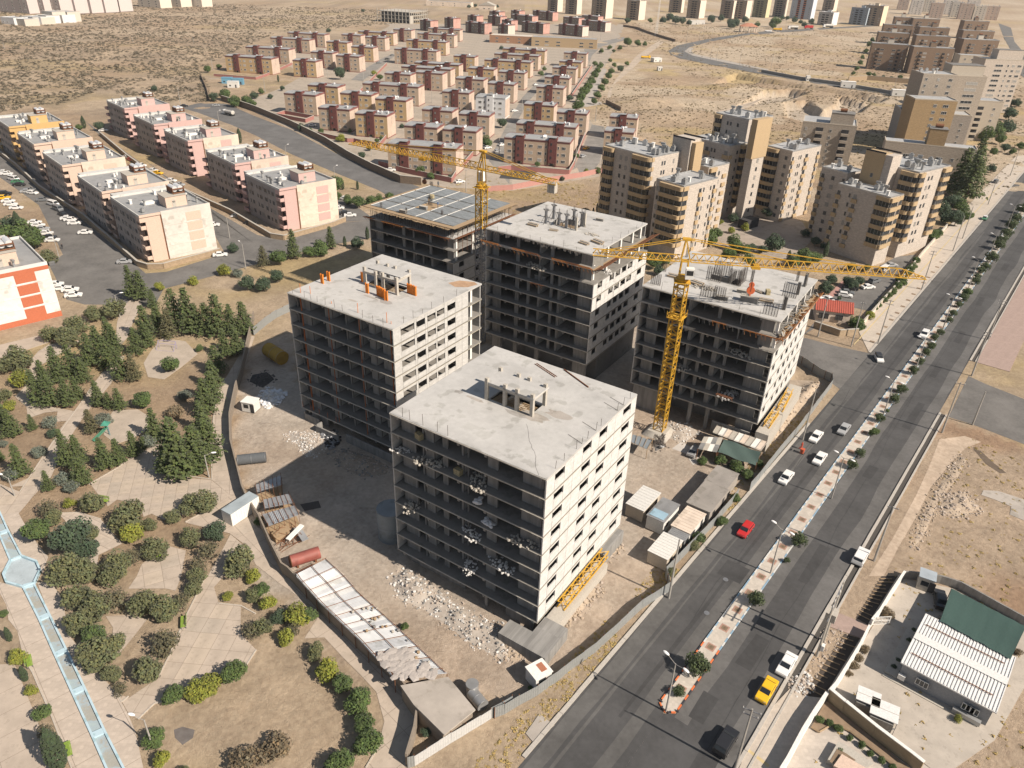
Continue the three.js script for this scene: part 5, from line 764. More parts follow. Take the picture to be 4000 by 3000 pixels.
const barkM = mat(0.16,0.12,0.09, { map: grain }), barkGrey = mat(0.25,0.22,0.18, { map: grain });
const tint = (c, v, w) => () => { const k = 1 + v * (rnd() - 0.5) * 2, h = (rnd() - 0.5) * w; return [c[0] * k * (1 + h), c[1] * k, c[2] * k * (1 - h)]; };
function broadCrown(c, o = {}) { // unit radius about 1; base of crown near y = 0.35
  const lobes = [], n = o.lobes || 9, pts = []; for (let i = 0; i < n; i++) { const a = i / n * 2 * PI + rr(-0.4,0.4), r = rr(0.35,0.62); lobes.push([Math.cos(a) * r, rr(0.5,1.25) * (o.tall || 1), Math.sin(a) * r, rr(0.36,0.55)]); } lobes.push([0,1.3 * (o.tall || 1), 0,0.55],[0,0.85 * (o.tall || 1), 0,0.6]);
  const N = o.n || 1500; let lob = 0; const shade = lobes.map(() => rr(0.82,1.18));
  for (let i = 0; i < N; i++) { const q = i % lobes.length, l = lobes[q], u = rr(-1,1), th = rr(0,2 * PI), s = Math.sqrt(1 - u * u), r = l[3] * Math.cbrt(rr(0.3,1.25)); const d = [s * Math.cos(th), u * 0.85, s * Math.sin(th)]; if (o.gap && fbm(d[0] * 2 + l[0] * 7, d[1] * 2 + l[2] * 5,2) < o.gap) continue; pts.push([l[0] + d[0] * r, Math.max(0.3, l[1] + d[1] * r), l[2] + d[2] * r, (o.leaf || 0.15) * rr(0.7,1.3), d[0], d[1], d[2], q]); }
  const t = tint(c, o.v ?? 0.3, o.w ?? 0.24); let k = 0; const g = leafGeo(pts, () => { const m = t(), s = shade[pts[k++ % pts.length][7]]; return [m[0] * s, m[1] * s, m[2] * s]; });
  const br = [bar([0,0,0],[0.02,0.85,0.01], 0.1,6)]; for (let i = 0; i < n; i += 2) br.push(bar([0,0.42,0],[lobes[i][0] * 0.8, lobes[i][1], lobes[i][2] * 0.8], 0.045,5)); return [g, ready(br)];
}
function pineCrown(c, o = {}) { // unit height 1, radius about 0.3
  const pts = [], whorls = o.w || 15; for (let k = 0; k < whorls; k++) { const f = k / whorls, y = 0.1 + 0.88 * f, R = (o.r || 0.31) * Math.pow(1 - f, 0.72) + 0.015, nb = Math.round(9 - 4 * f), a0 = rr(0,6); for (let b = 0; b < nb; b++) { const a = a0 + b / nb * 2 * PI + rr(-0.3,0.3), L = R * rr(0.72,1.22), m = Math.round(5 + 14 * (1 - f)); for (let i = 0; i < m; i++) { const t = Math.sqrt(rr(0.04,1)), rad = L * t, sp = 0.22 * rad + 0.012; pts.push([Math.cos(a) * rad + rr(-sp, sp), y + 0.16 * rad - 0.1 * rad * t + rr(-0.012,0.028) + 0.05 * t * t * L, Math.sin(a) * rad + rr(-sp, sp), (o.leaf || 0.042) * rr(0.7,1.3), Math.cos(a) * 0.5,0.8, Math.sin(a) * 0.5]); } } }
  return [leafGeo(pts, tint(c, o.v ?? 0.32,0.2)), ready([cyl(0,0,0,0.022,0.006,0.95,6)])];
}
function columnCrown(c, r = 0.16) { const pts = []; for (let i = 0; i < 900; i++) { const y = Math.pow(rr(0,1), 0.8), R = r * Math.pow(Math.sin(PI * Math.min(1,0.16 + y * 0.84)), 0.7) * rr(0.75,1.08), a = rr(0,2 * PI); pts.push([Math.cos(a) * R, 0.04 + y * 0.96, Math.sin(a) * R, 0.05 * rr(0.7,1.3), Math.cos(a), 0.4, Math.sin(a)]); } return [leafGeo(pts, tint(c, 0.3,0.2)), ready([cyl(0,0,0,0.02,0.01,0.5,6)])]; }
const G3 = { olive: [0.150,0.165,0.070], green: [0.095,0.150,0.035], deep: [0.060,0.100,0.050], yellow: [0.27,0.29,0.035], silver: [0.17,0.20,0.155], pine: [0.088,0.122,0.030], pineB: [0.125,0.120,0.050], dry: [0.22,0.17,0.10], ball: [0.065,0.095,0.030] };
const KIND = {
  olive: [0,1,2].map(() => broadCrown(G3.olive, { n: 1900, leaf: 0.135, gap: 0.28 })), loose: [0,1].map(() => broadCrown([0.15,0.14,0.075], { n: 1000, leaf: 0.13, gap: 0.42 })), green: [0,1,2].map(() => broadCrown(G3.green, { n: 1900, leaf: 0.14 })), deep: [0,1].map(() => broadCrown(G3.deep, { n: 1900, leaf: 0.13 })),
  yellow: [0,1,2].map(() => broadCrown(G3.yellow, { n: 1700, leaf: 0.14, gap: 0.25 })), silver: [0,1].map(() => broadCrown(G3.silver, { n: 1500, leaf: 0.12, tall: 0.75 })), dry: [0,1].map(() => broadCrown(G3.dry, { n: 1300, leaf: 0.14, tall: 0.6, gap: 0.3 })), ball: [0].map(() => broadCrown(G3.ball, { n: 1500, leaf: 0.14, tall: 0.95 })),
  pine: [0,1,2,3].map(i => pineCrown(G3.pine, { r: 0.20 + 0.025 * i })), pineB: [0,1].map(() => pineCrown(G3.pineB, { r: 0.26 })), cypress: [0,1].map(() => columnCrown([0.045,0.075,0.028])),
};
const treeWords = { olive: 'olive green tree', loose: 'loose pale olive tree', green: 'leafy green tree', deep: 'dark blue green tree', yellow: 'yellow green tree', silver: 'low silvery shrub', dry: 'dry brown shrub', pine: 'dark green pine', pineB: 'brownish green pine', cypress: 'narrow cypress', ball: 'clipped ball tree' };
const TG = { olive: 'tree', loose: 'tree', green: 'tree', deep: 'tree', yellow: 'tree', silver: 'shrub', dry: 'shrub', pine: 'pine tree', pineB: 'pine tree', cypress: 'cypress', ball: 'tree' };
const TN3 = { olive: 'broadleaf_tree', loose: 'broadleaf_tree', green: 'broadleaf_tree', deep: 'broadleaf_tree', yellow: 'broadleaf_tree', silver: 'shrub', dry: 'shrub', pine: 'pine_tree', pineB: 'pine_tree', cypress: 'cypress_tree', ball: 'ball_tree' };
let treeN = 0;
function tree(kind, x, z, size, label, group, y = 0) { // size: crown radius, or height for pines and cypresses
  const v = KIND[kind],[cg, tg] = v[treeN++ % v.length], t = thing(TN3[kind], label, TG[kind], x, y, z, hash(treeN, 9) * 6.28, group);
  const s = size; t.scale.set(s * (0.92 + 0.16 * hash(treeN, 1)), s * (0.92 + 0.16 * hash(treeN, 2)), s * (0.92 + 0.16 * hash(treeN, 3)));
  part('crown', cg, leafM, t); part('trunk', tg, kind === 'pine' || kind === 'pineB' ? barkM : barkGrey, t); return t;
}
function trees(where, group, list) { // list of [kind, x, z, size]; the label tells each by its kind and its order from left to right among its kind here
  const by = {}; for (const q of list) (by[q[0]] ||= []).push(q);
  for (const k of Object.keys(by)) { by[k].sort((a, b) => a[1] - b[1]); by[k].forEach((q, i) => tree(k, q[1], q[2], q[3], `${treeWords[k]} ${where}` + (by[k].length > 1 ? `, ${ORD[i]} such from left` : ''), group)); }
}
trees('beside the car park and park lane', 'trees at the upper park edge', [
  ['pine', -104.7,-188.9,9.8],['pine', -102.4,-189.1,8.8],['pine', -97.2,-184.1,5.7],['olive', -107.7,-160.8,3.1],['olive', -109,-167.7,2.6],['olive', -108.3,-174.9,2.5],['olive', -104.3,-176.9,3.3],['olive', -113.1,-162.9,2.3],
  ['olive', -112.2,-148.4,3.4],['olive', -114.5,-147.1,2.3],['yellow', -107.5,-141.4,2.3],['deep', -164.7,-235.2,4.1],['green', -157.3,-229.1,4.4],['green', -163,-230,3.3],['green', -151.8,-224.6,3.3],['olive', -141.3,-213.2,2.6],['cypress', -160.1,-231.6,9.6],
]);
trees('in the park belt', 'pines of the park belt', [
  ['pine', -90.8,-165.8,9.7],['pine', -89.6,-169.9,8.9],['pineB', -85.7,-166.9,8.2],['pine', -86.1,-172.2,10.8],['pine', -81.7,-169.8,12],['pine', -79.9,-170,9.2],['pine', -77.1,-169.5,9.5],['pine', -74.1,-169.1,12],['pine', -70.9,-169.4,8.9],['pine', -68,-170.2,9.6],
  ['pine', -66.5,-159.6,8.3],['pine', -68.6,-157.7,7.4],['pine', -68,-150.3,8.1],['pine', -66.3,-143.6,7.9],['pine', -97.9,-161.5,8.6],['pine', -97.8,-156.1,8.2],['pine', -94.6,-157.5,8.2],['pine', -93,-150.7,8.3],['pine', -97.4,-151.5,9.2],
  ['pine', -89.8,-157.9,7.4],['pine', -88.9,-161.6,7.1],['pine', -87.7,-145.7,8.2],['pineB', -84.7,-145.4,7.1],['pine', -99.1,-146.5,8.5],['pine', -100.7,-143.7,8.7],['pine', -102.1,-140.6,7.5],['pine', -95.5,-144.1,7],
]);
trees('among the upper park paths', 'trees among the upper park paths', [
  ['pine', -99.9,-134,8.4],['pine', -96.8,-133.7,7.9],['pine', -93.5,-133.9,7],['pine', -92.8,-136.4,6.3],['pine', -87.3,-134.4,6.2],['pine', -84.7,-133.6,4.3],['pine', -82.4,-133.3,5.4],['green', -77.9,-134.5,2.1],['silver', -70.6,-138,1.7],['dry', -70.1,-131.4,2],
  ['pine', -63.8,-132.7,9],['pine', -64.1,-137.3,8.3],['pine', -62,-125.8,7.9],['pineB', -83.8,-124.4,5.6],['silver', -83,-127.9,1.8],['pine', -70.3,-122.8,7.2],['silver', -70.7,-120.5,1.6],
  ['pine', -60.9,-111.2,14],['pine', -63,-112.1,9.1],['pine', -58.3,-113.5,10.9],['pine', -57.5,-117.2,10.5],['pine', -82.3,-112.8,8.4],['pine', -80.6,-113.6,7.1],['pine', -77.4,-108.1,6.7],['pine', -75.4,-112.8,7.6],['pine', -73.6,-114.4,6.1],['pine', -71.9,-117.1,5.6],['pine', -71.2,-119.5,3.3],
  ['pine', -98.4,-122.3,7],['pine', -101.1,-124.2,7.3],['green', -95.7,-124.5,4.1],['silver', -92.8,-125.9,1.6],['deep', -90.4,-122.4,1.2],['silver', -89.5,-115.8,1.6],['pine', -89.1,-109.5,7.2],['silver', -90.3,-108.5,1.8],['pine', -95.9,-114.2,3.2],['silver', -98.2,-118.6,1],['yellow', -104.6,-131.5,1.4],['green', -82.2,-105.8,4.4],['silver', -80.7,-108,1.6],['silver', -78.1,-105.8,1.5],['green', -57.9,-112.1,1.2],['olive', -107.6,-135.1,1.7],
].map(q => q[0] === 'green' && q.length === 4 && q[3] > 3.4 ? ['pine', q[1], q[2], q[3]] : q));
trees('between plaza and blue channel', 'trees in the middle of the park', [
  ['loose', -78.6,-99.3,2],['yellow', -76,-101.3,1.1],['olive', -71.6,-100.5,2.2],['olive', -76.7,-97,1.6],['green', -76.6,-92.9,2.4],['deep', -69.6,-90.4,3.1],['deep', -66.9,-89.8,2],['olive', -69.1,-94,1.7],['olive', -67.7,-84,2.6],['olive', -64.7,-84.4,2.5],
  ['olive', -63.6,-96.7,2.9],['yellow', -61.7,-93.7,2],['olive', -59.9,-96.6,1.2],['olive', -56.9,-98.5,1.5],['olive', -54.8,-101.2,2],['olive', -52.4,-102,2.2],['olive', -51.9,-93.3,1.8],['deep', -48.2,-94.5,1.9],['loose', -47.8,-90.4,1.9],['loose', -48.4,-87.4,1.5],['olive', -56.3,-90.1,2.2],['olive', -60.6,-87,2.2],['loose', -59.2,-88.3,1.8],['olive', -60.1,-84.1,2.1],['olive', -47.7,-85.1,1.5],['olive', -42,-87.2,2.5],['yellow', -39.2,-85.6,1.3],
]);
trees('in the lower park', 'trees of the lower park', [
  ['olive', -63.2,-79.3,2.2],['olive', -59.6,-77.7,2.3],['loose', -57.7,-79.1,2.2],['olive', -52.9,-78.5,2.4],['olive', -49.2,-77.5,2.2],['loose', -47.9,-79.8,1.5],['olive', -47.2,-82.4,1.6],['olive', -60.3,-74.4,2.1],['green', -57.2,-72.4,1.8],['olive', -55.1,-69.4,2.5],['olive', -54,-71,1.8],['loose', -46.9,-71.4,2.4],['olive', -47.4,-66.9,2.1],['olive', -52.3,-66.8,1.3],['loose', -50,-64.7,1.1],
  ['green', -42.7,-63.8,1.5],['yellow', -39.9,-64.5,1.7],['yellow', -38.6,-65.3,1.7],['green', -36,-67.3,1.8],['yellow', -41.8,-81.6,0.9],['loose', -35.8,-74.7,1.5],['olive', -37.9,-81.5,1.3],['green', -42.6,-57.7,1.4],['yellow', -40.5,-55.1,1.2],['dry', -30.4,-55.2,2.1],['dry', -27.3,-57.1,2],['olive', -37.5,-53.8,0.8],
  ['green', -36.9,-82.6,1.4],['yellow', -35.1,-80.1,1.5],['olive', -34.7,-75.4,1.5],['deep', -32.8,-77.3,1.2],['yellow', -30.2,-77.4,2],['yellow', -30.8,-73.9,1.3],['green', -28.6,-78,1.4],['olive', -26.1,-71.4,1.4],['yellow', -23.8,-68.4,1.8],['green', -21.2,-66.3,1.5],['green', -18.5,-63.6,2],['green', -17.2,-60.5,1.6],['green', -16.2,-57.7,1.8],['green', -19.2,-55.2,1.7],['loose', -30.2,-75.4,1.3],
]);
trees('left of the blue channel', 'trees left of the channel', [['yellow', -66.1,-69.1,1.3],['cypress', -69.4,-72.5,2.6],['yellow', -61.4,-63.9,0.9],['cypress', -63.5,-66.1,3],['green', -58.1,-60.7,1.2],['loose', -56.3,-58.1,1.1],['cypress', -52.5,-54.2,7],['green', -72.7,-76.7,0.7]]);
trees('along the sandy verge of the lane', 'trees along the sandy verge', [['yellow', -86.5,-208.4,2.1],['yellow', -92.8,-200.5,1.7],['silver', -82.3,-207.7,1.9],['deep', -76.2,-198,2.5],['yellow', -100.2,-195.4,1.6],['deep', -71.6,-198,2.5],['deep', -69.5,-204.3,2.2],['pineB', -77.4,-216.9,7.4],['green', -73.1,-218.3,2.8],['pine', -70,-223.7,10.2],['green', -65.7,-225.8,2],['green', -62.6,-227.4,2.9],['pine', -60.7,-234.1,8.2],['cypress', -56.7,-236.8,3.6],['deep', -52.3,-235.2,2.3],['cypress', -50.6,-244.3,4.2],['deep', -90.3,-227.5,2],['green', -78.4,-150,2.2],['green', -75.7,-160.3,1.1]]);
trees('by the road behind the pink blocks', 'trees along the curving road', [['green', -73.5,-299.1,3.7],['cypress', -71.4,-302.6,4.2],['cypress', -65.5,-303.3,3.5],['green', -101.4,-286.7,1.3],['green', -70.5,-288.7,1.8],['green', -65.2,-283,2.2],['green', -60.4,-278.7,3],['green', -56.2,-281.7,2.4],['green', -54.1,-287.6,1.8],['green', -50.7,-291.2,1.8],['cypress', -224.8,-397.6,6.6],['deep', -214.2,-393,2.6],['green', -224.3,-392.1,1.8],['cypress', -137.6,-376.6,7.1],['deep', -237.9,-512.7,2.2]].map(q => q[0] === 'green' && q[3] > 4.5 ? ['green', q[1], q[2], 2.6] : q));
trees('among the maroon and cream flats', 'trees among the flats', [['deep', -133.6,-587.4,4.6],['cypress', -173.1,-566.4,4.6],['deep', -218.4,-919.6,2.8],['yellow', -113.1,-611.8,2.5],['green', -105.3,-591.6,2.6],['deep', -115.8,-409.2,2.3],['green', -110.2,-405.9,1.5],['green', -104,-403,1.7],['yellow', -90.4,-387.6,2.3],['green', -90.2,-408.8,1.3],['green', -72.3,-388.2,1.3],['green', -71.5,-395.7,1.2],['deep', -65.2,-425.9,1.5],['green', -43.2,-329.6,2.3],['green', -37.9,-323,1.7],['deep', -29.6,-324.2,1.3],['deep', -10.4,-435.7,3.1],['green', -17.2,-387.8,3.5],['deep', -73.3,-354.3,2],['green', -72.8,-370.6,1.7],['green', 8.1,-351,1.5],['green', 27,-368.8,1.7],['deep', 31.7,-529.6,2.5],['green', 14.3,-641.2,2.4],['green', 17.6,-671.9,2.1],['yellow', 30.1,-341,1.4],['green', 35.2,-342.8,1.6],['deep', 18.7,-328.2,1.2],['deep', -22.2,-810.7,2.5],['green', -234.8,-598,3],['green', -233.4,-618,2.3]]);
trees('at the walled corner where the road bends', 'trees at the road bend', [['deep', -189.2,-484,3],['green', -184.3,-490.9,3.9],['green', -171.4,-469.4,3.8],['green', -165,-473,3.5],['deep', -168.7,-497.5,2.9],['green', -170.2,-516.9,2.1],['deep', -159.3,-500.3,1.9],['deep', -160.2,-530.7,1.9],['green', -160.3,-467.1,2.7]]);
// planting strips on the dry slope right of the estate
trees('in the two hedged strips right of the estate', 'trees of the hedged strips', [['green', 35.5,-497.7,4],['green', 39.1,-525.9,3.8],['green', 43,-550.5,3.8],['green', 47.3,-577.4,3.8],['green', 52.1,-608.3,3.7],['green', 56.5,-635.9,3.5],['green', 61.1,-664.2,3.4],['green', 66.2,-696.9,3.2],['green', 47.3,-520.7,2.3],['green', 51.5,-545,2.8],['green', 56.8,-575.5,3],['green', 61.8,-603.3,3.1],['green', 67.4,-635.3,3.1],['green', 72.4,-663.7,3],['deep', 81.5,-677.8,3.3],['green', 63.1,-712.8,2.6],['green', 78.9,-740.7,2.3],['green', 79.5,-709.5,2.2],['green', 77,-811.1,3],['green', 88.5,-847.2,2.9],['green', 99,-845.2,2.9],['green', 111,-884,5.2],['green', 122.8,-887.8,3.7],['green', 131.1,-893.3,3],['green', 90,-819.8,2.1],['green', 92.1,-722.3,2.1]]);
trees('in the garden court of the tan towers', 'trees in the garden court', [['pine', 63.9,-250.6,6.5],['green', 65.2,-250.3,3.6],['green', 69.3,-255.8,2.8],['green', 73.9,-246.7,3.1],['green', 75,-239.6,2.9],['green', 75.4,-231.9,2.2],['green', 70,-237.7,2.3],['deep', 81.1,-277.5,2.2],['cypress', 84.8,-282.5,3.6],['yellow', 75.7,-274.1,1.2],['yellow', 77.2,-264.1,1.4],['yellow', 83.1,-267.8,1.7],['deep', 79.8,-245.5,1.6],['deep', 83,-244.2,1.7],['deep', 87.3,-246.8,3.5],['deep', 95.9,-284,2.7],['deep', 104.1,-253.7,2],['deep', 103.7,-263.6,1.7],['deep', 106.3,-250.5,1.6],['green', 89.7,-232.1,2.6],['green', 93.7,-234.5,3],['green', 96.9,-234.9,2.6],['cypress', 89.7,-237.2,4],['cypress', 103.9,-243,5.3],['green', 43.4,-225.7,2.6],['green', 47.3,-229.2,2.2],['deep', 44.3,-221,1.8],['green', 43.1,-232.5,1.7],['cypress', 30.3,-283.5,3.6],['cypress', 28.7,-281.8,2.7],['deep', 25.6,-279.1,1.7]]);
trees('round the small car park of the towers', 'trees round the small car park', [['olive', 108,-230.5,1.7],['olive', 112.9,-230.5,1.5],['deep', 92.7,-210.6,2.4],['deep', 97.7,-219.3,1.8],['deep', 102.4,-215.1,2.1],['deep', 101.5,-216.9,1.8],['deep', 105.7,-217.8,1.6],['olive', 91.2,-198.1,1.6],['olive', 91.8,-190.8,1.8],['green', 92.8,-186.8,1.9],['green', 93.1,-185,1.7],['yellow', 99.1,-192.9,1.4],['deep', 95.3,-205.9,0.7],['olive', 92.2,-195.8,1.3]]);
{ const l = []; trees('in the hedge beside the wide pavement', 'hedge trees beside the wide pavement', [['green', 132.7,-238.9,1.5],['green', 129.7,-234.4,1.4],['green', 126.7,-230.1,1.4],['green', 123.9,-225.9,1.4],['green', 119.7,-219.5,1.4],['green', 116.6,-215.6,1.4],['green', 113.7,-212,1.3],['green', 110.8,-208.4,1.2],['green', 108.2,-205.1,1.1],['green', 105.5,-202,0.9],['green', 103.5,-199.3,0.8],['green', 120.4,-222.8,1.3]]); }
trees('in the tall row beside the avenue', 'tall trees beside the avenue', [['pine', 188.4,-324.7,22.4],['pine', 189,-317.9,22.1],['pine', 204.9,-345.3,22],['green', 227.2,-392.7,4.4],['green', 215.9,-363.9,4.1],['green', 193.8,-334.5,3.6],['deep', 169.3,-298.2,3.2],['deep', 175.9,-304.2,3.5],['green', 178.2,-301.4,3.5],['deep', 164.8,-285.1,3.3],['deep', 167.1,-282.5,3.3],['green', 173.6,-288.3,3.1],['green', 149.6,-264.4,2.5],['green', 153.7,-268.2,1.9],['pine', 275.5,-459.9,14.3],['green', 265.2,-447,4.9],['green', 278.9,-461.6,5.1],['deep', 289.5,-469.8,5.2],['deep', 317.2,-516.4,4.5],['green', 269.2,-438.6,3.2],['green', 249.4,-408.6,2.4],['deep', 353.1,-571,3.3],['deep', 353.3,-576.6,2.5],['deep', 228,-370.9,2.5],['green', 261.8,-412.9,2],['green', 274,-427,2.3],['deep', 260.8,-418.2,2.5]]);
trees('along the far street at the top', 'trees along the far street', [['deep', 146.3,-1185.9,4.6],['green', 182.6,-1215.1,3.8],['deep', 201,-1215.2,6.1],['deep', 214.7,-1242.2,6.7],['deep', 219.8,-1216,6.6],['deep', 226.1,-1198.2,6],['deep', 235.1,-1195.5,4.6],['deep', 276.4,-1239.5,6.7],['deep', 303.3,-1295.1,6],['deep', 294,-1192.4,6.4],['deep', 310.7,-1232.8,6.2],['deep', 288.1,-1161.6,6.1],['deep', 303.3,-1196.4,5.5],['deep', 332.5,-1264.8,6.2],['green', 333.5,-1198.7,4.9],['green', 363.2,-1214.5,8.8],['green', 351.2,-1181.5,5.1],['deep', 417.2,-1358.6,4.3],['deep', 424.7,-1320.3,5.3],['deep', 412.9,-1235.1,4.6],['deep', 438.8,-1281.9,5.2],['deep', -596,-1163,4.8],['deep', -93.4,-1392.6,3.5],['deep', -84,-1412.1,3.5],['deep', -47.4,-1424.4,3.1],['deep', -236.8,-1221.8,2.7],['deep', 426.2,-1362.5,4.3],['deep', 428.1,-1299.6,3.8]]);
trees('beside the brown brick blocks', 'trees beside the brown blocks', [['green', 434.6,-1035.8,3.5],['green', 405.5,-971.4,3.5],['green', 372.1,-895.8,3],['green', 347.2,-841.1,2.6],['green', 325.4,-790.3,2.5],['green', 304.8,-744.7,2.3],['green', 289.9,-713.4,2],['green', 301.1,-707.4,2.6],['green', 307,-710.5,2],['deep', 311.4,-701.2,1.6],['deep', 316.9,-697.4,1.4],['green', 322.5,-693.9,2.4]]);
trees('growing along the fence of the building site', 'greenery along the site fence', [['green', -42.4,-98.8,0.9],['green', 37.9,-121,1],['green', 41.3,-120.7,1.4],['green', 44,-118.8,1.5],['green', 45.5,-116.5,1.3],['green', 49.1,-120.7,0.9],['green', 41.7,-109.4,1],['green', 37.6,-102.8,1.1],['green', 32.6,-98,1.2],['olive', 31.5,-96.5,1],['green', 26.7,-108.9,0.5],['olive', 26.6,-90,0.9],['green', -14.4,-77,0.7],['deep', -9.3,-60.1,0.7],['olive', -6.1,-60.5,0.6],['green', 3.9,-67.4,0.4]]);
// clipped ball trees of the median
{
  const spots = [[23.9,-67.3],[27,-71.1],[38.7,-84.3],[49.6,-98.2],[46.4,-93.8],[67.2,-121],[70.5,-125.3],[76.4,-133.2],[79.9,-138.8],[83.1,-142.6],[86.6,-147.2],[90.2,-151.8],[97.1,-161.1],[101,-166.1],[104.9,-171.3],[107.9,-175],[111.3,-180.3],[114.3,-183.6],[121.1,-192.5],[124.4,-197],[129.2,-203.4],[132.8,-207.9],[135.8,-212],[143.6,-221.8],[146.5,-226.4],[150.4,-231.7],[153.4,-235],[159.6,-243],[169.4,-256.4],[174.2,-262.9],[179.6,-269.8],[186.9,-279.8],[193.8,-289],[203.5,-302]];
  const size = [0.95,2.0,1.35,1.4,0.6,1.25,1.1,1.1,1.2,0.6,1.3,1.4,1.3,1.2,1.3,1.3,1.2,1.2,1.1,1.2,1.2,1.5,1.5,1.5,1.3,1.5,1.7,2.2,2.2,2.2,2.2,2.3,2.3,2.3];
  spots.forEach(([x, z], i) => tree(i === 7 || i === 9 || i === 22 ? 'green' : 'ball', x, z, size[i], `round trimmed tree on the median, ${ORD[i]} from the orange kerb nose`, 'trimmed trees of the median', 0.17));
}
// scrub of the dry hill and the waste land, too many to count
{
  const clump = (c) => { const pts = []; for (let i = 0; i < 16; i++) { const a = rr(0,6.28), r = Math.sqrt(rnd()) * 0.5; pts.push([Math.cos(a) * r, rr(0.05,0.42), Math.sin(a) * r, 0.4, Math.cos(a) * 0.5,1, Math.sin(a) * 0.5]); } return leafGeo(pts, tint(c, 0.3,0.2)); };
  const zones = [['dry_scrub', 'grey brown scrub bushes dotting the dry hill', 'scrub', [0.17,0.14,0.095], 34000, () => { const z = -(390 + 900 * Math.pow(rnd(), 1.25)), x = -rr(60,900) * (-z / 900) - 60; return [x, z, rr(0.7,2.4) * (rnd() < 0.12 ? 1.5 : 1)]; }],['dry_scrub', 'scattered scrub on the waste land right of the estate', 'scrub', [0.20,0.16,0.09], 5000, () => [rr(45,330), rr(-640,-330), rr(0.5,1.5)]],['dry_scrub', 'scattered scrub on the far waste land', 'scrub', [0.19,0.15,0.09], 5000, () => [rr(140,560), rr(-1200,-560), rr(0.8,2)]],['dry_grass', 'dry yellow weeds along the avenue verge and vacant plots', 'grass', [0.34,0.25,0.10], 3200, () => { const k = rnd(); if (k < 0.45) return [...R(rr(20,150), -33.2 - Math.pow(rnd(), 1.4) * 3.4), rr(0.2,0.55)]; if (k < 0.8) return [...R(rr(60,165), rr(-6,40)), rr(0.2,0.7)]; return [rr(-30,60), rr(-330,-225), rr(0.4,1.2)]; }]];
  const inner = [[-325.8,-327.2],[-256.1,-369.3],[-268.5,-411.2],[-273.1,-511.8],[-216.7,-475.9],[-186.3,-481.9],[-247.5,-615],[-269.1,-893.6],[-114.9,-1131.9],[161,-1353.4],[114.9,-942.5],[38.1,-458.4],[43.9,-405.5],[35.2,-333.1],[-2.7,-304.3],[-56.8,-187.9],[-194,-176.2]], avoid = (x, z, kind) => { const s = x * RU[0] + z * RU[1], t = x * RN[0] + z * RN[1]; if (t > -32.9 && t < -10.5) return true; return kind === 'dry_scrub' && inPoly(x, z, inner); };
  for (const [nm, label, cat, c, n, fn] of zones) { const list = []; while (list.length < n) { const q = fn(); if (avoid(q[0], q[1], nm)) { q.bad = 1; } else if (fbm(q[0] / 25, q[1] / 25,3) < 0.36) q.bad = 1; if (!q.bad) list.push(q); else list.length += 0, n > 0 && (seed = seed + 1 | 0); } const im = new THREE.InstancedMesh(clump(c), scrubM, n), m = new THREE.Matrix4(), qn = new THREE.Quaternion(), up = new V3(0,1,0); list.forEach(([x, z, s], i) => { qn.setFromAxisAngle(up, rr(0,6.28)); m.compose(new V3(x, groundY(x, z) - 0.05, z), qn, new V3(s, s * rr(0.5,0.9), s)); im.setMatrixAt(i, m); }); im.name = numbered(nm); im.castShadow = true; scene.add(im); stuff(im, label, cat); }
}

// ---------- the park: paths, channel, benches ----------
const pvTex = tex(1024,12, (u, v) => { const a = fbm(u * 9, v * 9,5,9), s = fbm(u * 26, v * 26,4,26), k = 0.9 + 0.26 * (a - 0.5) + 0.12 * (s - 0.5) - 0.12 * sm(0.62,0.74, s); return [k, k * 0.99, k * 0.97]; });
const tileTex = tex(512,3, (u, v) => { const c = Math.floor(u * 6), w = Math.floor(v * 6), fu = u * 6 - c, fv = v * 6 - w; return (0.9 + 0.12 * (hash(c, w) - 0.5) + 0.14 * (fbm(u * 7, v * 7,4,7) - 0.5)) * (fu < 0.05 || fv < 0.05 ? 0.9 : 1); });
const PVM = { path: mat(0.43,0.37,0.31, { map: pvTex }), joint: mat(0.27,0.22,0.18, { map: grain }), slab: [mat(0.45,0.385,0.325, { map: pvTex }), mat(0.42,0.365,0.31, { map: pvTex }), mat(0.47,0.40,0.33, { map: pvTex })], tile: [mat(0.49,0.42,0.355, { map: tileTex }), mat(0.47,0.405,0.345, { map: tileTex })], kerb: mat(0.50,0.45,0.39, { map: grain }) };
let pathN = 0;
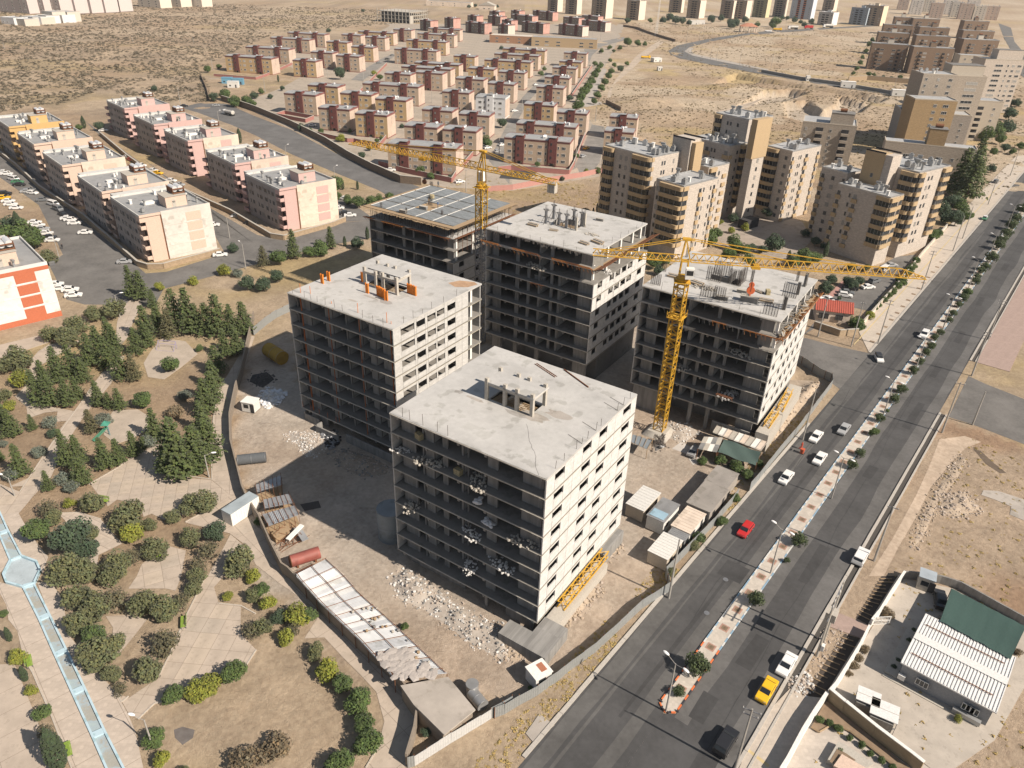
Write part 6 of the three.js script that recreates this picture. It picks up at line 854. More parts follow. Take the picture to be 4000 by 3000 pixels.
function slabPath(pts, a, b, sw, sl, mats = PVM.slab, name = 'park_path') { // a sheet of joint-coloured bed with slabs laid on it, aligned with a -> b
  const y = 0.02 + 0.004 * pathN++, t = struct(name, poly(pts, y), PVM.joint), ang = Math.atan2(b[1] - a[1], b[0] - a[0]), c = Math.cos(ang), s = Math.sin(ang), loc = pts.map(p => [(p[0] - a[0]) * c + (p[1] - a[1]) * s, -(p[0] - a[0]) * s + (p[1] - a[1]) * c]);
  const x0 = Math.min(...loc.map(p => p[0])), x1 = Math.max(...loc.map(p => p[0])), z0 = Math.min(...loc.map(p => p[1])), z1 = Math.max(...loc.map(p => p[1]));
  const full = ready([B(-sw / 2 + 0.025,0, -sl / 2 + 0.025, sw - 0.05,0.03, sl - 0.05)]), edge = []; let n = 0;
  for (let i = Math.floor(x0 / sw); i <= x1 / sw; i++) for (let j = Math.floor(z0 / sl); j <= z1 / sl; j++) {
    const q = [[0,0],[1,0],[1,1],[0,1]].map(k => [(i + k[0]) * sw, (j + k[1]) * sl]), cx = (i + 0.5) * sw, cz = (j + 0.5) * sl, inside = q.every(k => inPoly(k[0], k[1], loc)), W = (x, z) => [a[0] + x * c - z * s, a[1] + x * s + z * c];
    if (inside && n < 290) { n++; const [x, z] = W(cx, cz), o = part('paving_slab', full, mats[Math.floor(hash(i, j) * mats.length)], t); o.position.set(x, y + 0.002 + 0.012 * hash(i, j + 7), z); o.rotation.y = -ang; }
    else { let cl = q; const lx = loc; cl = clip(q, lx); if (cl && cl.length > 2) edge.push(poly(cl.map(k => W(k[0], k[1])), y + 0.028)); }
  }
  if (edge.length) stuff(part('cut_slab', edge, mats[0], t)); return t;
}
function clip(cell, P) { // the part of polygon P inside a rectangular cell
  const [x0, z0] = cell[0],[x1, z1] = cell[2], g = 0.025; let r = P;
  for (const [ax, lim, sgn] of [[0, x0 + g, 1],[0, x1 - g, -1],[1, z0 + g, 1],[1, z1 - g, -1]]) { const o = []; for (let i = 0; i < r.length; i++) { const p = r[i], q = r[(i + 1) % r.length], dp = (p[ax] - lim) * sgn, dq = (q[ax] - lim) * sgn; if (dp >= 0) o.push(p); if (dp * dq < 0) { const k = dp / (dp - dq); o.push([p[0] + (q[0] - p[0]) * k, p[1] + (q[1] - p[1]) * k]); } } r = o; if (r.length < 3) return null; }
  return r;
}
const kerbRun = (pts, name = 'path_kerb') => { const g = []; for (let i = 0; i + 1 < pts.length; i++) { const [ax, az] = pts[i],[bx, bz] = pts[i + 1], L = Math.hypot(bx - ax, bz - az), n = Math.max(1, Math.round(L / 1)); for (let k = 0; k < n; k++) { const f = (k + 0.5) / n; g.push(C(ax + (bx - ax) * f, 0, az + (bz - az) * f, L / n - 0.03,0.14,0.18, -Math.atan2(bz - az, bx - ax))); } } return stuff(struct(name, g, PVM.kerb)); };
const fenceL = [[-68.5,-179.2],[-61.8,-148.7],[-60.6,-141.5],[-57.9,-129.9],[-54.5,-120.5],[-50.9,-113.2],[-47.6,-106.4],[-45.7,-103.3],[-42.1,-98.5],[-38.3,-92.2],[-35.1,-87.3],[-33.8,-86.4],[-27.3,-79.8],[-20.2,-73],[-14.5,-68],[-11.7,-64.5],[-10.7,-62.3],[-10.7,-59.7],[-11.2,-55.9]];
// path along the site fence, upper and lower halves
slabPath([[-67.1,-170],[-65.9,-160.3],[-65.2,-147.8],[-64.8,-142.2],[-62.2,-131.9],[-59,-121.9],[-54.8,-110.5],[-50,-106.3], ...[[-47.7,-106.4],[-51,-113.2],[-54.5,-120.5],[-58,-129.9],[-60.7,-141.5],[-61.9,-148.7],[-65.3,-169.1]]],[-64.4,-140.2],[-58.5,-121.9], 3.2,3.2);
slabPath([[-54.8,-110.4],[-59,-110.8],[-61.1,-111.9],[-68,-121.7],[-70,-121.4],[-71.8,-117.9],[-73.7,-112.9],[-76,-108],[-71.8,-103.8],[-69.9,-102],[-69.2,-103.9],[-64.7,-102.9],[-62.6,-99.6],[-61.6,-100.5],[-58.7,-98.9],[-51.6,-103.3],[-49.9,-106.2]],[-71.5,-104.8],[-58.9,-108.5], 1.95,1.95);
slabPath([[-47.6,-106.4],[-45.7,-103.3],[-42.1,-98.5],[-38.3,-92.1],[-35.1,-87.3],[-33.9,-86.3],[-27.4,-79.7],[-20.2,-73],[-14.5,-68],[-11.8,-64.5],[-10.7,-62.3],[-10.8,-59.6],[-11.2,-55.6],[-16.1,-55.4],[-15.1,-57.9],[-14.9,-61.8],[-16.7,-66.2],[-19.4,-68.9],[-22.6,-71.9],[-25.7,-75],[-28.5,-74.7],[-27.3,-79.6],[-35.2,-85.3],[-40,-89.1],[-42.8,-93.3],[-46.6,-96.2],[-55,-98.5],[-51.6,-103.2],[-49.9,-106.2]],[-27.2,-79.3],[-14.7,-67.1], 3.4,2.9);
// lower court and the way down to the promenade
slabPath([[-42.9,-93],[-46.4,-96],[-46.4,-93.1],[-46.6,-86.3],[-46.9,-85.8],[-46.8,-78.4],[-46.3,-70.3],[-46.3,-67.2],[-48.8,-63.9],[-50.7,-64.7],[-47.8,-61.7],[-46.2,-60.9],[-45.1,-63.3],[-43.1,-63.7],[-38.8,-67.2],[-35.2,-69.8],[-34.7,-72.4],[-37.8,-75.1],[-39.5,-80.4],[-42.9,-80.7],[-44.8,-83.9],[-43.7,-87.9]],[-46.1,-78],[-46.8,-67.8], 2.7,2.7);
slabPath([[-57.5,-85.7],[-57.9,-88.3],[-55.6,-92.7],[-52.2,-91.7],[-50.7,-86.1],[-50.3,-82.9],[-52,-83.3],[-57.6,-83]],[-57.9,-88.3],[-52,-91.5], 2.7,2.7);
slabPath([[-77.4,-99.7],[-74.1,-100.2],[-69.5,-98.6],[-63.1,-92.8],[-65.6,-90],[-63.8,-85.4],[-64.6,-85.4],[-69.5,-92],[-75.3,-98]],[-76.9,-99.4],[-63.2,-92.8], 1.9,1.9, PVM.tile);
slabPath([[-58.4,-77.5],[-55,-77.8],[-52.1,-77.3],[-52.8,-73.2],[-53.4,-70],[-54.7,-71.5],[-56.3,-75.4]],[-58.3,-77.5],[-52.1,-77.4], 3,3);
// diagonal path and those of the upper park
slabPath([[-94.3,-156.4],[-93.1,-143.3],[-91.7,-135],[-90.8,-125.7],[-89.2,-116.9],[-87.1,-105.1],[-91.9,-107.1],[-88.6,-99.7],[-83.8,-96],[-84.1,-104.4],[-84,-109.5],[-86.9,-120.1],[-88.6,-131.1],[-89.3,-143.6],[-92.2,-156.5]],[-91.6,-135],[-87,-105.2], 2.6,2.6);
slabPath([[-107.1,-141.3],[-106.7,-136.8],[-102,-132.9],[-99.2,-128.6],[-97,-131],[-94.7,-131.6],[-93,-127.7],[-90.5,-128.3],[-90.9,-131.8],[-98.2,-133.6],[-99.5,-135],[-109.4,-149],[-107.2,-157.8],[-105.9,-164],[-112.8,-161],[-113.3,-157.3],[-112.6,-153.2]],[-106.8,-141.3],[-98.2,-133.6], 3,3);
slabPath([[-105.6,-182.7],[-105.4,-192.1],[-100.9,-185.4],[-98.5,-174.6],[-96,-166.1],[-95.4,-158.6],[-102.2,-173.6]],[-98.9,-169.8],[-105.1,-191.3], 3,3);
for (const p of [[[-87.5,-166.4],[-81.3,-165.3],[-75.8,-158.9],[-77.1,-151.9],[-78.6,-146.3],[-82.6,-147.1],[-86.4,-153.5],[-87.3,-159.3]],[[-83.6,-132.7],[-78.8,-133.5],[-74.9,-130.6],[-73.5,-125.9],[-75.3,-122.5],[-77.4,-120.7],[-81.2,-123.7],[-82.9,-127.9]]]) struct('play_court', poly(p, 0.07,0.07), PVM.path);
struct('pavement', poly([[-124.8,-159.4],[-116.9,-166.4],[-113.2,-162.2],[-120.7,-152.6]], 0.06,0.06), PVM.path);
// promenade on both sides of the channel
const chA = [-72.2,-82.3], chB = [-46.1,-54.3];
slabPath([[-71.9,-83.6],[-69.8,-83.7],[-66.5,-80.7],[-61.7,-73.7],[-55.4,-68.3],[-50.8,-64.7],[-47.9,-61.7],[-45.7,-59.1],[-42.3,-53.9],[-44.6,-53.8],[-49.6,-59.1],[-55.2,-65.2],[-60.8,-71.2],[-66.5,-77.3]], chA, chB, 3.9,3.4, PVM.tile);
slabPath([[-73.5,-82.3],[-76.3,-83.1],[-78.8,-83.7],[-73.7,-78.8],[-71.9,-76.2],[-69.4,-74.2],[-66.2,-70],[-63.3,-67.3],[-57.4,-61.1],[-50.5,-53.6],[-46.5,-53.7],[-50.7,-58.3],[-56.4,-64.3],[-61.9,-70.2],[-67.5,-76.3]], chA, chB, 3.9,3.4, PVM.tile);
slabPath([[-84.4,-92.9],[-83.5,-93.2],[-78.7,-88],[-78.5,-86.2],[-78.9,-84]], chA, chB, 3.9,3.4, PVM.tile);
slabPath([[-77.6,-89.4],[-83.3,-95.5],[-86.3,-98.9],[-84.2,-99.6],[-79.1,-94.3],[-73.2,-89.1],[-72.1,-85.5],[-74.4,-88]], chA, chB, 3.9,3.4, PVM.tile);
slabPath([[-69.3,-68.3],[-66.5,-68.6],[-62.2,-64],[-56.5,-57.9],[-52.7,-53.5],[-60,-53.2]], chA, chB, 3.6,5, PVM.slab);
{ // the channel: pale blue painted trough in steps, with an octagonal basin
  const blue = mat(0.42,0.56,0.64, { map: tex(512,5, (u, v) => { const a = fbm(u * 7, v * 7,5,7); return [0.95 - 0.25 * sm(0.5,0.7, a), 0.95 - 0.18 * sm(0.5,0.7, a), 0.95 - 0.2 * sm(0.5,0.7, a)]; }) });
  const bed = mat(0.34,0.40,0.41, { map: tex(512,6, (u, v) => { const a = fbm(u * 5, v * 5,6,5), b = fbm(u * 30, v * 30,3,30); const k = sm(0.36,0.6, a + 0.25 * (b - 0.5)); return [1.0 - 0.02 * k, 1.05 - 0.22 * k, 1.15 - 0.42 * k].map(q => q * (0.92 + 0.16 * (b - 0.5))); }) });
  const t = struct('water_channel', poly([[-73.4,-82.5],[-72.1,-83.2],[-66.5,-77.3],[-60.8,-71.2],[-55.2,-65.2],[-49.6,-59.1],[-44.5,-53.8],[-46.5,-53.7],[-50.7,-58.3],[-56.3,-64.3],[-61.8,-70.2],[-67.5,-76.4]], 0.06), bed);
  const up = part('channel_bed', poly([[-86.1,-95.6],[-88.2,-100.3],[-87.4,-100.1],[-83.1,-94.9],[-77.5,-89.1],[-78.6,-88],[-83.6,-93.5]], 0.06), bed, t);
  const wl = (p, q, h = 0.34, w = 0.26) => { const L = Math.hypot(q[0] - p[0], q[1] - p[1]), n = Math.max(1, Math.round(L / 4)); for (let k = 0; k < n; k++) { const f = (k + 0.5) / n, o = part('channel_wall', [C(0,0,0, L / n - 0.015, h, w)], blue, t); o.position.set(p[0] + (q[0] - p[0]) * f, 0, p[1] + (q[1] - p[1]) * f); o.rotation.y = -Math.atan2(q[1] - p[1], q[0] - p[0]); } };
  const Lw = [[-73.4,-82.5],[-67.5,-76.4],[-61.8,-70.2],[-56.3,-64.3],[-50.7,-58.3],[-46.5,-53.7]], Rw = [[-72.1,-83.2],[-66.5,-77.3],[-60.8,-71.2],[-55.2,-65.2],[-49.6,-59.1],[-44.5,-53.8]];
  for (let i = 0; i + 1 < Lw.length; i++) { wl(Lw[i], Lw[i + 1]); wl(Rw[i], Rw[i + 1]); wl(Lw[i], Rw[i], 0.3,0.9); }
  wl([-83.1,-94.9],[-77.5,-89.1]); wl([-88.6,-100.9],[-83.1,-94.9]); wl([-83.6,-93.5],[-78.6,-88]); wl([-84,-94],[-83.1,-94.9], 0.3,0.8);
  const oc = [[-78.5,-87.9],[-77.3,-88.9],[-74.3,-87.8],[-72.7,-86],[-72.1,-83.3],[-73.3,-82.4],[-76.3,-83.2],[-77.8,-84.9]]; part('basin_bed', poly(oc, 0.075), mat(0.40,0.47,0.52, { map: pvTex }), t); oc.forEach((p, i) => wl(p, oc[(i + 1) % oc.length], 0.5,0.3));
}
// kerbs where beds meet paths
kerbRun([[-76.2,-107.9],[-73.6,-112.8],[-71.8,-117.7],[-70,-121.4],[-68,-122.1]]); kerbRun([[-59.2,-111.3],[-54.8,-110.6],[-59.1,-121.9],[-62.2,-131.9],[-64.8,-142.2],[-65.2,-147.8]]); kerbRun([[-46.2,-60.9],[-45.1,-63.3],[-43.1,-63.7]]); kerbRun([[-35.2,-69.8],[-34.7,-72.4]]); kerbRun([[-16.1,-55.4],[-15.2,-57.9],[-15.1,-58.5]]); kerbRun([[-46.9,-85.8],[-46.8,-78.4],[-46.3,-70.3],[-46.3,-67.2]]); kerbRun([[-66.2,-70],[-63.3,-67.3],[-57.4,-61.1],[-51.1,-54.1]]); kerbRun([[-77.4,-99.7],[-74.1,-100.1],[-69.5,-98.6]]); kerbRun([[-93,-143.3],[-91.7,-135.2],[-89.2,-117.3],[-87.1,-105.1]]); kerbRun([[-50.8,-64.7],[-49.4,-63.3],[-48.9,-64.2]]); kerbRun([[-55,-98.6],[-51.7,-103]]); kerbRun([[-42.9,-80.7],[-39.5,-80.4],[-36.8,-78.9]]);
struct('burnt_patch', poly([[-41.1,-59.6],[-40.2,-60.1],[-38.5,-59.7],[-38.3,-58.6],[-39.2,-57.6],[-40.5,-58.5]], 0.02), mat(0.16,0.145,0.14, { map: dirtTex }));
// benches: bright green slats on two legs
{
  const gm = mat(0.24,0.36,0.05, { map: grain }), b0 = thing('park_bench', 'bright green park bench beside the lower court under the olive trees', 'bench', 0,0,0,0, 'green park benches');
  for (let k = 0; k < 5; k++) part('slat', [B(-0.9,0.44,-0.25 + k * 0.11,1.8,0.04,0.09)], gm, b0); for (let k = 0; k < 3; k++) part('slat', [B(-0.9,0.58 + k * 0.13,-0.34 - k * 0.03,1.8,0.1,0.03)], gm, b0); for (const x of [-0.75,0.75]) part('leg', [B(x - 0.04,0,-0.3,0.08,0.44,0.06), B(x - 0.04,0,0.2,0.08,0.44,0.06), B(x - 0.04,0.4,-0.3,0.08,0.04,0.56), B(x - 0.04,0.4,-0.36,0.08,0.55,0.05)], M.steel, b0);
  b0.scale.setScalar(1.25);
  [[[-46.5,-76.5], -1.2, null],[[-64.5,-68.8], 2.2, 'green bench left of the channel by the yellow green tree'],[[-52.5,-56.2], 2.2, 'green bench left of the channel by the cypress at the bottom edge'],[[-52.6,-101.5], 0.3, 'green bench at the lower right corner of the plaza'],[[-56.5,-89.6], 0.25, 'green bench at the top of the inner court'],[[-71.2,-103], -0.2, 'green bench at the lower left edge of the plaza'],[[-82.5,-134], 0.05, 'green bench above the upper play court'],[[-86.4,-166.8], 0.05, 'green bench at the top of the round court']].forEach(([p, r, l], i) => { if (!i) { b0.position.set(p[0], 0.06, p[1]); b0.rotation.y = r; } else dup(b0, 'park_bench', l, p[0], 0.06, p[1], r); });
}
function pipeFrame(name, label, cat, x, z, turn, m, segs, th = 0.07) { const t = thing(name, label, cat, x, 0, z, turn); segs.forEach(([a, b, n]) => part(n || 'bar', [bar(a, b, th, 6)], m, t)); return t; }
{
  const lil = mat(0.28,0.25,0.42), p = [-83.9,-161.4]; pipeFrame('climbing_frame', 'lilac metal goal shaped frame on the round play court', 'climbing frame', p[0], p[1], -0.1, lil, [[[-2.2,0,0],[-2.2,2,0], 'post'],[[2.2,0,0],[2.2,2,0], 'post'],[[-2.2,2,0],[2.2,2,0]],[[-2.2,0.05,1.6],[2.2,0.05,1.6]],[[-2.2,2,0],[-2.2,0.05,1.6]],[[2.2,2,0],[2.2,0.05,1.6]],[[-2.2,1.2,0.1],[2.2,1.2,0.1]]], 0.09);
  const s = [-81.5,-122.1], t = thing('playground_slide', 'green and blue playground slide at the edge of the upper play court', 'slide', s[0], 0, s[1], 0.9); part('chute', [new THREE.BoxGeometry(3.6,0.08,0.6).rotateZ(0.5).translate(0.6,1.0,0), new THREE.BoxGeometry(3.6,0.25,0.05).rotateZ(0.5).translate(0.6,1.1,0.3), new THREE.BoxGeometry(3.6,0.25,0.05).rotateZ(0.5).translate(0.6,1.1,-0.3)], mat(0.06,0.20,0.13), t); part('ladder', [bar([2.2,0,0.3],[2.2,2.2,0.3], 0.08), bar([2.2,0,-0.3],[2.2,2.2,-0.3], 0.08), ...[0.4,0.8,1.2,1.6].map(y => bar([2.2, y, -0.3],[2.2, y, 0.3], 0.06))], mat(0.05,0.2,0.25), t); part('roof', [new THREE.ConeGeometry(1.1,0.8,4).translate(2.0,3.1,0), bar([1.6,1.8,0.4],[1.6,2.8,0.4], 0.07), bar([1.6,1.8,-0.4],[1.6,2.8,-0.4], 0.07)], mat(0.05,0.22,0.16), t);
}

// ---------- the building site: fence, sheds, cabins, heaps ----------
const fenceM = mat(0.34,0.36,0.365, { roughness: 0.5, metalness: 0.3, map: grain, bumpMap: ribTex, bumpScale: 0.03 }), fencePale = mat(0.62,0.63,0.63, { roughness: 0.5, metalness: 0.2, map: grain, bumpMap: ribTex, bumpScale: 0.03 }), brickW = mat(0.28,0.235,0.19, { map: blockTex });
function fence(label, pts, h, m, postM = M.rust) { // sheets on posts
  const t = thing('site_fence', label, 'fence', 0,0,0);
  for (let i = 0; i + 1 < pts.length; i++) { const [ax, az] = pts[i],[bx, bz] = pts[i + 1], L = Math.hypot(bx - ax, bz - az), n = Math.max(1, Math.round(L / 2.1)), ry = -Math.atan2(bz - az, bx - ax); for (let k = 0; k < n; k++) { const f = (k + 0.5) / n, hh = h * (0.97 + 0.07 * hash(k, i * 7 + 1)), o = part('fence_sheet', [C(0,0.02,0, L / n + 0.02, hh, 0.04)], m, t); o.position.set(ax + (bx - ax) * f + rr(-0.02,0.02), 0, az + (bz - az) * f + rr(-0.02,0.02)); o.rotation.set(rr(-0.025,0.025), ry + rr(-0.015,0.015), 0); if (k % 2 === 0) { const p = part('post', [C(L / n / 2,0,-0.09,0.08, hh + 0.2,0.08)], postM, o); } } }
  return t;
}
const kxp = [[-0.8,-62.9],[0.5,-63.5],[2.4,-64.9],[4.9,-66.6],[7.4,-68.7],[9.7,-71],[13.1,-73.9],[17.1,-78.3],[21,-82.6],[25.8,-86.4],[25.7,-89.8],[29.9,-94.9],[35.9,-102.1],[40.9,-108.7],[42.5,-111]];
fence('grey sheet metal fence between the building site and the avenue verge', kxp, 2.0, fenceM);
fence('grey sheet metal fence from the site gate up to the side street', [[45,-112.5],[47.7,-116],[50.8,-120.4],[54.9,-126],[60.1,-132.8],[67.3,-143],[74.7,-153.4],[75.5,-156.2],[73.4,-158.8],[71.9,-162.8],[70.2,-165.6]], 2.2, fenceM);
fence('bright white metal fence at the lowest corner of the site', [[-10.2,-55.9],[-6,-59.2],[-2.5,-61.8],[-1.2,-62.8]], 1.9, fencePale);
fence('grey sheet fence turning the lower corner by the park path', [[-11,-55.6],[-10.2,-55.9]], 2, fenceM);
fence('short sheet fence leading up from the white corner', [[-1.2,-62.8],[0.3,-63.8],[1.5,-64.7],[-0.8,-62.9]], 2.0, fenceM);
wallRun('site_wall', 'buff block wall curving between the park path and the building site', 'wall', fenceL.slice(0,12), 2.4, brickW, 0.25, null);
wallRun('site_wall', 'buff block wall behind the long tin roofed shed', 'wall', fenceL.slice(11), 2.4, brickW, 0.25, null);
fence('curving grey sheet fence round the far left side of the site', [[-65.7,-169.8],[-64.4,-176],[-63,-180.7],[-60.5,-185]], 2.2, fenceM);
// the long shed of corrugated sheets along the wall
{
  const t = thing('tin_shed', 'long shed roofed with grey corrugated sheets along the site wall', 'shed', 0,0,0), Lp = [[-32.1,-84.7],[-31.9,-84.2],[-26.9,-78.9],[-20.1,-72.6],[-14.1,-66.2]], Rp = [[-28.2,-88],[-24.6,-84.5],[-21.4,-80.8],[-16.5,-76.3],[-7.3,-67.3]];
  const at = (P, f) => { const ls = []; let T = 0; for (let i = 0; i + 1 < P.length; i++) { const l = Math.hypot(P[i + 1][0] - P[i][0], P[i + 1][1] - P[i][1]); ls.push(l); T += l; } let d = f * T; for (let i = 0; i < ls.length; i++) { if (d <= ls[i] || i === ls.length - 1) { const k = d / ls[i]; return [P[i][0] + (P[i + 1][0] - P[i][0]) * k, P[i][1] + (P[i + 1][1] - P[i][1]) * k]; } d -= ls[i]; } };
  const N = 34, pale = mat(0.60,0.62,0.64, { roughness: 0.4, metalness: 0.4, map: blotch }), ms = [M.galv, pale, mat(0.44,0.46,0.49, { roughness: 0.42, metalness: 0.45, map: blotch })];
  for (let k = 0; k < N; k++) { // each sheet has five folds
    const f0 = k / N, f1 = (k + 1) / N, a = at(Lp, f0), b = at(Lp, f1), c = at(Rp, f1), d = at(Rp, f0), g = [], y = 2.7 + 0.05 * hash(k, 3);
    const n = 6, pos = [], idx = []; for (let i = 0; i <= n; i++) { const f = i / n, yy = y + (i % 2 ? 0.09 : 0); const p = [a[0] + (b[0] - a[0]) * f, a[1] + (b[1] - a[1]) * f], q = [d[0] + (c[0] - d[0]) * f, d[1] + (c[1] - d[1]) * f]; pos.push(p[0], yy - 0.12, p[1], q[0], yy + 0.1, q[1]); if (i < n) idx.push(2 * i, 2 * i + 1,2 * i + 2,2 * i + 1,2 * i + 3,2 * i + 2); }
    const bg = new THREE.BufferGeometry(); bg.setAttribute('position', new THREE.Float32BufferAttribute(pos, 3)); bg.setIndex(idx); const ni = bg.toNonIndexed(); ni.computeVertexNormals(); part('roof_sheet', [ni], ms[Math.floor(hash(k, 8) * 3)], t);
    if (k % 3 === 0) part('purlin', [bar([a[0], y + 0.14, a[1]],[d[0], y + 0.3, d[1]], 0.07)], M.rust, t);
  }
  for (const f of [0.03,0.5,0.97]) { let q = null; for (let k = 0; k <= 16; k++) { const a = at(Lp, k / 16), d = at(Rp, k / 16), p = [a[0] + (d[0] - a[0]) * f, 2.95 + 0.1 * f, a[1] + (d[1] - a[1]) * f]; if (q) part('purlin', [bar(q, p, 0.08)], M.rust, t); q = p; } }
  for (let k = 0; k <= 8; k++) { const d = at(Rp, k / 8); part('post', [cyl(d[0], 0, d[1], 0.06,0.06,2.7,6)], M.rust, t); const a = at(Lp, k / 8); part('post', [cyl(a[0], 0, a[1], 0.06,0.06,2.6,6)], M.rust, t); }
  for (let k = 0; k < 26; k++) { const f = rr(0.45,0.98), a = at(Lp, f), d = at(Rp, f), u = rr(0.3,0.98); const o = part('stone', [new THREE.DodecahedronGeometry(rr(0.12,0.28), 0)],[M.mid, M.wood, M.concrete][k % 3], t); o.position.set(a[0] + (d[0] - a[0]) * u, 3.0, a[1] + (d[1] - a[1]) * u); }
  const s = thing('plastic_sheet', 'crumpled dusty plastic sheet spread over the end of the tin shed', 'plastic sheet', 0,0,0); const cl = []; for (let k = 0; k < 60; k++) { const f = rr(0.80,1.04), a = at(Lp, Math.min(1, f)), d = at(Rp, Math.min(1, f)), u = rr(0.02,0.75); cl.push(new THREE.IcosahedronGeometry(rr(0.5,1.1), 0).scale(1,0.12,0.7).rotateY(rr(0,6)).rotateZ(rr(-0.2,0.2)).translate(a[0] + (d[0] - a[0]) * u, 3.02, a[1] + (d[1] - a[1]) * u)); } stuff(part('folds', cl, mat(0.46,0.42,0.39, { roughness: 0.5, map: grain }), s));
  const h = thing('flat_roofed_hut', 'flat concrete roofed hut at the lowest end of the tin shed', 'hut', 0,0,0), hp = [[-13.2,-65.2],[-7.1,-66.8],[-3.2,-62],[-6.8,-58.3],[-11.1,-62.4]]; part('roof', [poly(hp, 2.8,0.22)], mat(0.44,0.40,0.36, { map: blotch }), h); part('wall', [poly(hp.map(p => { const cx = (hp[0][0] + hp[3][0]) / 2, cz = (hp[0][1] + hp[3][1]) / 2; return [cx + (p[0] - cx) * 0.95, cz + (p[1] - cz) * 0.95]; }), 2.58,2.56)], brickW, h);
}
// makeshift tin huts with rusty frames, higher along the wall
[['tin and rebar lean-to at the top of the row of site huts', [[-45.2,-106.6],[-41.5,-109.6],[-40.7,-106.9],[-44.3,-104.5]]],['silver tin roofed lean-to, second in the row of site huts', [[-42.6,-102.5],[-38.6,-104.4],[-37.2,-101.9],[-41.6,-100.2]]],['wide tin roof with loose sheets, third in the row of site huts', [[-41.6,-98.6],[-36.8,-101.3],[-35.4,-98.9],[-39.6,-95.7]]]].forEach(([l, q], i) => {
  const t = thing('tin_shelter', l, 'shelter', 0,0,0), m = (p, r, k) => [p[0] + (r[0] - p[0]) * k, p[1] + (r[1] - p[1]) * k];
  for (let k = 0; k < 5; k++) { const a = m(q[0], q[1], k / 5), b = m(q[0], q[1], (k + 1.05) / 5), c = m(q[3], q[2], (k + 1.05) / 5), d = m(q[3], q[2], k / 5); part('roof_sheet', [poly([a, b, c, d], 2.3 + 0.06 * hash(k, i), 0.03)],[M.galv, M.tin, M.white][Math.floor(hash(k, i + 4) * 2.4)], t); }
  for (let k = 0; k <= 6; k++) { const a = m(q[0], q[1], k / 6), d = m(q[3], q[2], k / 6); part('rafter', [bar([a[0], 2.5, a[1]],[d[0], 2.45, d[1]], 0.06)], M.rust, t); part('post', [bar([d[0], 0, d[1]],[d[0] + rr(-0.1,0.1), 3.1, d[1]], 0.06)], M.rust, t); if (k % 2 === 0) part('post', [bar([a[0], 0, a[1]],[a[0], 2.9, a[1]], 0.06)], M.rust, t); }
  part('wall', [bar([q[0][0], 1.1, q[0][1]],[q[1][0], 1.1, q[1][1]], 0.06), poly(q, 0.12,0.1)], M.wood, t);
});
{
  const p = [-36.2,-95.6], t = thing('scrap_heap', 'rusty scrap frames and a white trough between the huts and the red tank', 'scrap', p[0], 0, p[1], 0.7);
  for (let k = 0; k < 26; k++) part('bar', [bar([rr(-3,3), rr(0,1.4), rr(-2.4,2.4)],[rr(-3,3), rr(0,1.8), rr(-2.4,2.4)], 0.06)], M.rust, t);
  part('trough', [new THREE.BoxGeometry(3.6,0.25,0.8).rotateZ(0.14).rotateY(0.4).translate(0.6,1.5,0.8)], M.white, t); part('sheet', [new THREE.BoxGeometry(1.1,0.05,3.2).rotateX(0.2).translate(1.4,1.2,1.4)], M.galv, t); part('board', [B(-2,1.0,-2.2,2.6,0.08,1.4)], M.wood, t); part('crate', [B(-2.4,0,-2,2.6,1.0,1.8)], M.wood, t);
  const d = [-32.2,-90.1], r = thing('red_tank', 'faded red cylindrical tank lying at the head of the long tin shed', 'tank', d[0], 0, d[1], 0.52); part('shell', [new THREE.CylinderGeometry(1.0,1.0,4.6,22).rotateZ(PI / 2).translate(0,1.15,0)], mat(0.33,0.10,0.08, { map: blotch, roughness: 0.6 }), r); part('end_cap', [new THREE.SphereGeometry(1.0,18,8,0, PI * 2,0, PI / 2).scale(1,0.3,1).rotateZ(PI / 2).translate(-2.3,1.15,0)], M.rust, r); part('cradle', [B(-1.6,0,-0.8,0.3,0.5,1.6)], M.rust, r); part('cradle', [B(1.3,0,-0.8,0.3,0.5,1.6)], M.rust, r);
}
function drum(name, label, cat, x, z, turn, r, L, m, y = 0, upright = 0) { const t = thing(name, label, cat, x, y, z, turn); part('shell', [upright ? cyl(0,0,0, r, r, L, 20) : new THREE.CylinderGeometry(r, r, L, 20).rotateZ(PI / 2).translate(0, r, 0)], m, t); for (const k of [-0.48,0,0.48]) part('hoop', [new THREE.TorusGeometry(r, 0.04,5,20).rotateY(upright ? 0 : PI / 2).rotateX(upright ? PI / 2 : 0).translate(upright ? 0 : k * L, upright ? L * (k + 0.5) : r, 0)], M.steel, t); return t; }
drum('steel_drum', 'grey steel cylinder standing upright by the hut at the lower corner', 'cylinder', -3.9,-66.6,0,0.85,1.9, M.galv, 0,1); drum('steel_drum', 'ribbed grey steel cylinder lying beside the upright one', 'cylinder', -3.1,-65,-0.9,0.85,2.6, M.galv);
drum('mixer_silo', 'tall blue grey steel silo half hidden behind the front tower', 'silo', -19.4,-97.1,0,2.3,6, mat(0.22,0.26,0.29, { map: blotch, roughness: 0.5 }), 0,1); drum('yellow_tank', 'big ochre yellow tank lying in the shade beside the left tower', 'tank', -56.5,-157.4,-0.75,1.7,6.4, mat(0.42,0.26,0.04, { map: blotch }));
drum('black_hose_reel', 'black ribbed pipe lying in a frame by the site wall', 'pipe', -49.1,-116.2,0.25,1.0,5.2, mat(0.10,0.11,0.12, { map: grain }));
